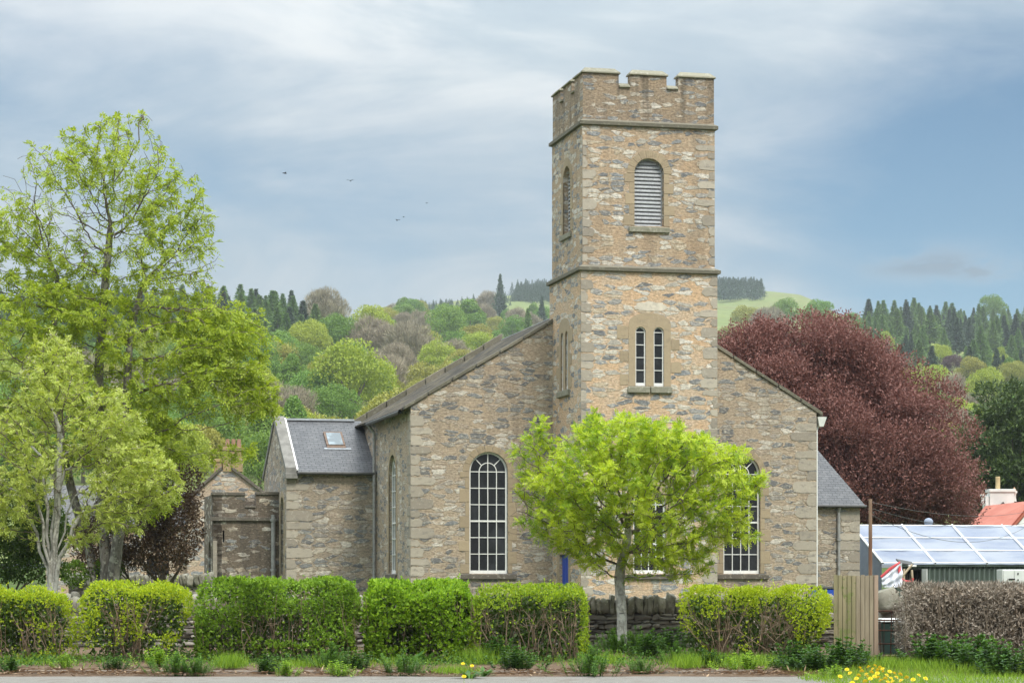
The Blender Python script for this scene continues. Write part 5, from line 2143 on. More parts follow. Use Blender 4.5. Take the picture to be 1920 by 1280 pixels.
rad[big] = .02 + (rad[big] - .02) * (.112 - .02) / (rad[2] - .02)
rad[0] *= 1.12
tree = empty('rowan_tree', tuple(base))
tag(tree, 'small lime green rowan with a smooth pale trunk in front of the tower', 'tree')
O = base


def kid(name, V, F, mat, parent, mi=None, smooth=False):
    return link(name, np_mesh(name, V - np.array(parent.location), F, mi, smooth), mat, parent)


def kid_branches(name, nodes, par_, rad, parent, mats, split=.05, sides=7, minr=0.0):
    i = np.arange(1, len(nodes))
    i = i[rad[i] >= minr]
    p = par_[i]
    r0 = np.minimum(rad[p], rad[i] * 1.5)
    V, F = tubes(nodes[p], nodes[i] + (nodes[i] - nodes[p]) * .05, r0, rad[i], sides)
    mi = np.repeat((rad[i] < split).astype(np.int32), sides)
    return kid(name, V, F, mats, parent, mi, True)


kid_branches('trunk', nodes, par_, rad, tree, [M['rowan_bark'], M['twig_dark']], .06)
p, d = twig_points(nodes, par_, rad, .011, 9, g)
keep = (g.random(len(p)) < 22000 / len(p)) & (snoise(p, 3.4, 55) + .5 * snoise(p, 7, 56) > -.66 + .5 * g.random(len(p)))
p, d = p[keep], d[keep]
dd = nrm(d * .5 + rand_unit(len(p), g) * .9 + np.array([0, 0, .12]))
upv = nrm(np.array([0, -.25, 1.0]) + g.normal(size=dd.shape) * .35)
V, F = compound(p, dd, upv, g.uniform(.14, .21, len(p)), 5, .054, .024, .22, g)
tone = snoise(p, 4.5, 71) + g.normal(size=len(p)) * .55
mi = np.tile(np.where(tone < -.45, 1, np.where(tone > .95, 2, 0)), len(F) // len(p))
kid('crown', V, F, [M['rowan_leaf'], M['rowan_leaf2'], M['rowan_leaf3']], tree, mi)
z = p[:, 2]
sel = (g.random(len(p)) < .022)
q = p[sel] + np.array([0, 0, .05]) + nrm(p[sel] - p.mean(0)) * .06
V, F = umbels(q, .085, g)
kid('blossom', V, F, M['cream'], tree)

# ================================================================== tall thin ash at left
g = np.random.default_rng(202)
YA = 66.0
spec = [(215, 330, 120, 130, 1.8, 5, 0), (310, 420, 100, 120, 1.6, 3.2, 0), (110, 400, 95, 140, 1.8, 3.6, 0), (20, 450, 80, 130, 1.5, 2.2, .2), (70, 320, 40, 60, .8, .7, 0), (375, 470, 45, 90, 1.0, 1.2, 0), (235, 520, 190, 110, 2.2, 4, 0),
        (60, 620, 110, 110, 2, 3.6, -.3), (90, 780, 110, 120, 2, 2.6, .3), (300, 620, 180, 90, 2.4, 4.2, -.3), (430, 630, 95, 80, 1.5, 2.4, -.2), (395, 725, 130, 75, 1.8, 2.4, -.4), (200, 760, 190, 120, 2.4, 5, 0), (475, 740, 60, 50, 1.0, 1.4, -.3),
        (290, 840, 90, 65, 1.4, 1.5, -.5), (280, 940, 80, 50, 1.0, .7, -.9), (455, 850, 40, 30, .7, .12, -.6), (-60, 600, 90, 160, 1.6, 1.5, 0)]
att = lobes_px(spec, YA, 5200, g)
base = px2w(200, 1110, YA)
base[2] = .2
b = base
trunk = [b] + [px2w(x, y, YA) for x, y in ((198, 1060), (194, 1000), (192, 940), (190, 880), (187, 820), (186, 760), (185, 700), (188, 650), (192, 600), (195, 560), (198, 520), (202, 480), (206, 440))]
nt_ = len(trunk)
# two further stems from the base
st2 = [px2w(x, y, YA + .6) for x, y in ((165, 1020), (140, 940), (120, 860), (108, 780), (102, 700), (100, 640), (103, 580), (108, 520))]
st3 = [px2w(x, y, YA - .5) for x, y in ((225, 980), (238, 900), (240, 820), (238, 740), (240, 680), (245, 630), (255, 580), (268, 530))]
allp = trunk + st2 + st3
nodes, par_ = grow(att, allp, .22, 1.7, .36, 90, (0, 0, .16), .14, 6) if False else (None, None)


def grow_multi(att, chains, seg, di, dk, iters, trop, jit, seed):
    """chains: first is the trunk, the others start from trunk node 0"""
    pts, par = [], []
    for ci, ch in enumerate(chains):
        for k, p in enumerate(ch):
            par.append(-1 if (ci == 0 and k == 0) else (0 if k == 0 else len(pts) - 1))
            pts.append(np.array(p, float))
    import types
    nodes = list(pts)
    n0 = len(nodes)
    n2, p2 = grow(att, nodes, seg, di, dk, iters, trop, jit, seed)
    p2[:n0] = par
    return n2, p2


nodes, par_ = grow_multi(att, [trunk, st2, st3], .17, 1.6, .23, 120, (0, 0, .22), .16, 6)
rad, nch = radii(nodes, par_, .0055, 2.3)
big = rad > .03
rad[big] = .03 + (rad[big] - .03) * (.15 - .03) / (rad[1] - .03)
tree = empty('ash_tree', tuple(base))
tag(tree, 'tall thin ash tree with sparse new leaves and bare boughs against the sky', 'tree')
kid_branches('trunk', nodes, par_, rad, tree, [M['ash_bark'], M['twig_dark']], .035, 6)
p, d = twig_points(nodes, par_, rad, .0115, 7, g)
# sparse in the top, denser low; leaves sit in tufts
low = np.clip((p[:, 2] - pyZ(660, YA)) / (pyZ(380, YA) - pyZ(660, YA)), 0, 1)
cl = snoise(p, 2.2, 33)
pr = (.95 - .58 * low) * np.clip(.66 + cl * .8, .06, 1.3)
keep = g.random(len(p)) < pr
p, d = p[keep], d[keep]
dd = nrm(d * .5 + rand_unit(len(p), g) * .9 - np.array([0, 0, .15]))
upv = nrm(np.array([0, -.25, 1.0]) + g.normal(size=dd.shape) * .4)
V, F = compound(p, dd, upv, g.uniform(.16, .27, len(p)), 4, .10, .042, .45, g)
kid('crown', V, F, M['ash_leaf'], tree)
print('ash leaves', len(p), 'nodes', len(nodes))

# ================================================================== pale flowering rowan, many stems, front left
g = np.random.default_rng(303)
YW = 60.0
spec = [(95, 740, 95, 75, 1.6, 3, 0), (180, 800, 100, 85, 1.8, 3, 0), (40, 830, 90, 100, 1.8, 3, 0), (150, 900, 120, 70, 1.8, 3, -.2), (250, 880, 75, 60, 1.2, 1.6, -.3), (285, 940, 50, 30, .8, .6, -.4),
        (60, 690, 40, 40, .9, .8, 0), (130, 670, 35, 28, .8, .5, 0), (-40, 860, 80, 130, 1.6, 1.6, 0), (210, 970, 90, 34, .9, .9, -.6), (20, 980, 60, 40, .9, .8, -.5), (300, 900, 60, 55, .9, .9, -.8), (250, 960, 60, 45, .8, .7, -1.0), (105, 880, 75, 70, .8, 1.3, -1.1), (60, 940, 60, 40, .7, .6, -1.0), (170, 1010, 40, 25, .6, .3, -.8), (90, 640, 40, 30, .7, .5, 0)]
att = lobes_px(spec, YW, 3600, g)
base = px2w(95, 1112, YW)
base[2] = .2
ch = [[base, px2w(96, 1080, YW), px2w(98, 1050, YW), px2w(104, 1010, YW), px2w(108, 960, YW), px2w(110, 910, YW), px2w(112, 860, YW), px2w(112, 810, YW)]]
for k, (dx, y0) in enumerate(((-30, 900), (-14, 860), (24, 880), (42, 930), (58, 960), (12, 840), (-52, 930))):
    dy = (-.3, .3, -.2, .25, -.35, .35, .1)[k]
    c = []
    for j in range(1, 6):
        f = j / 5
        c.append(px2w(95 + dx * f ** 1.15 + (3 if j % 2 else -3), 1100 - (1100 - y0) * f, YW + dy * f))
    ch.append(c)
nodes, par_ = grow_multi(att, ch, .14, 1.5, .20, 100, (0, 0, .12), .15, 8)
rad, nch = radii(nodes, par_, .005, 2.3)
big = rad > .02
rad[big] = .02 + (rad[big] - .02) * (.072 - .02) / (rad[2] - .02)
rad[0] = .24
tree = empty('rowan_tree', tuple(base))
tag(tree, 'pale many-stemmed rowan with cream flower heads at the left edge', 'tree')
kid_branches('trunk', nodes, par_, rad, tree, [M['rowan_bark'], M['twig_dark']], .018, 6)
p, d = twig_points(nodes, par_, rad, .011, 5, g)
keep = (g.random(len(p)) < 18000 / len(p)) & (snoise(p, 2.8, 65) + .5 * snoise(p, 6, 66) > -.42 + .5 * g.random(len(p)))
p, d = p[keep], d[keep]
dd = nrm(d * .5 + rand_unit(len(p), g) * .9 + np.array([0, 0, .05]))
upv = nrm(np.array([0, -.25, 1.0]) + g.normal(size=dd.shape) * .35)
V, F = compound(p, dd, upv, g.uniform(.13, .2, len(p)), 4, .07, .03, .3, g)
kid('crown', V, F, M['whitebeam_leaf'], tree)
sel = g.random(len(p)) < .045
V, F = umbels(p[sel] + np.array([0, -.04, .08]), .115, g)
kid('blossom', V, F, M['cream'], tree)


# ================================================================== leafy masses: bushes and dense trees
def bush(name, label, cat, spec, Y, n, L, Wd, mat, seed, group=None, up=.4, trunkpx=None, tr=.15, bark='twig_dark', shell=.55, nk=1.2, thr=-.2, spray=1, sprayL=.3):
    g = np.random.default_rng(seed)
    P = []
    C = []
    tot = sum(s[5] for s in spec)
    for px, py, rx, ry, rd, w, dy in spec:
        c = px2w(px, py, Y)
        k = Y / FPX
        m = int(n * w / tot)
        v = rand_unit(m, g)
        u = g.uniform(shell ** 3, 1, m) ** (1 / 3)
        bump = 1 + .13 * snoise(v * 3.0 + px * .1, 1.4, seed + 3)
        P.append(np.array([c[0], Y + dy, c[2]]) + v * (u * bump)[:, None] * np.array([rx * k, rd, ry * k]))
        C.append(nrm(v * np.array([1 / (rx * k), 1 / rd, 1 / (ry * k)])))
    P, C = np.vstack(P), np.vstack(C)
    keep = (snoise(P, nk, seed + 9) + snoise(P, nk * 2.3, seed + 10) * .6 > thr - .9 * g.random(len(P)) + .0) & (P[:, 2] > .1)
    P, C = P[keep], C[keep]
    if spray > 1:
        ax = nrm(C * .55 + np.array([0, 0, up]) + g.normal(size=P.shape) * .45)
        t = np.tile(np.linspace(0, 1, spray), len(P))
        P2 = np.repeat(P, spray, axis=0) + np.repeat(ax, spray, axis=0) * t[:, None] * sprayL
        A = nrm(np.repeat(ax, spray, axis=0) * .8 + rand_unit(len(P2), g) * .75)
        P = P2
    else:
        A = nrm(C * .5 + np.array([0, 0, up]) + rand_unit(len(P), g) * .9)
    S = nrm(np.cross(A, rand_unit(len(P), g)))
    V, F = leaf_quads(P, A, S, L * g.uniform(.7, 1.3, len(P)), Wd)
    b = px2w(*(trunkpx if trunkpx else (spec[0][0], 1080)), Y)
    b[2] = max(float(near_z(min(Y, 228))), 0)
    t = empty(name, tuple(b))
    tag(t, label, cat, group)
    kid('crown', V, F, mat, t)
    # limbs towards every lobe
    top = [s for s in spec] if len(spec) < 14 else [spec[i] for i in g.choice(len(spec), 9, replace=False)]
    p0, p1, r0, r1 = [], [], [], []
    fork = b + np.array([0, 0, .28 * (px2w(spec[0][0], spec[0][1], Y)[2] - b[2])])
    p0.append(b); p1.append(fork); r0.append(tr * 1.3); r1.append(tr)
    for s in top:
        c = px2w(s[0], s[1], Y) + np.array([0, s[6], 0])
        mid = fork * .45 + c * .55 + np.array([0, 0, -.15 * np.linalg.norm(c - fork)]) + g.normal(size=3) * .1
        for q in range(3):
            e = c + g.normal(size=3) * np.array([s[2] * Y / FPX, s[4], s[3] * Y / FPX]) * .45
            p0 += [mid]; p1 += [e]; r0 += [tr * .35]; r1 += [tr * .08]
        p0 += [fork]; p1 += [mid]; r0 += [tr * .7]; r1 += [tr * .35]
    V, F = tubes(np.array(p0), np.array(p1), np.array(r0), np.array(r1), 7)
    kid('trunk', V, F, M[bark], t, smooth=True)
    return t


bush('copper_shrub', 'dark copper leaved shrub between the flowering rowan and the cottage', 'shrub',
     [(310, 930, 70, 85, 1.5, 2.6, 0), (240, 985, 85, 75, 1.4, 2.5, 0), (340, 985, 42, 75, 1.0, 1.5, -.2), (270, 880, 60, 55, 1.1, 1.0, .2), (190, 1010, 60, 60, 1.0, 1.2, 0), (300, 1040, 60, 38, .9, 1.0, -.3), (200, 1050, 60, 30, .9, .7, -.2)], 67.0, 24000, .085, .045, M['copper_leaf'], 404, tr=.09)
bush('evergreen_bush', 'deep green bush under the flowering rowan at the left edge', 'bush',
     [(20, 960, 75, 80, 1.2, 3, 0), (75, 1000, 50, 60, 1.0, 2, .3), (-10, 1050, 70, 50, 1.0, 1.5, -.2), (60, 1065, 60, 30, .8, .7, 0)], 62.0, 14000, .10, .05, M['evergreen_leaf'], 405, tr=.05)
bush('evergreen_bush', 'small green bush at the foot of the copper shrub, behind the hedges', 'bush',
     [(140, 1075, 26, 24, .5, 1, 0), (200, 1065, 30, 20, .5, 1, .4)], 66.0, 2200, .09, .045, M['privet_dark'], 406, tr=.03)

# ---- copper beech
g = np.random.default_rng(505)
YBE = 118.0
spec = []
main = [(1500, 800, 215, 208, 5.5), (1690, 860, 135, 160, 4.5), (1600, 830, 190, 160, 6), (1420, 735, 95, 118, 3.5), (1722, 925, 88, 92, 3.3), (1560, 900, 220, 110, 6), (1570, 715, 95, 105, 3.5), (1400, 700, 60, 80, 2.5)]
for px, py, rx, ry, rd in main:
    n_ = 44 if rx > 150 else 24
    for _ in range(n_):
        v = rand_unit(1, g)[0]
        if v[1] > .35:
            v[1] *= -1
        px_, py_ = px + v[0] * rx * .88, py - v[2] * ry * .88
        if py_ > 985:
            continue
        s_ = g.uniform(.75, 1.3)
        spec.append((px_, py_, 44 * s_, 25 * s_, 1.2 * s_, s_ * s_, v[1] * rd * .88))
bt = bush('copper_beech', 'huge round copper beech with dark red foliage right of the church', 'tree', spec, YBE, 60000, .16, .07, M['beech_leaf'], 506, up=.75, trunkpx=(1560, 1080), tr=.34, bark='beech_bark', shell=.35, nk=.8, thr=-.35, spray=5, sprayL=.55)
# dim interior leaves so the crown is not see-through
spec2 = [(a, b_, c * .80, d_ * .80, e * .7, c * d_ / 1e4, 0) for a, b_, c, d_, e in main]
P = lobes_px(spec2, YBE, 13000, g)
P = P[P[:, 2] > 1.5]
A = rand_unit(len(P), g)
V, F = leaf_quads(P, A, nrm(np.cross(A, rand_unit(len(P), g))), .34, .20)
kid('inner_foliage', V, F, M['beech_leaf'], bt)

# ---- pines at the right edge
def pine(label, px, top, base_py, w, Y, seed, n=9000):
    g = np.random.default_rng(seed)
    spec = []
    H = base_py - top
    for i in range(46):
        f = g.random() ** .8
        hw = w * (.22 + .55 * math.sin(math.pi * min(1, f * .95 + .08)) ** .8)
        a = g.uniform(0, 2 * math.pi)
        spec.append((px + math.cos(a) * hw * g.uniform(.4, 1), top + 14 + H * f * .9, w * .27 * g.uniform(.7, 1.2), H * .07 * g.uniform(.7, 1.2), 1.7, 1, math.sin(a) * hw * Y / FPX))
    return bush('pine_tree', label, 'tree', spec, Y, n, .30, .11, M['pine_leaf'], seed, up=.55, trunkpx=(px, 1080), tr=.2, shell=.3, nk=.5, thr=-.6, spray=5, sprayL=.35, group='dark pines behind the red roof')


pine('dark broad pine rising behind the red roof at the right edge', 1890, 712, 990, 105, 165, 601)
pine('lower dark pine between the copper beech and the red roofed house', 1832, 790, 990, 60, 172, 602, 3600)
pine('dark pine cut off by the right edge, behind the broad pine', 1975, 740, 990, 90, 180, 603)
# ================================================================== hedges along the boundary wall
M['privet_core_shade'] = leaf_mat('hedge leaf with painted inner shade', (.03, .06, .010), (.09, .15, .02), .3)  # darker leaf copy, shade of the hedge interior painted in
def hedge(label, x0, x1, top, seed, mat, n=16000, Y0=47.4, Y1=49.2, L=.054, Wd=.027, bare=(), base=1246, low=.6, name='hedge', up=.55, ragged=.21, gapn=0.0, inner=None, nst=48, cat='hedge', crowns=None, taper=.10):
    """clipped hedge between photo columns x0..x1 with its top at photo row `top`; bare = patches of naked stems (px0, px1, py0, py1)"""
    g = np.random.default_rng(seed)
    Yc = (Y0 + Y1) / 2
    k = Yc / FPX
    xa, xb = (x0 - 960) * k, (x1 - 960) * k
    zt = CAMZ - (top + 7 - HZ) * Y0 / FPX
    zb = .0
    m = n * 7
    P = np.stack([g.uniform(xa - .06, xb + .06, m), g.uniform(Y0, Y1, m), g.uniform(zb, zt + .12, m)], axis=1)
    # lumpy outline
    topz = zt + ragged * snoise(np.stack([P[:, 0], P[:, 1], P[:, 0] * 0], 1), 3.2, seed + 1) * .8 + .05 * snoise(np.stack([P[:, 0], P[:, 1], P[:, 0] * 0], 1), 9, seed + 2)
    sp_ = (xb - xa) / max(2, round((xb - xa) / 1.05))
    lump = 1 - np.abs(np.cos(np.pi * ((P[:, 0] - xa) / sp_ - .5 + .12 * np.sin(P[:, 0] * 2.3 + seed)))) ** .6
    endd = np.clip(.45 - np.minimum(P[:, 0] - xa, xb - P[:, 0]), 0, .5)
    topz = topz + .06 - .14 * lump - .8 * endd ** 2
    fr = .20 * lump + Y0 + .17 * snoise(P * np.array([1, 0, 1]), 3.2, seed + 3) + .10 + .30 * np.clip(.45 - P[:, 2], 0, 1)
    ea = xa + .16 * snoise(P * np.array([0, 1, 1]), 3.6, seed + 4) + taper * np.clip(1.15 - P[:, 2], 0, 1) ** 1.3 - .05 + .25 * np.clip(P[:, 2] - zt + .3, 0, 1)
    eb = xb + .16 * snoise(P * np.array([0, 1, 1]), 3.6, seed + 5) - taper * np.clip(1.15 - P[:, 2], 0, 1) ** 1.3 + .05 - .25 * np.clip(P[:, 2] - zt + .3, 0, 1)
    dt, df = topz - P[:, 2], P[:, 1] - fr
    da, db = P[:, 0] - ea, eb - P[:, 0]
    dmin = np.minimum(np.minimum(dt, df), np.minimum(da, db))
    pr = np.exp(-np.clip(dmin, 0, 9) / .13) * (dmin > 0)
    pr *= .72 + .28 * np.clip(P[:, 2] / zt, 0, 1)
    # thinner towards the ground
    pr *= np.clip(low + (1 - low) * (P[:, 2] - .02) / (zt * .5), low * .6, 1)
    pr *= np.clip(.75 + 1.1 * snoise(P, 5.5, seed + 6) + gapn, .06, 1.2)
    px = P[:, 0] / P[:, 1] * FPX + 960
    py = HZ - (P[:, 2] - CAMZ) * FPX / P[:, 1]
    nz = snoise(P, 6.0, seed + 7)
    for a, b, c, d_ in bare:
        ins = np.minimum(np.minimum(px - a, b - px) / 16, np.minimum(py - c, d_ - py) / 14) + nz * .9
        pr *= np.where(ins > 0, .05, 1)
    keep = g.random(m) < np.clip(pr * 1.1, 0, 1)
    P, dt, df = P[keep], dt[keep], df[keep]
    n = int(n * 1.35)
    if len(P) > n:
        s = g.choice(len(P), n, replace=False)
        P, dt, df = P[s], dt[s], df[s]
    wt = np.clip(1 - dt / .3, 0, 1)[:, None]
    A = nrm(np.array([[0, -.55, up]]) * (1 - wt) + np.array([[0, -.15, 1.0]]) * wt + rand_unit(len(P), g) * .75)
    S = nrm(np.cross(A, rand_unit(len(P), g)))
    # little shoots: three leaves from each point
    t = np.repeat(P, 3, axis=0)
    A3 = nrm(np.repeat(A, 3, axis=0) + rand_unit(len(t), g) * .65)
    t = t + A3 * .01
    S3 = nrm(np.cross(A3, rand_unit(len(t), g)))
    V, F = leaf_quads(t, A3, S3, L * g.uniform(.7, 1.3, len(t)), Wd)
    b0 = np.array([(xa + xb) / 2, Yc, 0.0])
    h = empty(name, tuple(b0))
    tag(h, label, cat)
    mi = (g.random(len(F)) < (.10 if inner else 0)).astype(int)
    V0_, F0_, mi0_ = V, F, mi
    # loose shoots standing above the clipped top
    ns_ = int((xb - xa) * 13)
    sx_ = g.uniform(xa + .05, xb - .05, ns_)
    sy_ = g.uniform(Y0 + .1, Y1 - .3, ns_)
    sh_ = np.abs(g.normal(size=ns_)) * .09 + .04
    q_ = 8
    tt = np.tile(np.linspace(0, 1, q_), ns_)
    B_ = np.stack([np.repeat(sx_, q_) + tt * np.repeat(g.normal(size=ns_) * .05, q_), np.repeat(sy_, q_), zt - .06 + tt * np.repeat(sh_, q_) + .05], 1)
    A5 = nrm(rand_unit(len(B_), g) * .9 + np.array([0, -.1, .7]))
    V5, F5 = leaf_quads(B_, A5, nrm(np.cross(A5, rand_unit(len(B_), g))), L * .9, Wd)
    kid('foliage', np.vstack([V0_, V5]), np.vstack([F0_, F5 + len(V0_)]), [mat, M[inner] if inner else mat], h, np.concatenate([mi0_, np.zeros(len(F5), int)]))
    # leaves inside, the hedge's inner shade put into their darker colour
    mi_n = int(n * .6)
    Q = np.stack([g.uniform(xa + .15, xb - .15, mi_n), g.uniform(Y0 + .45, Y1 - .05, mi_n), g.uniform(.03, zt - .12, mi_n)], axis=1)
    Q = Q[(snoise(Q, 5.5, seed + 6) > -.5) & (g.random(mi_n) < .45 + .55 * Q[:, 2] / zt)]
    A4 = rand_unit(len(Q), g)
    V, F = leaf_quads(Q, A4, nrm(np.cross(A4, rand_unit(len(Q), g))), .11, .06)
    kid('inner_foliage', V, F, M['privet_core_shade'], h)
    # stems
    nb = max(3, int((xb - xa) / .45)) if crowns is None else len(crowns)
    p0, p1, r0, r1 = [], [], [], []
    for q in range(nst * max(1, int((xb - xa) / 1.2))):
        bi = g.integers(nb)
        bx = (xa + (xb - xa) * (bi + .5) / nb + g.normal() * .10) if crowns is None else (crowns[bi] - 960) * k + g.normal() * .07
        by = Yc + g.normal() * .12 - .1
        a = np.array([bx, by, .02])
        ex = np.clip(bx + g.normal() * (.26 if crowns is None else .42), xa, xb)
        e = np.array([ex, np.clip(by + g.normal() * .42 - .25, Y0 + .08, Y1), zt * g.uniform(.55, .96)])
        c1 = a + (e - a) * .33 + np.array([g.normal() * .04, -.05 + g.normal() * .05, .03])
        c2 = a + (e - a) * .68 + g.normal(size=3) * np.array([.05, .05, .03])
        r = g.uniform(.006, .014)
        p0 += [a, c1, c2]; p1 += [c1, c2, e]; r0 += [r, r * .85, r * .7]; r1 += [r * .85, r * .7, r * .35]
        for _ in range(2):
            e2 = c2 + (e - c2) * g.uniform(.2, 1) + g.normal(size=3) * np.array([.13, .1, .09])
            p0.append(c2 + (e - c2) * .3); p1.append(e2); r0.append(r * .45); r1.append(r * .2)
    V, F = tubes(np.array(p0), np.array(p1), np.array(r0), np.array(r1), 4)
    kid('stems', V, F, M['stem'], h, smooth=True)
    return h


hedge('yellow green hedge at the left edge of the verge, twiggy at its right end', -60, 128, 1102, 701, M['privet_a'], 6500, bare=[(68, 122, 1136, 1170)], inner='privet_b')
hedge('yellow topped hedge with bare brown stems below, second from the left', 150, 352, 1094, 702, M['privet_a'], 6200, bare=[(182, 226, 1128, 1185), (268, 350, 1128, 1190), (170, 300, 1200, 1246)], inner='privet_b', crowns=[215, 250, 240], taper=.5)
hedge('broad leafy mid green hedge below the dark porch and left wing', 368, 668, 1088, 703, M['privet_b'], 11500, bare=[(470, 560, 1160, 1200), (440, 500, 1215, 1248)], inner='privet_dark', L=.07, Wd=.036, ragged=.12)
hedge('dense bright green hedge below the corner of the church nave', 688, 882, 1094, 704, M['privet_c'], 8000, inner='privet_dark', L=.085, Wd=.045, bare=[(735, 775, 1175, 1210)])
hedge('green hedge with a wide band of naked upright stems left of the small rowan', 884, 1102, 1100, 705, M['privet_d'], 6800, bare=[(905, 985, 1142, 1200), (985, 1090, 1126, 1250)], inner='privet_b', nst=75)
hedge('bright yellow green hedge with tangled bare stems right of the small rowan', 1280, 1548, 1103, 706, M['privet_a'], 8600, bare=[(1290, 1390, 1150, 1225), (1400, 1500, 1168, 1232), (1340, 1560, 1212, 1246)], inner='privet_d', crowns=[1345, 1350, 1475, 1420], nst=62, taper=.45)

# dry brown hedge at the right
g = np.random.default_rng(720)
xa, xb = pxX(1684, 48.5), pxX(2010, 48.5)
zt = float(pyZ(1096, 47.6))
m = 150000
P = np.stack([g.uniform(xa - .05, xb, m), g.uniform(47.5, 49.3, m), g.uniform(.02, zt + .1, m)], axis=1)
topz = zt + .035 * snoise(P * np.array([1, 1, 0]), 4, 1)
fr = 47.5 + .14 * snoise(P * np.array([1, 0, 1]), 3.0, 2) + .08 * snoise(P * np.array([1, 0, 1]), 8.0, 12) + .15 + .5 * np.clip(.4 - P[:, 2], 0, 1)
ea = xa + .08 * snoise(P * np.array([0, 1, 1]), 4.0, 3) + .35 * np.clip(.45 - P[:, 2], 0, 1)
dm = np.minimum(np.minimum(topz - P[:, 2], P[:, 1] - fr), P[:, 0] - ea)
keep = (dm > 0) & (g.random(m) < np.exp(-dm / .10) * np.clip(.8 + .9 * snoise(P, 7, 4), .08, 1))
P = P[keep][:42000]
topw = np.clip(1 - (zt - P[:, 2]) / .25, 0, 1)[:, None]
A = nrm(np.array([[0, -.5, .1]]) + np.array([[0, 0, .9]]) * topw + rand_unit(len(P), g) * .85)
S = nrm(np.cross(A, rand_unit(len(P), g)))
V1, F1 = leaf_quads(P, A, S, g.uniform(.05, .13, len(P)), g.uniform(.008, .024, len(P)))
dh = empty('hedge', (float((xa + xb) / 2), 48.4, 0))
tag(dh, 'dry leafless grey brown hedge at the right edge beside the gate', 'hedge')
kid('twigs', V1, F1, M['dry_twig'], dh)
p0, p1, r = [], [], []
for _ in range(420):
    a = np.array([g.uniform(xa + .2, xb), 48.4 + g.normal() * .2, .02])
    e = a + np.array([g.normal() * .25, g.uniform(-.75, .3), g.uniform(.6, zt * .97)])
    c = a + (e - a) * .5 + g.normal(size=3) * .07
    p0 += [a, c]; p1 += [c, e]; r += [g.uniform(.006, .015)] * 2
V, F = tubes(np.array(p0), np.array(p1), np.array(r), np.array(r) * .7, 4)
kid('stems', V, F, M['dry_stem'], dh, smooth=True)
# dark core so that the hedge reads as solid
m = 16000
P = np.stack([g.uniform(xa + .2, xb, m), g.uniform(47.85, 49.0, m), g.uniform(.1, zt - .08, m)], axis=1)
A = rand_unit(m, g)
V, F = leaf_quads(P, A, nrm(np.cross(A, rand_unit(m, g))), .14, .05)
kid('inner_twigs', V, F, M['dry_stem'], dh)


# ================================================================== verge: grass, weeds, dandelions
def blades(P, H, Wd, lean, g):
    A = nrm(np.array([0, 0, 1.0]) + g.normal(size=P.shape) * lean * np.array([1, 1, .2]))
    S = nrm(np.cross(A, g.normal(size=P.shape) * np.array([1, 1, .1])))
    return leaf_quads(P, A, S, H, Wd, .35)


g = np.random.default_rng(801)
parts = []
n = 26000
P = np.stack([g.uniform(-12.2, 13, n), g.uniform(44.6, 51.0, n), np.zeros(n)], axis=1)
nz = snoise(P, 1.1, 5) + .5 * snoise(P, 3.0, 6)
fr_ = np.clip((P[:, 1] - 45.2) / 2.0, 0, 1)
keep = g.random(n) < np.clip(.32 + .6 * nz, 0.02, 1) * (.12 + .88 * fr_)
P = P[keep]
V, F = blades(P, g.uniform(.07, .24, len(P)), .012, .35, g)
parts.append((V, F, 0))
# lush tufts at known spots: (px, py base, radius m, blades, height)
for px, py, r, n_, h in ((430, 1252, .22, 700, .34), (140, 1240, .3, 300, .2), (760, 1244, .5, 500, .22), (905, 1245, .45, 900, .42), (850, 1262, .35, 420, .2), (1370, 1248, .6, 1300, .30), (1450, 1246, .5, 900, .26),
                         (1285, 1252, .25, 500, .34), (1140, 1245, .3, 400, .30), (60, 1245, .5, 500, .22), (560, 1250, .5, 400, .18), (1660, 1250, .5, 700, .25), (1740, 1252, .8, 1400, .25), (1850, 1256, .8, 1300, .2), (620, 1248, .3, 350, .3)):
    Y = CAMZ * FPX / (py - HZ)
    P = np.stack([pxX(px, Y) + g.normal(size=n_) * r * .6, Y + g.normal(size=n_) * r * .9, np.zeros(n_)], 1)
    V, F = blades(P, g.uniform(.4, 1.1, n_) * h, .014, .32, g)
    parts.append((V, F, 0))
# the grassy corner in front right
n = 22000
P = np.stack([g.uniform(5.0, 10.5, n), g.uniform(34.0, 47.5, n), np.zeros(n)], 1)
edge = 5.15 + .25 * np.sin(P[:, 1] * 2.1) + np.clip((P[:, 1] - 44), 0, 9) * .15 - .05
P = P[P[:, 0] > edge]
P[:, 2] = near_z(P[:, 1]) - .01
V, F = blades(P, g.uniform(.05, .19, len(P)), .013, .5, g)
parts.append((V, F, 0))
V, F, mi = cat_meshes(parts)
tag(link('grass', np_mesh('grass', V, F), M['grass_leaf']), kind='stuff')
# soil under the grassy corner
X, Y = np.meshgrid(np.linspace(0, 6, 20), np.linspace(33.5, 46, 34))
X = X + 5.1 + .25 * np.sin(Y * 2.1)
tag(link('grass_bank', grid_mesh('grass_bank', X, Y, near_z(Y) + .012), M['litter']), kind='structure')

# low leafy ground cover in the shade of the hedges
g = np.random.default_rng(811)
n = 30000
P = np.stack([g.uniform(-12.2, 7.0, n), g.uniform(45.4, 50.5, n), np.zeros(n)], 1)
nz = snoise(P, 1.3, 15) + .6 * snoise(P, 3.6, 16)
P = P[g.random(n) < np.clip(.15 + .7 * nz, .02, 1) * np.clip((P[:, 1] - 45.3) / 1.2, 0, 1)]
P[:, 2] = near_z(P[:, 1]) + np.abs(g.normal(size=len(P))) * .085 + .02
A = nrm(rand_unit(len(P), g) + np.array([0, -.3, .5]))
V, F = leaf_quads(P, A, nrm(np.cross(A, rand_unit(len(P), g))), g.uniform(.04, .085, len(P)), .035)
mi = (g.random(len(F)) < .4).astype(int)
tag(link('undergrowth', np_mesh('undergrowth', V, F, mi), [M['weed_dark'], M['weed_leaf']]), kind='stuff')

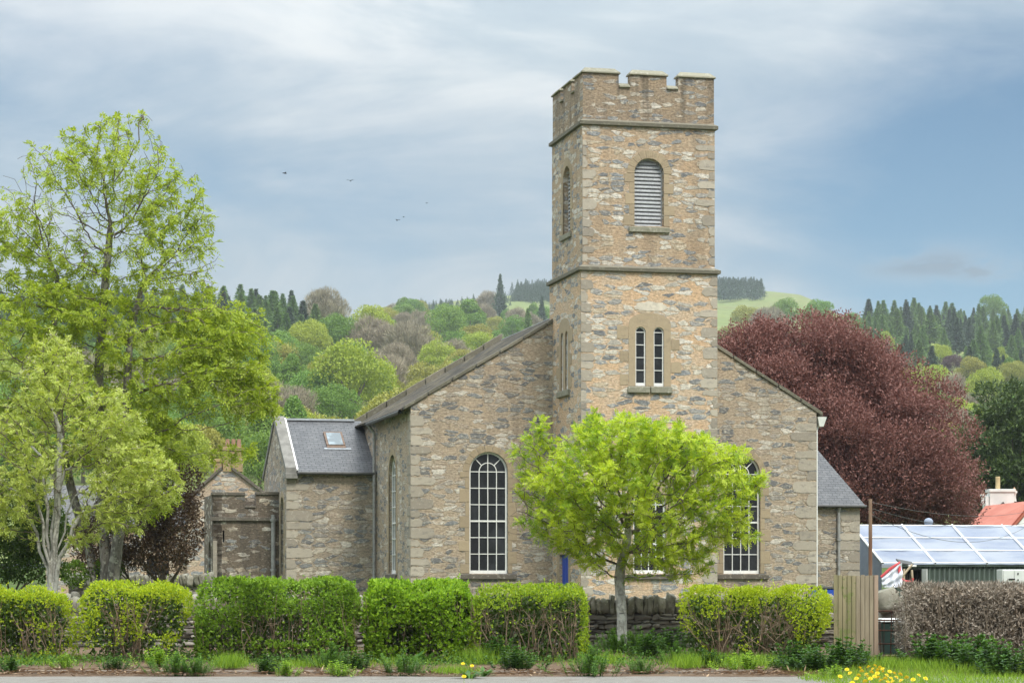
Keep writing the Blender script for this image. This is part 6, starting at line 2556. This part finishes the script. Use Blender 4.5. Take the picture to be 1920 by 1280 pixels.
# dead stalks and leaf litter at the kerb
g = np.random.default_rng(802)
n = 9500
P = np.stack([g.uniform(-11.5, 5.6, n), 42.3 + np.abs(g.normal(size=n)) * 1.5, g.uniform(.008, .03, n)], 1)
P = P[g.random(n) < np.clip(.55 + .6 * snoise(P, 1.3, 31), .05, 1)]
A = g.normal(size=P.shape) * np.array([1, .6, .12])
A = nrm(A)
V, F = leaf_quads(P, A, nrm(np.cross(A, np.array([0, .4, 1.0]) + g.normal(size=P.shape) * .3)), g.uniform(.04, .22, len(P)), g.uniform(.008, .035, len(P)))
M['dead_leaf'] = leaf_mat('dead leaves and stalks', (.13, .075, .045), (.42, .30, .19), .1, tcol=(.3, .18, .1), rough=.9)
tag(link('leaf_litter', np_mesh('leaf_litter', V, F), M['dead_leaf']), kind='stuff')


def weed_mesh(name, seed, kind):
    g = np.random.default_rng(seed)
    parts = []
    if kind in ('spire', 'nettle', 'lime'):
        ns = 42
        for s in range(ns):
            r = abs(g.normal()) * .17
            a = g.uniform(0, 2 * math.pi)
            b = np.array([r * math.cos(a), r * math.sin(a), 0])
            h = g.uniform(.22, .52) * (1.15 - r)
            top = b + np.array([b[0] * .5 + g.normal() * .04, b[1] * .5 + g.normal() * .04, h])
            V, F = tubes([b], [top], .005, .003, 4)
            parts.append((V, F, 1))
            nl = 11 if kind == 'spire' else 7
            for q in range(nl):
                f = .2 + .8 * q / nl
                p = b + (top - b) * f
                k = 6 if kind == 'spire' else 4
                an = g.uniform(0, 6.28) + np.arange(k) * 2 * math.pi / k
                A = np.stack([np.cos(an), np.sin(an), np.full(k, .35 + .5 * (f > .85))], 1)
                A = nrm(A + g.normal(size=A.shape) * .12)
                S = nrm(np.cross(A, np.array([0, 0, 1.0])))
                L = (.085 if kind == 'spire' else .095) * (1.15 - f * .6)
                W_ = (.016 if kind == 'spire' else .05) if kind != 'lime' else .035
                V, F = leaf_quads(np.repeat(p[None], k, 0), A, S, L, W_)
                parts.append((V, F, 0))
    else:
        n = 22
        for s in range(n):
            a = g.uniform(0, 6.28)
            el_ = g.uniform(.5, 1.2)
            A = np.array([[math.cos(a) * math.cos(el_), math.sin(a) * math.cos(el_), math.sin(el_)]])
            S = nrm(np.cross(A, [[0, 0, 1.0]]))
            L = g.uniform(.22, .42)
            b = np.array([[.03 * math.cos(a), .03 * math.sin(a), 0]])
            V, F = leaf_quads(b, A, S, L * .6, .07, .7)
            parts.append((V, F, 0))
            A2 = nrm(A + np.array([[0, 0, -.55]]))
            V, F = leaf_quads(b + A * L * .42, A2, S, L * .6, .11, .4)
            parts.append((V, F, 0))
    V, F, mi = cat_meshes(parts)
    return np_mesh(name, V, F, mi)


WM = {}
for kind, mt in (('spire', 'weed_leaf'), ('nettle', 'weed_dark'), ('lime', 'weed_lime'), ('dock', 'dock_leaf')):
    for v in range(2):
        me = weed_mesh('weed', 900 + v + 10 * len(WM), kind)
        me.materials.append(M[mt])
        me.materials.append(M['weed_leaf'])
        WM[kind, v] = me
weeds = [(330, 1262, .9, 'spire', 'feathery weed by the kerb below the second hedge from the left'), (368, 1262, .85, 'spire', 'feathery weed by the kerb at the left end of the broad mid green hedge'),
         (20, 1258, .7, 'nettle', 'dark nettle clump at the kerb under the leftmost hedge'), (122, 1252, .6, 'lime', 'pale weed at the right foot of the leftmost hedge'),
         (500, 1258, .8, 'nettle', 'leafy weed below the middle of the broad mid green hedge'), (535, 1264, .6, 'lime', 'little upright weed at the kerb edge below the broad mid green hedge'),
         (622, 1250, 1.0, 'spire', 'feathery weed at the right end of the broad mid green hedge'), (665, 1255, .9, 'nettle', 'nettles in the gap between the broad green and dense bright hedges'),
         (636, 1264, .7, 'lime', 'small kerbside weed in front of the feathery one right of the broad hedge'),
         (755, 1262, 1.0, 'spire', 'large feathery weed at the kerb below the dense bright green hedge'), (775, 1246, 1.0, 'dock', 'broad leaved dock right against the dense bright green hedge'),
         (800, 1246, .9, 'dock', 'second broad leaved dock, nearer the stem-banded hedge'), (880, 1268, .8, 'dock', 'low dock rosette at the kerb with a dandelion beside it'),
         (905, 1264, .7, 'dock', 'smaller dock rosette right of the kerbside dandelion'), (930, 1245, 1.15, 'nettle', 'dark nettle bed at the left foot of the stem-banded hedge'),
         (970, 1255, 1.1, 'nettle', 'dark nettle bed at the middle of the stem-banded hedge'), (1110, 1263, 1.15, 'spire', 'dense feathery weed at the kerb left of the small rowan trunk'),
         (1095, 1240, .9, 'spire', 'feathery weed between the stem-banded hedge and the rowan trunk'), (1150, 1225, 1.1, 'spire', 'tall feathery weed touching the rowan trunk at its left'),
         (1190, 1222, 1.2, 'spire', 'tall feathery weed touching the rowan trunk at its right'), (1215, 1240, 1.1, 'nettle', 'green weed in front of the rowan trunk toward the right'),
         (1250, 1225, 1.25, 'nettle', 'dark nettles against the drystone wall right of the rowan trunk'), (1270, 1245, .9, 'spire', 'feathery weed at the left foot of the tangled yellow hedge'),
         (1200, 1258, .7, 'spire', 'low feathery weed at the kerb below the rowan trunk'), (1395, 1256, .9, 'lime', 'pale lime weed under the middle of the tangled yellow hedge'), (1330, 1250, .8, 'nettle', 'nettles under the left of the tangled yellow hedge'),
         (1490, 1254, 1.2, 'nettle', 'dense nettle clump under the right end of the tangled yellow hedge'), (1530, 1258, 1.25, 'nettle', 'dense nettle clump left of the board fence'), (1578, 1252, 1.3, 'nettle', 'dense nettle clump at the foot of the board fence'),
         (1610, 1248, 1.0, 'nettle', 'nettles at the right foot of the board fence'), (1745, 1250, 1.4, 'nettle', 'dark leafy plants at the foot of the dry hedge, nearest the gate'), (1790, 1252, 1.5, 'nettle', 'dark leafy plants at the foot of the dry hedge, second from the gate'),
         (1840, 1256, 1.5, 'nettle', 'dark leafy plants at the foot of the dry hedge, third from the gate'), (1885, 1262, 1.5, 'nettle', 'dark leafy plants at the foot of the dry hedge, farthest from the gate'),
         (1560, 1268, .6, 'lime', 'small pale weed at the corner of the road and the grassy bank'), (215, 1256, .7, 'nettle', 'nettles among the bare stems of the second hedge'), (300, 1250, .9, 'lime', 'pale leafy weed right of the bare stems of the second hedge')]
for i, (px, py, s, kind, lab) in enumerate(weeds):
    Y = min(CAMZ * FPX / (py - HZ), 51.0)
    o = bpy.data.objects.new('dock_plant' if kind == 'dock' else 'weed_clump', WM[kind, i % 2])
    COL.objects.link(o)
    o.location = (float(pxX(px, Y)), Y, float(near_z(Y)))
    o.scale = (s * 1.15, s * 1.15, s * .9)
    o.rotation_euler = (0, 0, i * 1.3)
    tag(o, lab, 'plant', 'weeds along the verge')

# dandelions
g = np.random.default_rng(830)
th = np.linspace(0, 2 * math.pi, 14, endpoint=False)
A = np.stack([np.cos(th), np.sin(th), np.full(14, .25)], 1)
A2 = np.stack([np.cos(th + .2) * .7, np.sin(th + .2) * .7, np.full(14, .7)], 1)
hv = [leaf_quads(np.zeros((14, 3)), nrm(A), nrm(np.cross(A, [[0, 0, 1.0]])), .034, .014, .6), leaf_quads(np.zeros((14, 3)) + [0, 0, .004], nrm(A2), nrm(np.cross(A2, [[0, 0, 1.0]])), .026, .012, .6)]
V, F, _ = cat_meshes([(a, b, 0) for a, b in hv])
head_me = np_mesh('flower', V, F)
head_me.materials.append(M['dandelion'])
V, F = tubes([(0, 0, 0)], [(0, 0, -.3)], .004, .004, 5)
stalk_me = np_mesh('stalk', V, F)
stalk_me.materials.append(M['weed_lime'])
spots = [(1588, 1255), (1575, 1268), (1612, 1252), (1640, 1248), (1650, 1251), (1646, 1256), (1657, 1259), (1625, 1264), (1632, 1272), (1640, 1268), (1662, 1266), (1670, 1272), (1676, 1262), (1688, 1264), (1622, 1277), (1652, 1276), (1690, 1276), (1606, 1272), (1598, 1280), (1664, 1279), (1722, 1266), (1634, 1260), (1616, 1258), (1700, 1270), (1629, 1250), (1637, 1254), (1655, 1254), (1645, 1262), (1668, 1259), (1680, 1270), (1610, 1266), (1660, 1272), (1647, 1270), (1628, 1268), (1674, 1278), (1594, 1262), (1712, 1274), (1735, 1272)]
for i, (px, py) in enumerate(spots):
    Y = (CAMZ - .26) * FPX / (py - HZ)
    p = px2w(px, py, Y)
    o = empty('dandelion', tuple(p), i * .7)
    lab = 'yellow dandelion in the flowering patch on the grassy bank before the gate'
    tag(o, lab, 'flower', 'dandelions in the patch before the gate')
    h = link('flower', head_me, None, o)
    h.rotation_euler = (R(35), R(g.uniform(-20, 20)), 0)
    h.scale = (1.3,) * 3
    link('stalk', stalk_me, None, o)
for px, py, lab in ((868, 1244, 'yellow dandelion standing in the grass below the stem-banded hedge'), (870, 1268, 'yellow dandelion at the kerb beside the dock rosette'), (885, 1248, 'small yellow dandelion above the dock rosette')):
    Y = (CAMZ - .22) * FPX / (py - HZ)
    o = empty('dandelion', tuple(px2w(px, py, Y)))
    tag(o, lab, 'flower')
    h = link('flower', head_me, None, o)
    h.rotation_euler = (R(35), 0, 0)
    h.scale = (1.25,) * 3
    link('stalk', stalk_me, None, o)

# ================================================================== hillside trees
M['lime_leaf'] = leaf_mat('fresh lime canopy', (.21, .28, .024), (.42, .48, .065), .32, objvar=.25)
M['mid_leaf'] = leaf_mat('mid green canopy', (.085, .18, .025), (.20, .32, .05), .28, objvar=.35)
M['olive_leaf'] = leaf_mat('yellow olive canopy', (.20, .21, .035), (.38, .37, .08), .28, objvar=.3)
M['bare_twig'] = leaf_mat('grey brown bare twigs', (.22, .19, .13), (.40, .35, .25), .08, tcol=(.25, .22, .17), rough=.9, objvar=.25)
M['larch_leaf'] = leaf_mat('larch green', (.085, .165, .040), (.19, .29, .08), .22, objvar=.3)
M['spruce_leaf'] = leaf_mat('spruce green', (.03, .06, .03), (.08, .125, .06), .1, objvar=.4)
M['purple_leaf'] = leaf_mat('purple canopy', (.07, .035, .04), (.13, .07, .075), .1, tcol=(.1, .05, .05))


def dome_mesh(name, seed, n, size=.55, H=1.0, rw=.5, twig=False, pointed=0.0):
    """unit tree: height 1, crown width 2*rw, base at 0"""
    g = np.random.default_rng(seed)
    nl = 26
    P, C = [], []
    for i in range(nl):
        v = rand_unit(1, g)[0]
        v[2] = abs(v[2]) * 1.1 - .25
        v = v / np.linalg.norm(v)
        sh = (1 - pointed * max(0, v[2]))
        c = np.array([v[0] * rw * .70 * sh, v[1] * rw * .70 * sh, .52 + v[2] * .36])
        r = g.uniform(.15, .24) * (1 - .35 * pointed)
        m = n // nl
        u = rand_unit(m, g)
        u[:, 2] = np.where(g.random(m) < .6, np.abs(u[:, 2]), u[:, 2])
        rr_ = r * g.uniform(.75, 1.05, m) ** 1
        P.append(c + u * rr_[:, None] * np.array([rw / .5, rw / .5, .85]))
        C.append(u)
    P, C = np.vstack(P), np.vstack(C)
    if twig:
        A = nrm(C * .8 + np.array([0, 0, .8]) + g.normal(size=P.shape) * .5)
        S = nrm(np.cross(A, rand_unit(len(P), g)))
        V, F = leaf_quads(P, A, S, size * 2.6, size * .22)
    else:
        A = nrm(C * .6 + np.array([0, 0, .25]) + rand_unit(len(P), g) * .9)
        S = nrm(np.cross(A, C + rand_unit(len(P), g) * .6))
        V, F = leaf_quads(P - A * size * .5, A, S, size * g.uniform(.7, 1.3, len(P)), size * .75)
    lim = [(np.array([0, 0, 0.]), np.array([0, 0, .35]), .025, .018)]
    for i in range(9):
        a = g.uniform(0, 6.28)
        lim.append((np.array([0, 0, g.uniform(.22, .36)]), np.array([math.cos(a) * rw * .65, math.sin(a) * rw * .65, g.uniform(.5, .85)]), .013, .004))
    V2, F2 = tubes([l[0] for l in lim], [l[1] for l in lim], [l[2] for l in lim], [l[3] for l in lim], 5)
    V, F, mi = cat_meshes([(V, F, 0), (V2, F2, 1)])
    return np_mesh(name, V, F, mi)


def conifer_mesh(name, seed, n, rw=.16, size=.05, soft=False):
    g = np.random.default_rng(seed)
    parts = []
    nw = 26 if not soft else 22
    P0, A0, L0 = [], [], []
    for w in range(nw):
        f = (w + .5) / nw
        z = .10 + .88 * f
        R_ = rw * (1 - f) ** (1.2 if not soft else 1.15) * g.uniform(.72, 1.18) + .002
        k = int(5 + 7 * (1 - f))
        a = g.uniform(0, 6.28) + np.arange(k) * 2 * math.pi / k + g.normal(size=k) * .2
        for q in range(k):
            rr_ = R_ * g.uniform(.7, 1.15)
            t = np.linspace(.15, 1, max(3, int(n / nw / k)))
            d = np.array([math.cos(a[q]), math.sin(a[q]), 0])
            p = np.array([0, 0, z]) + d * rr_ * t[:, None] - np.array([0, 0, 1]) * (rr_ * (.35 if not soft else .05) * t ** 1.5)[:, None]
            P0.append(p + g.normal(size=p.shape) * .006)
            A0.append(nrm(d * .7 + np.array([0, 0, -.25 if not soft else .35]) + g.normal(size=p.shape) * .5))
    P, A = np.vstack(P0), np.vstack(A0)
    S = nrm(np.cross(A, rand_unit(len(P), g)))
    sz = size * (1.15 - .75 * np.clip(P[:, 2], 0, 1))
    V, F = leaf_quads(P, A, S, sz * g.uniform(.7, 1.3, len(P)), .0)
    V, F = leaf_quads(P, A, S, sz * g.uniform(.7, 1.3, len(P)), sz * .45)
    V2, F2 = tubes([(0, 0, 0), (0, 0, .5)], [(0, 0, .5), (0, 0, 1.0)], [.014, .008], [.008, .001], 5)
    V, F, mi = cat_meshes([(V, F, 0), (V2, F2, 1)])
    return np_mesh(name, V, F, mi)


HM = {'dome': [dome_mesh('broadleaf_tree', 950 + i, 9500, .030, rw=.5) for i in range(4)],
      'tall': [dome_mesh('broadleaf_tree', 960 + i, 7500, .028, rw=.30, pointed=.6) for i in range(3)],
      'bare': [dome_mesh('bare_tree', 970 + i, 8000, .042, rw=.46, twig=True) for i in range(3)],
      'larch': [conifer_mesh('larch_tree', 980 + i, 3000, .24, .06, True) for i in range(3)],
      'spruce': [conifer_mesh('spruce_tree', 990 + i, 3200, .22, .06) for i in range(3)]}
for L_ in HM.values():
    for me in L_:
        me.materials.append(M['mid_leaf'])
        me.materials.append(M['twig_dark'])
KIND = {'lime': ('dome', 'lime_leaf', 'broadleaf_tree'), 'mid': ('dome', 'mid_leaf', 'broadleaf_tree'), 'olive': ('dome', 'olive_leaf', 'broadleaf_tree'), 'tall': ('tall', 'mid_leaf', 'broadleaf_tree'),
        'bare': ('bare', 'bare_twig', 'bare_tree'), 'larch': ('larch', 'larch_leaf', 'larch_tree'), 'spruce': ('spruce', 'spruce_leaf', 'spruce_tree'), 'purple': ('dome', 'purple_leaf', 'broadleaf_tree'), 'talllime': ('tall', 'lime_leaf', 'broadleaf_tree')}
ASP = {'dome': 1.12, 'tall': 1.75, 'bare': 1.15, 'larch': 2.5, 'spruce': 2.7}
hcount = [0]
used_px = []


def htree(px, Y, h, kind, label, group=None, wscale=1.0):
    shape, mat, nm = KIND[kind]
    i = hcount[0]
    hcount[0] += 1
    me = HM[shape][i % len(HM[shape])]
    o = bpy.data.objects.new(nm, me)
    COL.objects.link(o)
    o.location = (float(pxX(px, Y)), float(Y), float(hill_z(px, Y)) - .3)
    natural = {'dome': 1.0, 'tall': .6, 'bare': .92, 'larch': .40, 'spruce': .38}[shape]
    w = h / ASP[shape] / natural * wscale
    o.scale = (w, w, h)
    o.rotation_euler = (0, 0, i * 2.4)
    o.material_slots[0].link = 'OBJECT'
    o.material_slots[0].material = M[mat]
    return tag(o, label, 'tree', group)


def hero(px, top, w, kind, label, hpx=None):
    """a tree whose crown spans w photo pixels with its top at row `top`: find the slope it stands on"""
    shape = KIND[kind][0]
    hpx = hpx or w * ASP[shape]
    Ys = np.linspace(235, 2300, 900)
    yb = hill_py(np.full_like(Ys, px), Ys)
    Y = float(Ys[np.argmax(yb <= top + hpx)])
    h = hpx * Y / FPX
    used_px.append((px, Y, w))
    return htree(px, Y, h, kind, label, None, (w / (hpx / ASP[shape])))


hero(580, 600, 88, 'lime', 'round lime green tree left of its darker green twin high on the left slope')
hero(632, 589, 92, 'mid', 'round fresh green tree right beside the lime twin high on the left slope')
hero(662, 637, 155, 'lime', 'largest lime green dome tree in the middle of the left slope')
hero(697, 572, 92, 'lime', 'lime green tree just below the skyline left of the valley notch')
hero(820, 640, 82, 'lime', 'round lime tree low above the nave roof, left one of a pair')
hero(897, 622, 78, 'lime', 'round olive lime tree just above the nave roof, right one of a pair')
hero(702, 672, 74, 'tall', 'upright bright green tree in front of the largest lime dome', 130)
hero(548, 662, 70, 'tall', 'upright mid green tree above the slate wing roof', 130)
hero(610, 548, 84, 'bare', 'grey brown leafless tree below the skyline conifers')
hero(700, 600, 90, 'bare', 'grey leafless tree between the lime domes and the valley')
hero(768, 610, 95, 'bare', 'pale leafless tree in the valley notch, above the nave eave')
hero(745, 650, 80, 'bare', 'leafless tree right of the largest lime dome')
hero(520, 640, 90, 'olive', 'yellow olive tree left of the largest lime dome')
hero(478, 630, 110, 'mid', 'green dome tree under the larches at the left of the slope')
hero(470, 680, 120, 'lime', 'lime tree low on the slope beside the boughs of the ash')
hero(610, 665, 80, 'olive', 'browny yellow tree touching the left of the largest lime dome')
hero(625, 720, 105, 'mid', 'mid green tree just above the slate wing ridge')
hero(738, 712, 70, 'olive', 'yellowish tree right at the eave of the nave roof')
hero(938, 511, 34, 'spruce', 'tall dark lone spruce standing on the skyline left of the tower', 92)
hero(1016, 552, 30, 'spruce', 'dark spruce touching the left side of the tower', 78)
hero(966, 592, 62, 'mid', 'dark round tree below the lone skyline spruce')
hero(990, 575, 50, 'larch', 'larch between the lone spruce and the tower')
hero(880, 560, 75, 'tall', 'pale green tree on the far slope left of the lone spruce', 90)
hero(835, 570, 85, 'mid', 'hazy green tree in the upper valley')
hero(915, 548, 46, 'bare', 'bare crowned tree left of the lone spruce')
hero(1860, 553, 56, 'mid', 'lone round tree on the skyline at the right')
hero(1786, 664, 42, 'purple', 'small purple tree among the lime domes on the right slope')
hero(1752, 684, 74, 'lime', 'lime dome left of the small purple tree')
hero(1853, 690, 86, 'lime', 'large lime dome above the dark pine at the right')
hero(1833, 712, 38, 'talllime', 'narrow lime tree just left of the dark pine', 70)
hero(1762, 644, 44, 'lime', 'small bright lime tree in the middle of the right slope')
hero(1876, 650, 36, 'talllime', 'small upright lime tree above the large lime dome at the right', 52)
hero(1820, 668, 60, 'olive', 'olive tree right of the small purple tree')
hero(1790, 705, 66, 'bare', 'grey leafless tree under the small purple tree')
hero(1900, 676, 60, 'olive', 'yellow olive dome at the right edge of the slope')
hero(1725, 680, 40, 'talllime', 'pale lime tree at the rim of the copper beech', 52)
hero(1475, 560, 66, 'mid', 'round green tree in front of the far pasture right of the tower')
hero(1535, 562, 66, 'mid', 'second round green tree before the far pasture, nearer the larches')
hero(1400, 572, 60, 'olive', 'pale olive tree before the far pasture, next to the tower')
hero(1440, 580, 70, 'bare', 'bare tree before the far pasture')
hero(1660, 620, 40, 'talllime', 'pale green tree at the upper right rim of the copper beech', 60)
hero(1640, 640, 40, 'spruce', 'dark blue green spruce at the rim of the copper beech', 90)
hero(1692, 640, 36, 'spruce', 'dark spruce right of the copper beech top', 90)

# fill: woods made of single trees, too alike to tell apart
g = np.random.default_rng(888)


def fill(n, pxr, yr, kinds, hr, group, label, minsep=.55, cond=None, ws=1.0):
    placed = []
    tries = 0
    while len(placed) < n and tries < n * 60:
        tries += 1
        px = g.uniform(*pxr)
        Y = math.exp(g.uniform(math.log(yr[0]), math.log(yr[1])))
        if cond is not None and not cond(px, Y):
            continue
        kind = kinds[g.integers(len(kinds))]
        h = g.uniform(*hr)
        w = h / ASP[KIND[kind][0]]
        x = float(pxX(px, Y))
        if any((x - a) ** 2 + ((Y - b) * .6) ** 2 < (minsep * (w + c)) ** 2 for a, b, c in placed):
            continue
        if any(abs(px - a) < c * .5 and b > Y > b - 90 for a, b, c in used_px):
            continue
        placed.append((x, Y, w))
        htree(px, Y, h, kind, label[kind], group, ws * g.uniform(.85, 1.2))
    return len(placed)


la = {'larch': 'green larch in the conifer wood on the left hill', 'spruce': 'dark spruce among the larches of the left hill'}
n1 = fill(150, (-60, 655), (690, 960), ['larch'] * 8 + ['spruce'], (13, 19), 'conifers of the left hill', la, .36, lambda px, Y: px < 600 or Y > 780, 1.6)
lb = {'lime': 'lime broadleaf of the mixed wood on the left slope', 'mid': 'green broadleaf of the mixed wood on the left slope', 'olive': 'olive broadleaf of the mixed wood on the left slope',
      'bare': 'leafless broadleaf of the mixed wood on the left slope', 'tall': 'upright green tree of the mixed wood on the left slope'}
n2 = fill(118, (-60, 780), (300, 720), ['lime', 'mid', 'mid', 'olive', 'lime', 'tall', 'mid', 'lime', 'bare'], (10, 15), 'broadleaved trees of the left slope', lb, .42)
lc = {'bare': 'grey leafless tree of the valley wood left of the tower', 'mid': 'hazy green tree of the valley wood left of the tower', 'olive': 'hazy olive tree of the valley wood left of the tower', 'tall': 'hazy upright tree of the valley wood left of the tower'}
n3 = fill(75, (715, 1060), (420, 1350), ['bare', 'mid', 'mid', 'olive', 'tall', 'bare', 'olive'], (11, 16), 'valley trees left of the tower', lc, .40)
ld = {'larch': 'green larch in the conifer wood on the right hill', 'spruce': 'dark spruce in the conifer wood on the right hill'}
n4 = fill(170, (1570, 2000), (820, 1500), ['larch', 'larch', 'spruce'], (11, 19), 'conifers of the right hill', ld, .33, lambda px, Y: Y < 850 + (px - 1500) * 3.2, 1.55)
le = {'lime': 'lime broadleaf at the foot of the right hill', 'mid': 'green broadleaf at the foot of the right hill', 'olive': 'olive broadleaf at the foot of the right hill', 'bare': 'leafless broadleaf at the foot of the right hill', 'tall': 'upright green tree at the foot of the right hill'}
n5 = fill(72, (1330, 2000), (420, 840), ['lime', 'mid', 'olive', 'bare', 'tall'], (10, 14), 'broadleaved trees of the right slope', le, .42)
lf = {'mid': 'round green tree below the far pasture', 'olive': 'olive tree below the far pasture', 'bare': 'bare tree below the far pasture'}
n6 = fill(24, (1335, 1600), (860, 1200), ['mid', 'olive', 'bare', 'mid'], (10, 14), 'trees below the far pasture', lf, .45)
print('hill trees', n1, n2, n3, n4, n5, n6, hcount[0])


def far_wood(label, pts, seed):
    """a far plantation that reads as one mass"""
    g = np.random.default_rng(seed)
    src = HM['spruce'][0]
    nV = len(src.vertices)
    V0 = np.empty(nV * 3, np.float32)
    src.vertices.foreach_get('co', V0)
    V0 = V0.reshape(-1, 3)
    F0 = np.empty(len(src.loops), np.int32)
    src.loops.foreach_get('vertex_index', F0)
    F0 = F0.reshape(-1, 4)
    sel = g.random(len(F0)) < .30
    F0 = F0[sel]
    used = np.unique(F0)
    rm = np.full(nV, -1)
    rm[used] = np.arange(len(used))
    V0, F0 = V0[used], rm[F0]
    parts = []
    for px, Y, h in pts:
        a = g.uniform(0, 6.28)
        c, s = math.cos(a), math.sin(a)
        v = V0 * np.array([h * 1.5, h * 1.5, h])
        v = np.stack([v[:, 0] * c - v[:, 1] * s, v[:, 0] * s + v[:, 1] * c, v[:, 2]], 1)
        parts.append((v + np.array([float(pxX(px, Y)), Y, float(hill_z(px, Y)) - .5]), F0, 0))
    V, F, mi = cat_meshes(parts)
    o = link('woods', np_mesh('woods', V, F), M['spruce_leaf'])
    return tag(o, label, None, None, 'stuff')


g = np.random.default_rng(41)
far_wood('dark far plantation on the skyline right of the tower', [(px, g.uniform(1950, 2350), g.uniform(13, 19)) for px in np.linspace(1330, 1428, 110)], 1)
far_wood('dark far plantation on the skyline left of the tower', [(px + g.normal() * 3, g.uniform(1900, 2300), g.uniform(11, 15)) for px in np.linspace(968, 1050, 90)], 2)
far_wood('thin far plantation along the valley head', [(px + g.normal() * 3, g.uniform(1750, 2000), g.uniform(5, 9)) for px in np.linspace(690, 960, 120)], 3)

# ================================================================== the air between here and the hills
mb = MB()
mb.box((-2600, -120, -2.0), (4200, 3600, 420))
m, t, out = new_mat('pale air')
pv = nd(t, 'ShaderNodeVolumePrincipled')
pv.inputs['Color'].default_value = (.86, .93, 1.0, 1)
pv.inputs['Density'].default_value = .00011
pv.inputs['Anisotropy'].default_value = .1
t.links.new(pv.outputs[0], out.inputs['Volume'])
if USE_HAZE:
    hz = mb.build('haze', m)
    tag(hz, None, None, None, 'stuff')
